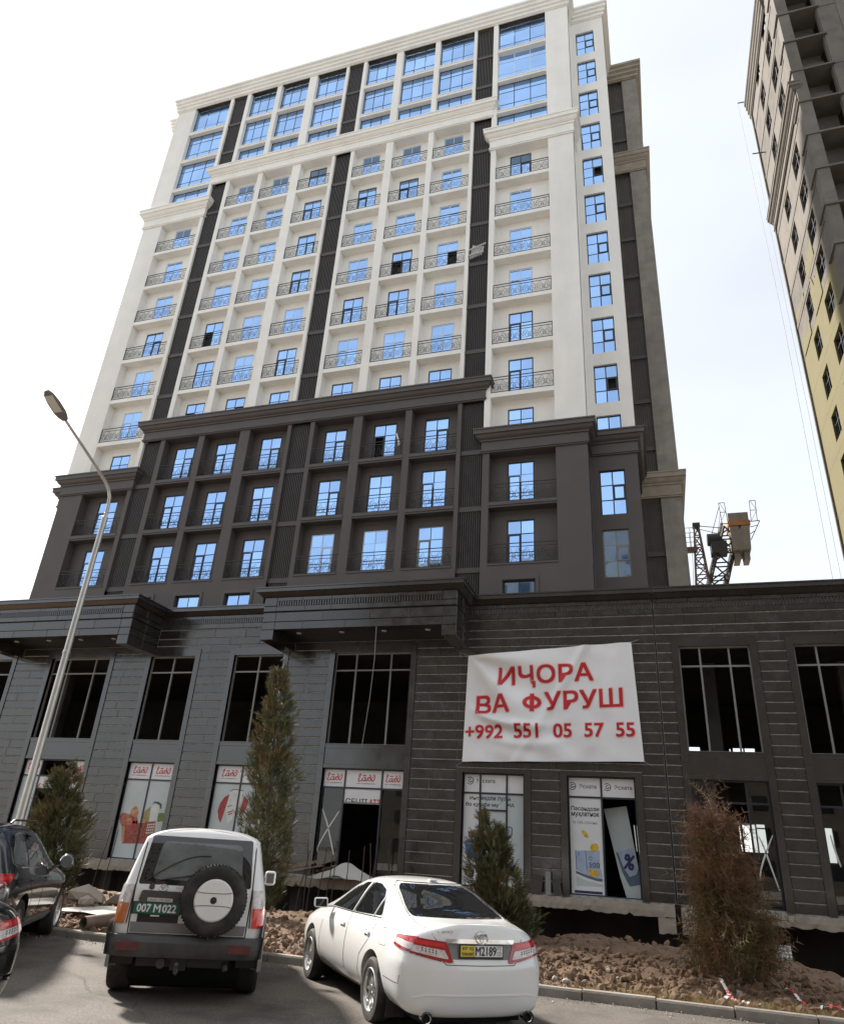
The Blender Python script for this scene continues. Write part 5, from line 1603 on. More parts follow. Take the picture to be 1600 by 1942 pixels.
striped([eg(1.8, 12.75), eg(2.0, 12.65, .1), eg(2.2, 12.6), eg(2.45, 12.5, .1), eg(2.7, 12.55)], .07, 'crumpled red and white tape heap at the right end of the kerb')
# dry grass near the kerb
mk('dry_grass', (.36, .27, .125), .9, var=.3, scale=12)
mb = MB()
for i in range(3600):
    x = random.gauss(1.1, .8) if i % 3 else random.uniform(-1.5, 3); y = 12.36+abs(random.gauss(0, .22)); h = random.uniform(.04, .13)
    a = random.uniform(0, 6.28); z = earth(x, y)-.01; l = random.uniform(.3, 1.6)*h
    w = .0035
    mb.add([(x-w, y, z), (x+w, y, z), (x+math.cos(a)*l, y+math.sin(a)*l, z+h)], [(0, 1, 2)])
o = part('dry_grass', mb, M['dry_grass']); o['kind'] = 'stuff'

# ================================================================== CONIFERS
mk('leaf_green', (.062, .073, .028), .7, var=.35, scale=9)
mk('leaf_olive', (.118, .105, .040), .75, var=.35, scale=9)
mk('leaf_brown', (.16, .105, .052), .8, var=.35, scale=9)
mk('leaf_rust', (.18, .092, .052), .8, var=.35, scale=9)
mk('bark', (.11, .08, .06), .9, var=.3, scale=14, bump=.4)
def conifer(base, top, prof, n, mats, wts, label, seed, needle=False, size=.135, lump=.34):
    r = random.Random(seed)
    base, top = Vector(base), Vector(top)
    root = empty('conifer', base, label, 'tree')
    H = (top-base).length
    mb = MB(); mb.tube([base-Vector((0, 0, .1)), base.lerp(top, .3)+Vector((.03, 0, 0)), base.lerp(top, .6), base.lerp(top, .93)], [.055, .045, .03, .012], 8)
    part('trunk', mb, M['bark'], root)
    lb = MB()
    mb = MB()
    def rad(t):
        for (a, ra), (b, rb) in zip(prof[:-1], prof[1:]):
            if a <= t <= b: return ra+(rb-ra)*(t-a)/(b-a)
        return prof[-1][1]
    for i in range(n):
        t = r.uniform(prof[0][0], prof[-1][0])
        R = rad(t)
        if r.random() > (R/max(p[1] for p in prof))**.8+.12: continue
        an = r.uniform(0, 2*PI)
        lumpy = 1+lump*(mn.noise((math.cos(an)*1.6, math.sin(an)*1.6, t*H*1.3+seed))*2.0+mn.noise((math.cos(an)*3.5, math.sin(an)*3.5, t*H*3.6+seed))*1.3)
        if r.random() < .05: lumpy *= r.uniform(1.1, 1.35)
        rr = R*lumpy*(r.random()**.42)
        if mn.noise((math.cos(an)*rr*4.2+seed, math.sin(an)*rr*4.2, t*H*2.6)) < -.16+(.0 if needle else .06): continue
        c = base.lerp(top, t)
        out = Vector((math.cos(an), math.sin(an), 0))
        p = c+out*rr
        d = (out*r.uniform(.25, .9)+Vector((0, 0, r.uniform(.35, 1.1)))+Vector((r.gauss(0, .3), r.gauss(0, .3), r.gauss(0, .2)))).normalized()
        L = size*r.uniform(.7, 1.7)
        # clumps share a tone: pick by noise over position, with the weights sliding
        q = mn.noise((p.x*2.6, p.y*2.6, p.z*2.2+seed))*.5+.5+r.gauss(0, .16)+wts[0]*(t-.5)
        mi = 0 if q < wts[1] else 1 if q < wts[2] else 2
        mb.cur = mi
        s_ = d.cross(Vector((r.gauss(0, 1), r.gauss(0, 1), r.gauss(0, 1)))).normalized()
        if needle:
            L *= 1.5
            k = 4; dr = Vector((r.gauss(0, .25), r.gauss(0, .25), r.uniform(-.5, .1)))
            pts = [p+d*(L*j/k)+dr*(L*.5*(j/k)**2) for j in range(k+1)]
            w = .007
            vs_ = []
            for j, pp in enumerate(pts): vs_ += [pp-s_*w*(1-j/k*.8), pp+s_*w*(1-j/k*.8)]
            mb.add(vs_, [(2*j, 2*j+1, 2*j+3, 2*j+2) for j in range(k)])
            for j in range(1, k+1):
                for sg in (-1, 1):
                    tip = pts[j]+(d*.6+s_*sg*.8+Vector((0, 0, r.gauss(0, .3)))).normalized()*L*.28
                    mb.add([pts[j]-d*.008, pts[j]+d*.008, tip], [(0, 1, 2)])
        else:
            k = 4
            for j in range(k):
                a0 = p+d*(L*j/k)
                for sg in (-1, 1):
                    ww = L*.22*(1-j/k*.5)
                    tip = a0+(d*.75+s_*sg*.65).normalized()*L*.42
                    nrm = d.cross(s_)*ww*.35
                    mb.add([a0-d*ww*.3, a0+d*ww*.5+nrm, tip], [(0, 1, 2)])
    part('crown', mb, [M[m] for m in mats], root)
    for i in range(14):
        t = r.uniform(.1, .85); an = r.uniform(0, 6.28); c = base.lerp(top, t); R = rad(t)*.8
        lb.tube([c, c+Vector((math.cos(an)*R*.5, math.sin(an)*R*.5, .12)), c+Vector((math.cos(an)*R, math.sin(an)*R, .35))], [.014, .009, .004], 4)
    o = part('limb', lb, M['bark'], root); o['kind'] = 'stuff'
    return root
conifer((-8.55, 16, .25), (-8.98, 16, 5.9), [(.02, .36), (.15, .42), (.27, .54), (.36, .60), (.46, .46), (.58, .50), (.70, .40), (.82, .28), (.93, .15), (1.0, .03)], 10500, ['leaf_green', 'leaf_olive', 'leaf_brown'], (.15, .44, .82), 'tall slim olive-brown conifer right behind the silver off-roader', 3)
conifer((-14.4, 16, .2), (-14.72, 16, 3.25), [(.02, .58), (.35, .66), (.6, .54), (.8, .40), (.93, .22), (1.0, .04)], 9000, ['leaf_green', 'leaf_olive', 'leaf_brown'], (.25, .50, .80), 'dense green and brown conifer beside the street lamp, behind the dark blue car', 7)
conifer((-3.38, 17, .2), (-3.78, 17, 2.66), [(.02, .62), (.2, .68), (.42, .54), (.62, .42), (.8, .28), (.93, .15), (1.0, .03)], 8000, ['leaf_green', 'leaf_olive', 'leaf_brown'], (.2, .44, .76), 'dark green conifer behind the boot of the white saloon car', 12)
conifer((.86, 14, .15), (.78, 14, 2.72), [(.03, .34), (.12, .50), (.22, .44), (.36, .34), (.5, .36), (.64, .28), (.76, .19), (.84, .17), (.93, .09), (1.04, .03)], 6000, ['leaf_olive', 'leaf_brown', 'leaf_rust'], (.5, .27, .60), 'dried out rusty brown conifer on the heap of earth in front of the expansion joint', 21, needle=True, size=.20, lump=.42)
# ================================================================== VEHICLES
mk('paint_white', (.80, .80, .785), .22, var=.012, scale=2, coat=.8, obj=True, dirt=(.58, .56, .52), dirtamt=.10, dirtscale=1.6)
mk('paint_silver', (.79, .79, .775), .32, var=.02, scale=2, coat=.6, obj=True, dirt=(.50, .46, .40), dirtamt=.2, dirtscale=1.8)
mk('paint_navy', (.016, .019, .028), .16, var=.05, scale=2, coat=1.0, obj=True, dirt=(.06, .055, .05), dirtamt=.35, dirtscale=2)
mk('paint_black', (.012, .014, .013), .16, var=.05, scale=2, coat=1.0, obj=True, dirt=(.05, .046, .04), dirtamt=.3, dirtscale=2)
mk('cladding', (.055, .053, .052), .6, var=.12, scale=5, obj=True, dirt=(.13, .11, .095), dirtamt=.4, dirtscale=2.5)
mk('cladding_light', (.21, .21, .205), .5, var=.08, scale=3, obj=True, dirt=(.16, .145, .125), dirtamt=.4, dirtscale=2)
mk('plastic_black', (.020, .020, .020), .5, var=.1, obj=True)
mk('rubber', (.022, .021, .020), .82, var=.25, scale=8, obj=True, dirt=(.10, .085, .07), dirtamt=.45, dirtscale=4)
mk('car_glass', (.010, .0115, .012), .03, var=0, spec=.75, coat=.3)
mk('car_glass_pale', (.12, .13, .13), .04, var=.35, scale=3, spec=.8, obj=True)  # pale base colour stands in for light reflected in the glass
mk('alloy', (.62, .62, .61), .28, metal=.85, var=.05, obj=True)
mk('chrome', (.75, .75, .75), .08, metal=1.0, var=0)
mk('panel_gap', (.03, .029, .028), .7, var=0)
mk('lens_red', (.36, .012, .018), .12, var=.15, scale=14, coat=.9, obj=True)
mk('lens_bright_red', (.62, .02, .02), .15, var=.1, scale=14, coat=.9, obj=True)
mk('lens_clear', (.62, .57, .55), .12, var=.25, scale=26, coat=.9, obj=True)
mk('lens_amber', (.55, .17, .05), .2, var=.15, scale=14, coat=.8, obj=True)
mk('lens_dim_red', (.12, .03, .028), .3, var=.2, scale=14, obj=True)
mk('plate_white', (.70, .70, .70), .4, var=.03, obj=True)
mk('plate_yellow', (.66, .48, .03), .4, var=.03, obj=True)
mk('plate_green', (.008, .10, .062), .4, var=.05, obj=True)
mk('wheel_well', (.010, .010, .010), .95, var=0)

def loft(name, stations, levels, sub=2, arches=(), crease=()):
    """stations: list of level lists of (x, y, z), rear to front, one half (y >= 0); first and last have y = 0 (closing seams)"""
    nS, nL = len(stations), levels
    bm = bmesh.new()
    grid = []
    for i, st in enumerate(stations):
        row = []
        seam = i in (0, nS-1)
        for j, (x, y, z) in enumerate(st):
            a = bm.verts.new((x, y, z))
            if seam or j in (0, nL-1): row.append((a, a))
            else: row.append((a, bm.verts.new((x, -y, z))))
        grid.append(row)
    cl = bm.edges.layers.float.new('crease_edge')
    for i in range(nS-1):
        for j in range(nL-1):
            for s_ in (0, 1):
                q = [grid[i][j][s_], grid[i+1][j][s_], grid[i+1][j+1][s_], grid[i][j+1][s_]]
                u = []
                for w in q:
                    if w not in u: u.append(w)
                if len(u) < 3: continue
                if s_ == 1: u.reverse()
                try: bm.faces.new(u)
                except ValueError: pass
    for (i0, i1, j, val) in crease:
        for i in range(i0, i1):
            for s_ in (0, 1):
                e = bm.edges.get((grid[i][j][s_], grid[i+1][j][s_]))
                if e: e[cl] = val
    bmesh.ops.recalc_face_normals(bm, faces=bm.faces)
    me = bpy.data.meshes.new(name); bm.to_mesh(me); bm.free()
    o = bpy.data.objects.new(name, me); COL.objects.link(o)
    m = o.modifiers.new('s', 'SUBSURF'); m.levels = sub; m.render_levels = sub
    dg = bpy.context.evaluated_depsgraph_get(); dg.update()
    me2 = bpy.data.meshes.new_from_object(o.evaluated_get(dg))
    # smooth full body for projections
    bmf = bmesh.new(); bmf.from_mesh(me2); bmesh.ops.triangulate(bmf, faces=bmf.faces)
    bvh = BVHTree.FromBMesh(bmf); bmf.free()
    if arches:
        o.modifiers.clear(); o.data = me2
        cutters = []
        for (x, z, r, y0, y1) in arches:
            b = MB(); b.cone((x, y0, z), (x, y1, z), r, r, 40)
            cm = b.mesh('cut', []); fixn(cm)
            co = bpy.data.objects.new('cut', cm); COL.objects.link(co); cutters.append(co)
            mo = o.modifiers.new('b', 'BOOLEAN'); mo.object = co; mo.operation = 'DIFFERENCE'; mo.solver = 'EXACT'
        dg = bpy.context.evaluated_depsgraph_get(); dg.update()
        me3 = bpy.data.meshes.new_from_object(o.evaluated_get(dg))
        for c in cutters: bpy.data.objects.remove(c)
        me2 = me3
    bpy.data.objects.remove(o)
    me2.name = name
    me2.materials.clear()
    return me2, bvh

def basis(d):
    d = Vector(d).normalized()
    u = Vector((0, 0, 1)).cross(d).normalized() if abs(d.z) < .95 else Vector((0, 1, 0))
    v = d.cross(u)
    if v.z < 0: v = -v; u = -u
    return d, u, v
def proj_fn(bvh, d, org=(0, 0, 0)):
    """returns f(u, v, off): point on the body hit when looking along d; (u, v) given by a mapping to a start point"""
    d = Vector(d).normalized()
    def f(p, off=.003):
        s_ = Vector(p)-d*6
        h = bvh.ray_cast(s_, d)
        if h[0] is None:
            h = bvh.find_nearest(Vector(p))
        n_ = h[1]
        if n_.dot(d) > 0: n_ = -n_
        return h[0]+n_*off
    return f
def side(s_):   # look at the side: 2D = (x, z)
    return (0, -s_, 0), (lambda u, v: Vector((u, 0, v)))
REAR = ((1, 0, 0), (lambda u, v: Vector((0, u, v))))       # 2D = (y, z)
TOP = ((0, 0, -1), (lambda u, v: Vector((u, v, 0))))
def diag(s_):   # rear corner: 2D = (distance along the corner direction, z)
    k = math.sqrt(.5)
    d = Vector((k, -s_*k, 0)); t = Vector((k, s_*k, 0))
    return tuple(d), (lambda u, v: t*u+Vector((0, 0, v)))
def patch(name, bvh, view, poly, mat, parent, off=.004, res=.06, thick=.0, lab=None):
    d, mp = view
    me = bpy.data.meshes.new(name)
    bm = bmesh.new()
    vs_ = [bm.verts.new((p[0], p[1], 0)) for p in poly]
    bm.faces.new(vs_)
    bmesh.ops.triangulate(bm, faces=bm.faces)
    for _ in range(5):
        el = [e for e in bm.edges if e.calc_length() > res]
        if not el: break
        bmesh.ops.subdivide_edges(bm, edges=el, cuts=1)
        bmesh.ops.triangulate(bm, faces=[f for f in bm.faces if len(f.verts) > 3])
    f = proj_fn(bvh, d)
    for vv in bm.verts: vv.co = f(mp(vv.co.x, vv.co.y), off)
    # short skirt so that the piece has an edge
    be = [e for e in bm.edges if e.is_boundary]
    r = bmesh.ops.extrude_edge_only(bm, edges=be)
    dv = Vector(d).normalized()
    for vv in [g for g in r['geom'] if isinstance(g, bmesh.types.BMVert)]: vv.co += dv*(off+.004)
    bmesh.ops.recalc_face_normals(bm, faces=bm.faces)
    bm.to_mesh(me); bm.free()
    me.materials.append(mat)
    me.polygons.foreach_set('use_smooth', [True]*len(me.polygons))
    try: me.set_sharp_from_angle(angle=math.radians(50))
    except Exception: pass
    o = bpy.data.objects.new(name, me); COL.objects.link(o); o.parent = parent
    WL[o.name] = Vector((0, 0, 0))
    if lab: o['label'] = lab
    return o
def seam(mb, bvh, view, pts, r=.004, off=.0, closed=False, n=4):
    d, mp = view; f = proj_fn(bvh, d)
    P = []
    pts = [Vector(p) for p in pts]
    if closed: pts = pts+[pts[0]]
    for a, b in zip(pts[:-1], pts[1:]):
        k = max(1, int((b-a).length/.06))
        for i in range(k): P.append(f(mp(*a.lerp(b, i/k)), off))
    P.append(f(mp(*pts[-1]), off))
    mb.tube(P, r, n)
def round_poly(poly, r=.05, n=4):
    out = []; k = len(poly)
    for i in range(k):
        p0, p1, p2 = Vector(poly[i-1]), Vector(poly[i]), Vector(poly[(i+1) % k])
        a = (p0-p1); b = (p2-p1); ra = min(r, a.length*.45, b.length*.45)
        A = p1+a.normalized()*ra; B = p1+b.normalized()*ra
        for j in range(n+1):
            t = j/n; out.append(tuple((1-t)**2*A+2*t*(1-t)*p1+t*t*B))
    return out
def wheel(root, x, y, R, w, rr, s_, style, spokes=10, rimmat='alloy'):
    """s_ = outward side (+1 left, -1 right)"""
    mb = MB()
    prof = [(rr*.98, -w/2+.01), (rr+.02, -w/2), (R-.03, -w/2+.005), (R-.008, -w/2+.03), (R, -w/2+.06), (R, w/2-.06), (R-.008, w/2-.03), (R-.03, w/2-.005), (rr+.02, w/2), (rr*.98, w/2-.01), (rr*.96, 0)]
    mb.lathe(prof, (x, y, R), (0, s_, 0), 40)
    t = part('tyre', mb, M['rubber'], root); sm_angle(t, 40)
    mb = MB()
    mb.lathe([(rr*.98, w/2-.012), (rr*.93, w/2-.004), (rr*.90, w/2-.02), (rr*.88, w/2-.05), (rr*.86, -.02)], (x, y, R), (0, s_, 0), 40)
    o = w/2-.03
    for i in range(spokes):
        a = 2*PI*i/spokes
        if style == 'pairs': a += .07*(1 if i % 2 else -1)
        ca, sa = math.cos(a), math.sin(a)
        r0, r1 = rr*.16, rr*.92
        rad = Vector((ca, 0, sa)); tan = Vector((-sa, 0, ca)); out = Vector((0, s_, 0))
        c = Vector((x, y, R))
        w0, w1 = rr*.085, rr*.060
        v = []
        for rr_, ww, oo in ((r0, w0, o+.002), (r1, w1, o-.008)):
            for sg in (-1, 1):
                v.append(c+rad*rr_+tan*sg*ww+out*oo); v.append(c+rad*rr_+tan*sg*ww*1.25+out*(oo-.035))
        mb.add(v, [(0, 2, 6, 4), (0, 4, 5, 1), (2, 3, 7, 6), (4, 6, 7, 5)])
    mb.lathe([(rr*.24, o-.02), (rr*.22, o+.004), (rr*.10, o+.012), (0, o+.012)], (x, y, R), (0, s_, 0), 20)
    q = part('rim', mb, M[rimmat], root, recalc=True); sm_angle(q, 35)
    mb = MB(); mb.lathe([(rr*.86, -.01), (rr*.5, -.01), (0, -.01)], (x, y, R), (0, s_, 0), 24)
    part('brake_disc', mb, M['wheel_well'], q)  # black backing disc, shade behind the spokes put in as colour
def emblem(mb, P, w, h, r, n=24):
    """three interlaced ovals; P(u, v) places a point"""
    def oval(cx, cy, a, b): return [P(cx+a*math.cos(2*PI*i/n), cy+b*math.sin(2*PI*i/n)) for i in range(n)]
    mb.tube(oval(0, 0, w, h), r, 5, True); mb.tube(oval(0, h*.42, w*.62, h*.42), r*.8, 5, True); mb.tube(oval(0, -.05*h, w*.26, h*.86), r*.8, 5, True)
def flat_text(name, body, parent, mat, P, w, h, bold=0.0):
    shifts = [(0, 0)] if not bold else [(-bold, 0), (bold, 0), (0, bold), (0, -bold)]
    o = None
    for i, (dx, dy) in enumerate(shifts):
        o = lettering(name, body, parent, mat, lambda u, v: P(u+dx, v+dy, i*.0004), w, h, 0.0)
    return o

# ------------------------------------------------------------------ saloon car body shared by two cars
def saloon_body():
    Y = [0, .60, .74, .80, .815, .775, .70, .56, .34, 0]
    def S(x, ys, zs, dx=None):
        dx = dx or [0]*10
        return [(x+dx[i], ys[i], zs[i]) for i in range(10)]
    seam_r = [(-.96, 0, .225), (-.99, 0, .225), (-1.035, 0, .29), (-1.06, 0, .50), (-1.055, 0, .69), (-1.025, 0, .80), (-1.02, 0, .95), (-1.015, 0, 1.04), (-1.00, 0, 1.085), (-.95, 0, 1.095)]
    mid_r = [(-.96, .0, .22), (-.97, .50, .22), (-1.02, .56, .29), (-1.045, .50, .50), (-1.04, .52, .69), (-1.01, .50, .80), (-1.005, .48, .95), (-1.0, .44, 1.04), (-.985, .36, 1.078), (-.94, 0, 1.095)]
    st = [seam_r, mid_r,
          S(-.90, [0, .70, .785, .81, .81, .765, .70, .57, .36, 0], [.21, .21, .29, .50, .69, .82, .96, 1.035, 1.07, 1.095], [0, .02, .01, -.015, -.02, -.02, -.015, -.01, 0, .02]),
          S(-.78, [0, .70, .845, .88, .88, .845, .775, .61, .38, 0], [.20, .20, .29, .50, .69, .84, .985, 1.055, 1.082, 1.10]),
          S(-.46, [0, .66, .845, .90, .905, .87, .80, .66, .44, 0], [.20, .20, .32, .50, .70, .86, 1.00, 1.078, 1.105, 1.115]),
          S(-.22, [0, .66, .85, .905, .908, .875, .81, .655, .42, 0], [.18, .18, .31, .50, .70, .87, 1.00, 1.165, 1.20, 1.215]),
          S(.28, [0, .66, .855, .908, .91, .88, .82, .565, .37, 0], [.17, .17, .30, .50, .70, .87, 1.00, 1.365, 1.425, 1.44]),
          S(.62, [0, .66, .855, .908, .91, .88, .82, .565, .38, 0], [.17, .17, .30, .50, .70, .87, 1.00, 1.405, 1.46, 1.475]),
          S(1.25, [0, .66, .855, .908, .91, .88, .82, .565, .38, 0], [.17, .17, .30, .50, .70, .87, .995, 1.41, 1.465, 1.48]),
          S(1.70, [0, .66, .855, .908, .91, .88, .815, .565, .38, 0], [.17, .17, .30, .50, .70, .865, .985, 1.345, 1.40, 1.415]),
          S(2.15, [0, .66, .855, .908, .91, .875, .80, .60, .41, 0], [.17, .17, .30, .50, .70, .86, .97, 1.19, 1.24, 1.255]),
          S(2.60, [0, .66, .855, .905, .905, .87, .79, .66, .45, 0], [.18, .18, .31, .50, .69, .84, .955, 1.02, 1.055, 1.07]),
          S(3.10, [0, .66, .84, .895, .895, .85, .76, .62, .42, 0], [.19, .19, .32, .49, .67, .80, .89, .935, .965, .98]),
          S(3.48, [0, .62, .78, .835, .835, .79, .70, .57, .38, 0], [.21, .21, .33, .48, .64, .75, .81, .845, .87, .88]),
          S(3.68, [0, .48, .60, .66, .66, .62, .55, .45, .30, 0], [.23, .23, .33, .46, .60, .69, .74, .765, .78, .785], [0, 0, .03, .04, .03, .02, .01, 0, 0, 0]),
          [(3.70, 0, .24), (3.72, 0, .25), (3.79, 0, .34), (3.81, 0, .46), (3.79, 0, .58), (3.76, 0, .67), (3.74, 0, .72), (3.71, 0, .75), (3.69, 0, .77), (3.66, 0, .785)]]
    return loft('body', st, 10, 2, [(0, .335, .385, -1.2, -.55), (0, .335, .385, .55, 1.2), (2.775, .335, .385, -1.2, -.55), (2.775, .335, .385, .55, 1.2)], [(2, 13, 5, .55), (0, 4, 4, .7), (4, 11, 6, .6), (0, 3, 8, .75), (3, 5, 7, .3)])
SAL_ME, SAL_BVH = saloon_body()
def saloon(name, loc, rotz, paint, label, detail=True):
    root = empty(name, loc, label, 'car', None, rotz)
    me = SAL_ME.copy(); me.materials.append(M[paint])
    me.polygons.foreach_set('use_smooth', [True]*len(me.polygons))
    try: me.set_sharp_from_angle(angle=math.radians(32))
    except Exception: pass
    body = put('body', me, root); WL[body.name] = Vector((0, 0, 0))
    bv = SAL_BVH
    mb = MB()
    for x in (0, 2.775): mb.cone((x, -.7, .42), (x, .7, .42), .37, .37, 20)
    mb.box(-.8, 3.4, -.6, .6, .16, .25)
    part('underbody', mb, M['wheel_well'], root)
    for s_ in (1, -1):
        V = side(s_)
        # side glass
        for nm, poly in (('side_window', [(2.22, 1.005), (1.78, 1.255), (1.45, 1.352), (1.13, 1.372), (1.12, 1.02)]),
                         ('side_window', [(1.05, 1.022), (1.06, 1.374), (.78, 1.368), (.50, 1.32), (.36, 1.245), (.33, 1.045)]),
                         ('quarter_window', [(.29, 1.045), (.31, 1.22), (.16, 1.125), (.10, 1.055)])):
            patch(nm, bv, V, round_poly(poly, .035), M['car_glass'], root, .003)
        mb = MB()
        seam(mb, bv, V, [(2.32, .99), (1.80, 1.275), (1.45, 1.378), (.80, 1.395), (.45, 1.335), (.10, 1.08), (.06, 1.035)], .009, .002)
        part('window_trim', mb, M[paint], body)
        mb = MB(); seam(mb, bv, V, [(2.28, .993), (1.1, 1.012), (.08, 1.036)], .007, .002); part('window_strip', mb, M['plastic_black'], body)
        mb = MB(); seam(mb, bv, V, [(1.085, 1.02), (1.10, 1.37)], .016, .003); seam(mb, bv, V, [(.31, 1.04), (.335, 1.24)], .010, .003); part('window_pillar', mb, M['frame_grey'] if detail else M['plastic_black'], body)
        # door gaps
        mb = MB()
        seam(mb, bv, V, [(1.09, 1.0), (1.07, .75), (1.10, .40), (1.14, .29)], .0055, -.001)
        seam(mb, bv, V, [(.07, 1.03), (.20, .80), (.45, .62), (.52, .45), (.50, .31), (.56, .285), (1.14, .285)], .0045, -.001)
        seam(mb, bv, V, [(2.32, .985), (2.26, .8), (2.30, .4), (2.26, .29), (1.14, .285)], .0045, -.001)
        seam(mb, bv, V, [(-.40, .52), (-.78, .50), (-.80, .58)], .004, -.001)
        if s_ == 1: seam(mb, bv, V, [(-.17, .96), (-.36, .965), (-.40, .94), (-.37, .80), (-.20, .795), (-.155, .82)], .004, -.001, True)
        part('door_gap', mb, M['panel_gap'], body)
        for x in (1.30, .30):
            h = patch('door_handle', bv, V, round_poly([(x-.11, .845), (x+.10, .850), (x+.10, .875), (x-.11, .872)], .015), M[paint], root, .022, .05)
            mb = MB(); q = proj_fn(bv, V[0])(V[1](x+.01, .858), .002); mb.lathe([(0, .006), (.03, .006), (.036, 0)], q, (0, s_, 0), 14); part('handle_recess', mb, M['panel_gap'], h)
        # mirror
        mb = MB()
        c = Vector((2.08, s_*.99, 1.035))
        mb.add([c+Vector(p) for p in ((-.07, -.10*s_, -.06), (-.07, .11*s_, -.055), (-.06, .115*s_, .07), (-.06, -.09*s_, .075), (.06, -.08*s_, -.05), (.07, .08*s_, -.04), (.06, .085*s_, .05), (.05, -.07*s_, .06))],
               [(0, 1, 2, 3), (4, 7, 6, 5), (0, 4, 5, 1), (1, 5, 6, 2), (2, 6, 7, 3), (3, 7, 4, 0)])
        mm = part('mirror', mb, M[paint], root, recalc=True)
        bm_ = mm.modifiers.new('bevel', 'BEVEL'); bm_.width = .02; bm_.segments = 2
        mb = MB(); mb.add([c+Vector(p) for p in ((-.074, -.075*s_, -.042), (-.074, .088*s_, -.038), (-.066, .092*s_, .052), (-.066, -.068*s_, .056))], [(0, 1, 2, 3)]); part('mirror_glass', mb, M['car_glass'], mm)
        mb = MB(); mb.bar(c+Vector((.01, -.08*s_, -.04)), (2.06, s_*.80, 1.0), .05, .03); part('mirror_arm', mb, M[paint], mm)
        for x in (0, 2.775): wheel(root, x, s_*.80, .325, .21, .222, s_, 'plain', 10)
        mb = MB(); mb.box(-.40, -.385, s_*.72-.11, s_*.72+.11, .13, .40); part('mud_flap', mb, M['plastic_black'], root)
    # glass front and rear
    rear_glass = [(-.60, 1.105), (.60, 1.105), (.575, 1.20), (.50, 1.36), (.44, 1.405), (-.44, 1.405), (-.50, 1.36), (-.575, 1.20)]
    patch('rear_window', bv, REAR, round_poly(rear_glass, .05), M['car_glass'], root, .003, .07)
    patch('windscreen', bv, ((-1, 0, 0), REAR[1]), round_poly([(-.62, 1.09), (.62, 1.09), (.52, 1.38), (-.52, 1.38)], .05), M['car_glass'], root, .003, .07)
    mb = MB(); seam(mb, bv, REAR, [(-.62, 1.10), (-.59, 1.20), (-.515, 1.37), (-.44, 1.42), (.44, 1.42), (.515, 1.37), (.59, 1.20), (.62, 1.10)], .008, .001); part('rear_window_seal', mb, M['plastic_black'], body)
    # rear lamps wrap the corner: outer half on the wing, inner half on the lid
    for s_ in (1, -1):
        V = REAR
        def q(a): return [(s_*u, v) for u, v in a]
        patch('rear_lamp', bv, V, q([(.775, .945), (.42, .915), (.40, .90), (.335, .735), (.36, .722), (.60, .76), (.785, .80)]), M['lens_red'], root, .010, .05)
        lamp_ = bpy.data.objects[[o.name for o in root.children if o.name.startswith('rear_lamp')][-1]]
        patch('lamp_clear', bv, V, q([(.765, .875), (.43, .835), (.385, .76), (.41, .755), (.60, .785), (.77, .815)]), M['lens_clear'], lamp_, .0125, .05)
        patch('lamp_bright', bv, V, q([(.765, .925), (.44, .897), (.425, .865), (.765, .89)]), M['lens_bright_red'], lamp_, .013, .05)
        Vs = side(s_)
        patch('rear_lamp', bv, Vs, [(-.885, .945), (-.62, .945), (-.585, .93), (-.60, .845), (-.885, .80)], M['lens_red'], root, .010, .05)
        lamp_ = bpy.data.objects[[o.name for o in root.children if o.name.startswith('rear_lamp')][-1]]
        patch('lamp_clear', bv, Vs, [(-.88, .885), (-.62, .905), (-.61, .865), (-.88, .825)], M['lens_clear'], lamp_, .0125, .05)
        mb = MB()
        for i in range(5):
            for k in range(2):
                p = proj_fn(bv, V[0])(V[1](s_*(.52+.036*i), .805+.022*k+.006*i), .0135); mb.lathe([(0, .003), (.007, .002), (.009, 0)], p, (-1, 0, 0), 6)
        part('lamp_stud', mb, M['ink_dark'], lamp_)['kind'] = 'stuff'
        if not detail: continue
        mb = MB(); mb.lathe([(.040, -.10), (.044, .030), (.041, .036), (.035, .030), (.033, -.06), (0, -.06)], (-.985, s_*.60, .225), (-1, 0, 0), 24)
        o = part('exhaust_tip', mb, M['chrome'], root); sm_angle(o, 40)
        mb = MB(); mb.lathe([(.054, -.02), (.058, .02), (.052, .024), (.047, -.02)], (-1.0, s_*.60, .228), (-1, 0, 0), 24); part('exhaust_surround', mb, M['plastic_black'], root)
        mb = MB(); mb.lathe([(.034, .0), (0, .0)], (-.985, s_*.60, .225), (-1, 0, 0), 16); part('exhaust_bore', mb, M['wheel_well'], o)
    # boot lid and bumper gaps
    mb = MB()
    seam(mb, bv, REAR, [(.60, 1.10), (.63, 1.06)], .004, -.001); seam(mb, bv, REAR, [(-.60, 1.10), (-.63, 1.06)], .004, -.001)
    seam(mb, bv, REAR, [(.52, .93), (.60, 1.03), (.63, 1.06)], .0045, -.001); seam(mb, bv, REAR, [(-.52, .93), (-.60, 1.03), (-.63, 1.06)], .0045, -.001)
    seam(mb, bv, REAR, [(.52, .93), (.44, .73), (.41, .705), (0, .70), (-.41, .705), (-.44, .73), (-.52, .93)], .005, -.001)
    seam(mb, bv, REAR, [(.78, .795), (.46, .735)], .004, -.001); seam(mb, bv, REAR, [(-.78, .795), (-.46, .735)], .004, -.001)
    part('boot_gap', mb, M['panel_gap'], body)
    mb = MB(); seam(mb, bv, REAR, [(-.74, .40), (-.60, .43), (.60, .43), (.74, .40)], .012, -.004); part('bumper_crease', mb, M[paint], body)
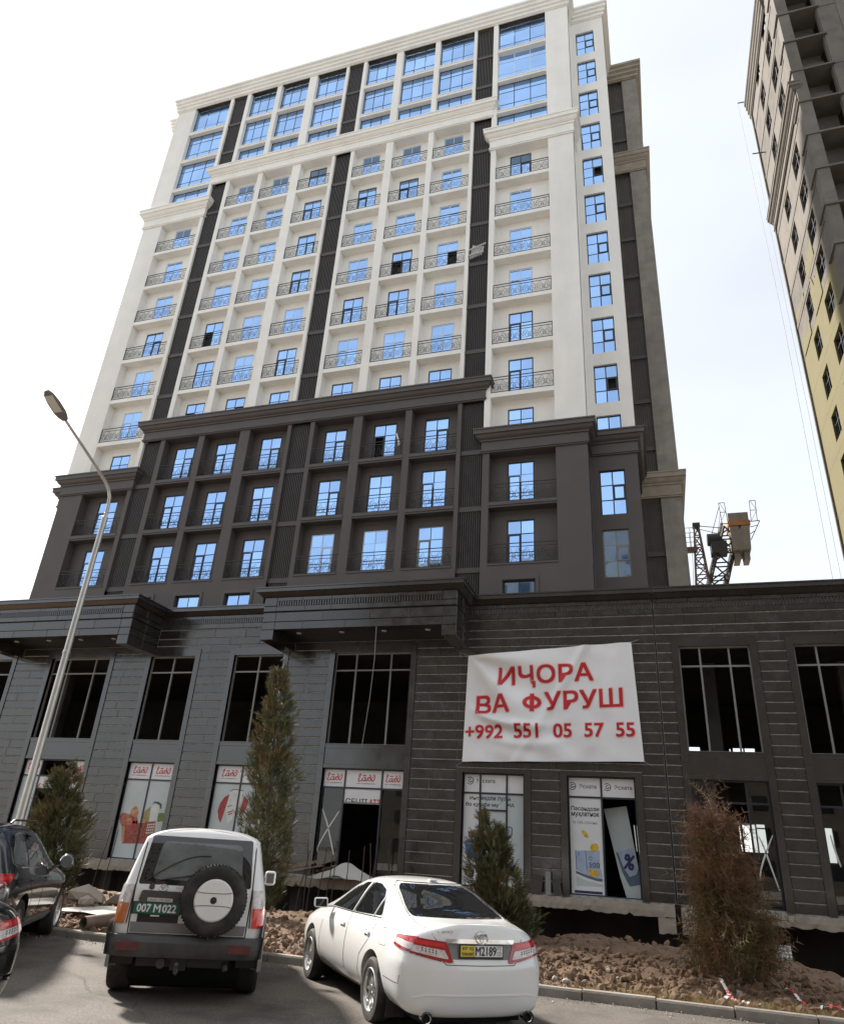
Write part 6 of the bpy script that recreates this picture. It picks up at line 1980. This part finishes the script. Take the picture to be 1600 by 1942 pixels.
    if detail:
        # recess, chrome bar, plate, badges
        patch('plate_recess', bv, REAR, round_poly([(-.40, .905), (.40, .905), (.36, .755), (-.36, .755)], .03), M['cladding_light'], root, .002, .08)
        patch('chrome_bar', bv, REAR, round_poly([(-.415, .945), (.415, .945), (.40, .905), (-.40, .905)], .015), M['chrome'], root, .022, .06)
        xr = proj_fn(bv, (1, 0, 0))(Vector((0, 0, .83)), 0).x
        pl = MB(); pl.box(xr-.022, xr-.012, -.265, .265, .765, .895); plo = part('number_plate', pl, M['plastic_black'], root)
        pl = MB(); pl.box(xr-.0255, xr-.0225, -.255, .085, .785, .888); part('plate_field', pl, M['plate_white'], plo)
        pl = MB(); pl.box(xr-.0255, xr-.0225, .09, .255, .785, .888); part('plate_field', pl, M['plate_yellow'], plo)['label'] = 'yellow field of the number plate'
        PX = lambda y0, z0: (lambda u, v, d=0: (xr-.0262-d, y0-u, z0+v))
        flat_text('lettering', 'M2189', plo, M['ink_black'], PX(.075, .797), .25, .082, .003)
        flat_text('lettering', '07 YJ', plo, M['ink_black'], PX(.235, .842), .125, .032, .0015)
        flat_text('lettering', 'ТРАНЗИТ', plo, M['ink_black'], PX(.242, .797), .145, .026, .0015)
        flat_text('lettering', 'FT', plo, M['ink_black'], PX(-.188, .845), .05, .034)
        flat_text('lettering', 'CD', plo, M['ink_black'], PX(-.188, .80), .05, .032)
        mb = MB(); xe = proj_fn(bv, (1, 0, 0))(Vector((0, 0, .95)), 0).x-.026
        emblem(mb, lambda u, v: (xe, -u, .955+v), .072, .052, .0055); part('badge', mb, M['chrome'], root)
        mb = MB(); mb.lathe([(0, .0), (.066, 0), (.07, -.01)], (xe+.008, 0, .955), (-1, 0, 0), 24); part('badge_disc', mb, M['alloy'], root)
        xf = lambda u, v: proj_fn(bv, (1, 0, 0))(Vector((0, u, v)), .004)
        flat_text('model_script', 'Camry', root, M['chrome'], lambda u, v, d=0: xf(.50-u, .985+v), .17, .045)
        flat_text('lettering', 'МЕРОС', root, M['ink_dark'], lambda u, v, d=0: xf(.40-u, .722+v), .08, .016)
        flat_text('lettering', 'XLE', root, M['ink_dark'], lambda u, v, d=0: xf(-.33-u, .722+v), .075, .020)
        mb = MB(); mb.box(.36, .44, -.05, .05, 1.447, 1.462); part('roof_aerial', mb, M['plate_white'], root)
    else:
        mb = MB(); seam(mb, bv, REAR, [(-.79, .44), (0, .455), (.79, .44)], .016, .004); part('chrome_strip', mb, M['chrome'], body)
    return root
saloon('saloon_car', (-2.68, 9.70, -.02), math.radians(129.8), 'paint_white', 'white saloon car with a yellow and white number plate, parked at the kerb')
saloon('saloon_car', (-7.22, 6.05, 0), math.radians(174), 'paint_black', 'black car at the left edge, only its right tail lamp and bumper corner showing', False)

# ------------------------------------------------------------------ boxy off-roader with the spare wheel
def offroad():
    def S(x, ys, zs, dx=None):
        dx = dx or [0]*10
        return [(x+dx[i], ys[i], zs[i]) for i in range(10)]
    zr = [.52, .52, .58, .74, .90, 1.06, 1.19, 1.72, 1.83, 1.86]
    xr = [-.93, -.94, -.965, -.975, -.975, -.965, -.955, -.80, -.70, -.62]
    seam_r = [(xr[i], 0, zr[i]) for i in range(10)]
    mid_r = [(xr[i]+.005, [0, .5, .56, .58, .58, .58, .57, .50, .36, 0][i], zr[i]-(.004 if i > 7 else 0)) for i in range(10)]
    st = [seam_r, mid_r,
          [(xr[i]+[.02, .02, .02, .02, .02, .02, .02, .02, .02, .02][i], [0, .70, .79, .82, .82, .81, .79, .655, .46, 0][i], zr[i]-(.01 if i > 7 else 0)) for i in range(10)],
          S(-.83, [0, .74, .845, .87, .87, .865, .845, .705, .50, 0], zr, [0, 0, 0, 0, 0, 0, 0, .09, .14, .18]),
          S(-.55, [0, .74, .85, .875, .875, .87, .85, .715, .51, 0], [.48, .48, .56, .74, .90, 1.06, 1.19, 1.745, 1.845, 1.875]),
          S(.6, [0, .74, .855, .88, .88, .872, .85, .715, .51, 0], [.46, .46, .55, .74, .90, 1.06, 1.18, 1.755, 1.86, 1.89]),
          S(1.35, [0, .74, .855, .88, .88, .872, .845, .71, .51, 0], [.46, .46, .55, .74, .90, 1.06, 1.17, 1.72, 1.82, 1.85]),
          S(1.75, [0, .74, .855, .88, .88, .87, .84, .70, .50, 0], [.46, .46, .55, .74, .90, 1.06, 1.16, 1.46, 1.54, 1.565]),
          S(2.12, [0, .74, .855, .88, .88, .865, .82, .70, .50, 0], [.46, .46, .55, .74, .90, 1.04, 1.13, 1.175, 1.20, 1.21]),
          S(2.9, [0, .74, .85, .87, .87, .85, .79, .68, .48, 0], [.48, .48, .56, .74, .88, .99, 1.05, 1.085, 1.11, 1.12]),
          S(3.35, [0, .70, .80, .83, .83, .80, .75, .66, .46, 0], [.5, .5, .57, .72, .85, .95, 1.0, 1.03, 1.05, 1.06]),
          S(3.5, [0, .5, .58, .6, .6, .58, .55, .5, .34, 0], [.52, .52, .58, .7, .82, .9, .95, .97, .98, .99], [0, 0, .03, .04, .04, .03, .02, .01, 0, 0]),
          [(3.52, 0, .53), (3.54, 0, .53), (3.58, 0, .6), (3.6, 0, .7), (3.6, 0, .8), (3.58, 0, .88), (3.56, 0, .92), (3.54, 0, .95), (3.5, 0, .97), (3.45, 0, .99)]]
    return loft('body', st, 10, 2, [(0, .40, .475, -1.2, -.5), (0, .40, .475, .5, 1.2), (2.675, .40, .475, -1.2, -.5), (2.675, .40, .475, .5, 1.2)], [(2, 10, 6, .7), (2, 8, 7, .65), (0, 4, 6, .6), (2, 10, 5, .3)])
me, bv = offroad()
me.materials.append(M['paint_silver'])
orx = empty('offroad_car', (-5.97, 9.37, 0), 'silver off-road car with rear spare wheel and green number plate 007 M 022', 'car', None, math.radians(119.4))
me.polygons.foreach_set('use_smooth', [True]*len(me.polygons)); me.set_sharp_from_angle(angle=math.radians(35))
body = put('body', me, orx); WL[body.name] = Vector((0, 0, 0))
ORX = proj_fn(bv, (1, 0, 0))
mb = MB()
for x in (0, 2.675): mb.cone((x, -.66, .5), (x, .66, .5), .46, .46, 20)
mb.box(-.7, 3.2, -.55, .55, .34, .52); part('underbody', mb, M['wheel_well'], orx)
for s_ in (1, -1):
    V = side(s_)
    for poly in ([(1.66, 1.20), (1.30, 1.62), (.98, 1.66), (.97, 1.215)], [(.88, 1.215), (.89, 1.665), (.15, 1.665), (.12, 1.22)]):
        patch('side_window', bv, V, round_poly(poly, .05), M['car_glass'], orx, .003)
    patch('quarter_window', bv, V, round_poly([(.02, 1.225), (.03, 1.66), (-.60, 1.65), (-.66, 1.235)], .07), M['car_glass'], orx, .003)
    mb = MB()
    seam(mb, bv, V, [(.925, 1.70), (.925, .62)], .005, -.001); seam(mb, bv, V, [(.07, 1.68), (.09, 1.1), (.40, .85), (.46, .62), (1.7, .60)], .005, -.001); seam(mb, bv, V, [(1.74, 1.18), (1.72, .62)], .005, -.001)
    part('door_gap', mb, M['panel_gap'], body)
    for x in (1.05, .2): patch('door_handle', bv, V, round_poly([(x-.09, 1.03), (x+.09, 1.03), (x+.09, 1.065), (x-.09, 1.065)], .012), M['plastic_black'], orx, .02)
    # lower cladding and wheel-arch flares
    patch('side_cladding', bv, V, [(2.18, .56), (2.20, .80), (.50, .80), (.48, .56)], M['cladding_light'], orx, .012, .12)
    patch('side_cladding', bv, V, [(-.50, .58), (-.47, .80), (-.86, .80), (-.88, .58)], M['cladding_light'], orx, .012, .12)
    for x in (0, 2.675):
        mb = MB()
        for i in range(17):
            a0, a1 = PI*(i/17)*1.12-.19, PI*((i+1)/17)*1.12-.19
            vs_ = []
            for a in (a0, a1):
                for r_, yy in ((.47, .80), (.475, .925), (.52, .92), (.56, .875)): vs_.append((x+r_*math.cos(a), s_*yy, .40+r_*math.sin(a)))
            mb.add(vs_, [(0, 1, 5, 4), (1, 2, 6, 5), (2, 3, 7, 6)])
        o = part('arch_flare', mb, M['cladding_light'], orx, recalc=True); sm_angle(o)
        wheel(orx, x, s_*.765, .385, .285, .22, s_, 'plain', 6)
    mb = MB(); mb.box(-.50, -.48, s_*.74-.13, s_*.74+.13, .33, .62); part('mud_flap', mb, M['plastic_black'], orx)
    c = Vector((1.66, s_*.955, 1.24)); mb = MB(); mb.obox(c, (.05, 0, 0), (0, .085, 0), (0, 0, .10))
    mm = part('mirror', mb, M['paint_silver'] if s_ < 0 else M['plastic_black'], orx); bq = mm.modifiers.new('bevel', 'BEVEL'); bq.width = .045; bq.segments = 3
    mb = MB(); mb.obox(c-Vector((.047, 0, 0)), (.005, 0, 0), (0, .055, 0), (0, 0, .07)); mb.bar(c, (1.66, s_*.82, 1.2), .05); part('mirror_glass', mb, M['car_glass'], mm)
    # lamps: clear above, amber and red below
    q = lambda a: [(s_*u, v) for u, v in a]
    for nm, poly, mt in (('rear_lamp', [(.70, 1.20), (.80, 1.20), (.835, 1.01), (.72, 1.01)], 'lens_clear'), ('rear_lamp', [(.72, 1.005), (.835, 1.005), (.85, .80), (.735, .80)], 'lens_bright_red' if s_ < 0 else 'lens_amber')):
        patch(nm, bv, REAR, q(poly), M[mt], orx, .014, .05)
    for nm, poly, mt in (('rear_lamp', [(-.90, 1.20), (-.78, 1.20), (-.78, 1.01), (-.92, 1.01)], 'lens_clear'), ('rear_lamp', [(-.92, 1.005), (-.79, 1.005), (-.79, .80), (-.925, .80)], 'lens_amber' if s_ > 0 else 'lens_bright_red')):
        patch(nm, bv, side(s_), poly, M[mt], orx, .012, .05)
    mb = MB(); seam(mb, bv, REAR, q([(.69, 1.21), (.71, .80)]), .008, .008); part('lamp_seal', mb, M['plastic_black'], orx)
# tailgate
mb = MB()
seam(mb, bv, REAR, [(-.665, 1.78), (-.69, 1.2), (-.675, .70), (.675, .70), (.69, 1.2), (.665, 1.78)], .010, -.003)
part('tailgate_gap', mb, M['panel_gap'], body)
rw = patch('rear_window', bv, REAR, round_poly([(-.665, 1.215), (.665, 1.215), (.615, 1.75), (-.615, 1.75)], .03), M['car_glass'], orx, .004, .08)
patch('window_pane', bv, REAR, round_poly([(-.545, 1.27), (.52, 1.27), (.475, 1.69), (-.50, 1.69)], .07), M['car_glass_pale'], rw, .0055, .08)
mb = MB()
mb.tube([ORX(Vector((0, .42, 1.26)), .02), ORX(Vector((0, -.05, 1.34)), .03)], .008, 6); mb.tube([ORX(Vector((0, .58, 1.25)), .02)]+[ORX(Vector((0, .58-.95*t, 1.25+.30*math.sin(t*2.3))), .012) for t in (.15, .3, .45, .6, .75)], .006, 5)
part('wiper', mb, M['plastic_black'], rw)
patch('tailgate_lower', bv, REAR, [(-.665, .82), (.665, .82), (.655, .715), (-.655, .715)], M['cladding_light'], orx, .005, .1)
patch('plate_recess', bv, REAR, [(.60, .93), (.13, .93), (.13, .80), (.60, .80)], M['plastic_black'], orx, .004, .1)
patch('plate_garnish', bv, REAR, round_poly([(.60, 1.15), (.13, 1.145), (.11, 1.04), (.62, 1.04)], .02), M['cladding'], orx, .03, .06)
gp = lambda y0, z0, off=.012: (lambda u, v, d=0: ORX(Vector((0, y0-u, z0+v)), off+d))
patch('name_strip', bv, REAR, round_poly([(.52, 1.075), (.23, 1.072), (.23, 1.035), (.52, 1.035)], .008), M['alloy'], orx, .036, .06)
flat_text('lettering', 'LAND CRUISER', orx, M['ink_black'], gp(.505, 1.043, .038), .26, .022)
flat_text('lettering', 'TOYOTA', orx, M['ink_dark'], gp(.22, 1.175), .11, .018)
mb = MB(); emblem(mb, lambda u, v: ORX(Vector((0, .36-u, 1.185+v)), .010), .055, .036, .0045); part('badge', mb, M['chrome'], orx)
mb = MB(); mb.lathe([(0, .012), (.03, .012), (.034, 0)], ORX(Vector((0, .50, 1.19)), 0), (-1, 0, 0), 12); part('badge', mb, M['cladding'], orx)['label'] = 'small round dark sticker badge'
mb = MB(); mb.lathe([(0, .02), (.018, .02), (.026, 0)], ORX(Vector((0, .07, 1.06)), 0), (-1, 0, 0), 14); part('door_lock', mb, M['chrome'], orx)
xp = ORX(Vector((0, .42, .95)), 0).x
mb = MB(); mb.box(xp-.055, xp-.045, .11, .67, .905, 1.035); plo = part('number_plate', mb, M['plastic_black'], orx)
mb = MB(); mb.box(xp-.0585, xp-.0555, .125, .655, .915, 1.025); part('plate_field', mb, M['plate_green'], plo)
PP = lambda y0, z0: (lambda u, v, d=0: (xp-.0592-d, y0-u, z0+v))
flat_text('lettering', '007', plo, M['plate_white'], PP(.615, .930), .155, .080, .003)
flat_text('lettering', 'M', plo, M['plate_white'], PP(.425, .930), .075, .080, .003)
flat_text('lettering', '022', plo, M['plate_white'], PP(.325, .930), .155, .080, .003)
mb = MB(); mb.box(xp-.050, xp-.02, .35, .45, .885, .900); part('plate_bracket', mb, M['alloy'], plo)
# spare wheel
sp = Vector((-1.045, -.25, 1.09)); xa = Vector((-1, 0, 0))
mb = MB(); mb.lathe([(.20, -.02), (.22, .105), (.255, .125), (.33, .12), (.372, .095), (.385, .06), (.387, .0), (.385, -.09), (.36, -.115), (.2, -.11)], sp, xa, 48)
for i in range(60):
    a = 2*PI*i/60
    rad = Vector((0, math.cos(a), math.sin(a))); tan = Vector((0, -math.sin(a), math.cos(a)))
    mb.obox(sp+rad*.383+xa*(.045+.02*(i % 2)), rad*.008, tan*.011, xa*.03)
o = part('spare_tyre', mb, M['rubber'], orx); sm_angle(o, 40)
mb = MB(); mb.lathe([(.0, .118), (.03, .118), (.04, .128), (.21, .128), (.225, .118), (.232, .10)], sp, xa, 40)
o = part('spare_cover', mb, M['paint_silver'], orx); sm_angle(o, 30)
cmb = MB(); cmb.lathe([(0, .14), (.014, .14), (.02, .134), (.034, .134), (.036, .126)], sp, xa, 16); part('cover_bolt', cmb, M['plastic_black'], o)
cmb = MB()
for zz in (.075, -.055):
    w = math.sqrt(.218**2-zz*zz)
    cmb.tube([sp+xa*.129+Vector((0, y, zz+.012*(abs(y)/w)**4*(1 if zz > 0 else -1))) for y in np.linspace(-w, w, 12)], .005, 5)
part('cover_rib', cmb, M['cladding_light'], o)
mb = MB(); mb.bar((-.96, .10, 1.19), (-1.03, -.10, 1.33), .05, .03); mb.box(-1.0, -.95, -.3, -.1, .9, 1.2); part('spare_bracket', mb, M['plastic_black'], orx)
# bumper, lamps, tow bar
mb = MB()
prof = []
for t in range(13):
    y = -.90+1.8*t/12
    x = -1.10+.16*max(0, (abs(y)-.62)/.28)**1.8
    prof.append((x, y))
vs_, fs_ = [], []
for (x, y) in prof:
    vs_ += [(x+.14, y*.98, .475), (x+.03, y, .48), (x, y, .54), (x, y, .63), (x+.035, y, .69), (x+.14, y*.98, .70)]
for i in range(12):
    for j in range(5): fs_.append((i*6+j, i*6+6+j, i*6+7+j, i*6+1+j))
fs_ += [tuple(range(5, -1, -1)), tuple(72+j for j in range(6))]
mb.add(vs_, fs_)
for s_ in (1, -1):
    mb.add([(-1.0, s_*.87, .48), (-1.0, s_*.90, .70), (-1.0, s_*.90, .82), (-.86, s_*.91, .82), (-.52, s_*.905, .82), (-.50, s_*.905, .60), (-.55, s_*.90, .50)], [(0, 1, 2, 3, 4, 5, 6)])
o = part('rear_bumper', mb, M['cladding'], orx, recalc=True); sm_angle(o, 30)
for s_ in (1, -1):
    mb = MB(); mb.box(-1.106, -1.09, min(s_*.50, s_*.76), max(s_*.50, s_*.76), .545, .635); part('bumper_lamp', mb, M['lens_dim_red'], o)
mb = MB(); mb.box(-.95, -.80, -.52, .52, .38, .47); mb.box(-1.0, -.90, -.045, .13, .35, .50); part('tow_beam', mb, M['plastic_black'], orx)
mb = MB(); mb.tube([(-.98, .05, .37), (-1.05, .05, .33), (-1.13, .05, .35), (-1.14, .05, .40)], .022, 8); mb.lathe([(0, .05), (.018, .047), (.026, .025), (.018, .004), (.012, 0)], (-1.14, .05, .40), (0, 0, 1), 12); mb.lathe([(0, 0), (.05, 0), (.05, .04), (0, .04)], (-.97, .24, .415), (-1, 0, 0), 14)
part('tow_hitch', mb, M['cladding'], orx)
mb = MB(); mb.tube([(-.6, -.46, .44), (-.88, -.47, .44), (-.98, -.49, .40), (-1.0, -.50, .36)], .032, 10); part('exhaust_pipe', mb, M['cladding'], orx)

# ------------------------------------------------------------------ dark blue crossover on the left
def cross():
    def S(x, ys, zs, dx=None):
        dx = dx or [0]*10
        return [(x+dx[i], ys[i], zs[i]) for i in range(10)]
    zr = [.32, .32, .42, .62, .84, 1.0, 1.12, 1.54, 1.64, 1.67]
    xr = [-1.0, -1.02, -1.06, -1.08, -1.06, -1.04, -1.0, -.72, -.60, -.52]
    st = [[(xr[i], 0, zr[i]) for i in range(10)],
          [(xr[i]+.015, [0, .50, .58, .60, .60, .60, .58, .48, .36, 0][i], zr[i]) for i in range(10)],
          [(xr[i]+.10, [0, .70, .82, .86, .865, .85, .80, .60, .42, 0][i], zr[i]) for i in range(10)],
          S(-.72, [0, .74, .90, .94, .945, .925, .88, .68, .48, 0], zr, [0, 0, 0, 0, 0, 0, 0, .18, .25, .3]),
          S(-.3, [0, .74, .92, .96, .965, .945, .90, .70, .50, 0], [.28, .28, .38, .62, .84, 1.0, 1.12, 1.60, 1.68, 1.70]),
          S(.6, [0, .74, .92, .96, .965, .945, .90, .70, .50, 0], [.26, .26, .36, .62, .84, 1.0, 1.10, 1.64, 1.72, 1.74]),
          S(1.3, [0, .74, .92, .96, .965, .945, .89, .69, .50, 0], [.26, .26, .36, .62, .84, 1.0, 1.08, 1.58, 1.66, 1.68]),
          S(1.85, [0, .74, .92, .96, .965, .94, .88, .70, .50, 0], [.26, .26, .36, .62, .84, .99, 1.07, 1.36, 1.43, 1.45]),
          S(2.35, [0, .74, .92, .955, .96, .93, .86, .72, .52, 0], [.27, .27, .37, .62, .83, .97, 1.06, 1.12, 1.15, 1.16]),
          S(3.1, [0, .72, .88, .93, .93, .89, .80, .66, .46, 0], [.28, .28, .38, .6, .8, .92, .99, 1.03, 1.05, 1.06]),
          S(3.5, [0, .64, .78, .82, .82, .78, .70, .58, .4, 0], [.3, .3, .4, .58, .75, .85, .9, .93, .95, .96]),
          S(3.72, [0, .45, .55, .58, .58, .55, .5, .4, .28, 0], [.32, .32, .4, .55, .7, .78, .82, .84, .85, .86], [0, 0, .02, .03, .03, .02, .01, 0, 0, 0]),
          [(3.74, 0, .33), (3.76, 0, .33), (3.8, 0, .42), (3.82, 0, .55), (3.8, 0, .68), (3.78, 0, .75), (3.76, 0, .79), (3.74, 0, .82), (3.7, 0, .84), (3.66, 0, .86)]]
    return loft('body', st, 10, 2, [(0, .37, .44, -1.3, -.55), (0, .37, .44, .55, 1.3), (2.79, .37, .44, -1.3, -.55), (2.79, .37, .44, .55, 1.3)], [(2, 9, 6, .4), (2, 10, 5, .3)])
me, bv = cross()
me.materials.append(M['paint_navy']); me.polygons.foreach_set('use_smooth', [True]*len(me.polygons)); me.set_sharp_from_angle(angle=math.radians(35))
hx_ = empty('crossover_car', (-10.05, 9.28, 0), 'dark blue crossover car parked at the left edge beside the silver off-roader', 'car', None, math.radians(121))
hx_.scale = (1.045, 1.045, 1.045)
body = put('body', me, hx_); WL[body.name] = Vector((0, 0, 0))
mb = MB()
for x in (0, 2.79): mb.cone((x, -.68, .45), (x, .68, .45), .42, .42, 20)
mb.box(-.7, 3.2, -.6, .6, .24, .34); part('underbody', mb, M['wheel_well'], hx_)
for s_ in (1, -1):
    V = side(s_)
    for nm, poly in (('side_window', [(2.10, 1.095), (1.55, 1.43), (1.18, 1.555), (1.10, 1.125)]), ('side_window', [(1.02, 1.13), (1.08, 1.575), (.5, 1.61), (.20, 1.60), (.10, 1.16)]), ('quarter_window', [(.02, 1.165), (.12, 1.595), (-.22, 1.565), (-.50, 1.36), (-.56, 1.22), (-.50, 1.185)])):
        patch(nm, bv, V, round_poly(poly, .05), M['car_glass'] if nm == 'side_window' else M['car_glass_pale'], hx_, .003)
    mb = MB(); seam(mb, bv, V, [(2.2, 1.075), (1.1, 1.105), (.1, 1.14), (-.50, 1.165), (-.61, 1.21), (-.55, 1.40)], .011, .003); part('chrome_trim', mb, M['chrome'], body)
    mb = MB()
    seam(mb, bv, V, [(1.06, 1.1), (1.03, .7), (1.08, .42)], .005, -.001); seam(mb, bv, V, [(.05, 1.14), (.18, .95), (.42, .75), (.48, .42), (2.2, .38)], .005, -.001); seam(mb, bv, V, [(2.22, 1.06), (2.2, .42)], .005, -.001)
    part('door_gap', mb, M['panel_gap'], body)
    for x in (1.25, .32): patch('door_handle', bv, V, round_poly([(x-.11, .945), (x+.10, .95), (x+.10, .98), (x-.11, .975)], .015), M['paint_navy'], hx_, .022)
    patch('side_step', bv, V, [(2.2, .34), (2.2, .43), (.55, .43), (.55, .34)], M['cladding_light'], hx_, .03, .2)
    q = lambda a: [(s_*u, v) for u, v in a]
    lp = patch('rear_lamp', bv, REAR, q([(.40, 1.065), (.84, 1.085), (.855, .97), (.80, .90), (.44, .96)]), M['lens_red'], hx_, .012, .05)
    patch('lamp_clear', bv, REAR, q([(.43, .985), (.84, .965), (.80, .905), (.45, .945)]), M['lens_clear'], lp, .015, .05)
    patch('lamp_bright', bv, REAR, q([(.43, 1.025), (.84, 1.035), (.845, 1.005), (.43, .995)]), M['lens_bright_red'], lp, .0145, .05)
    lp = patch('rear_lamp', bv, V, [(-.955, 1.085), (-.70, 1.085), (-.66, 1.06), (-.78, .98), (-.95, .92)], M['lens_red'], hx_, .012, .05)
    patch('lamp_bright', bv, V, [(-.95, 1.04), (-.72, 1.05), (-.75, 1.015), (-.95, 1.005)], M['lens_bright_red'], lp, .0145, .05)
    for x in (0, 2.79): wheel(hx_, x, s_*.835, .37, .235, .245, s_, 'pairs', 10)
    c = Vector((1.90, s_*1.07, 1.17)); mb = MB(); mb.lathe([(0, -.07), (.09, -.065), (.125, -.02), (.11, .05), (.06, .09), (0, .10)], c, (1, 0, 0), 14)
    mm = part('mirror', mb, M['paint_navy'], hx_); sm_angle(mm, 60)
    mb = MB(); mb.lathe([(0, -.074), (.088, -.070), (.105, -.055)], c, (1, 0, 0), 14); part('mirror_glass', mb, M['car_glass_pale'], mm)
    mb = MB(); mb.bar(c+Vector((0, -.05*s_, -.04)), (1.9, s_*.86, 1.08), .06, .05); part('mirror_arm', mb, M['paint_navy'], mm)
    mb = MB(); mb.tube([(-.35, s_*.60, 1.70), (-.2, s_*.60, 1.745), (1.0, s_*.60, 1.755), (1.25, s_*.60, 1.71)], .016, 6); part('roof_rail', mb, M['plastic_black'], hx_)
patch('rear_window', bv, REAR, round_poly([(-.66, 1.16), (.66, 1.16), (.55, 1.56), (-.55, 1.56)], .06), M['car_glass'], hx_, .004, .08)
patch('windscreen', bv, ((-1, 0, 0), REAR[1]), round_poly([(-.66, 1.17), (.66, 1.17), (.56, 1.58), (-.56, 1.58)], .06), M['car_glass'], hx_, .004, .08)
mb = MB(); mb.obox((-.62, 0, 1.635), (.14, 0, .01), (0, .56, 0), (0, 0, .014)); part('spoiler', mb, M['paint_navy'], hx_)
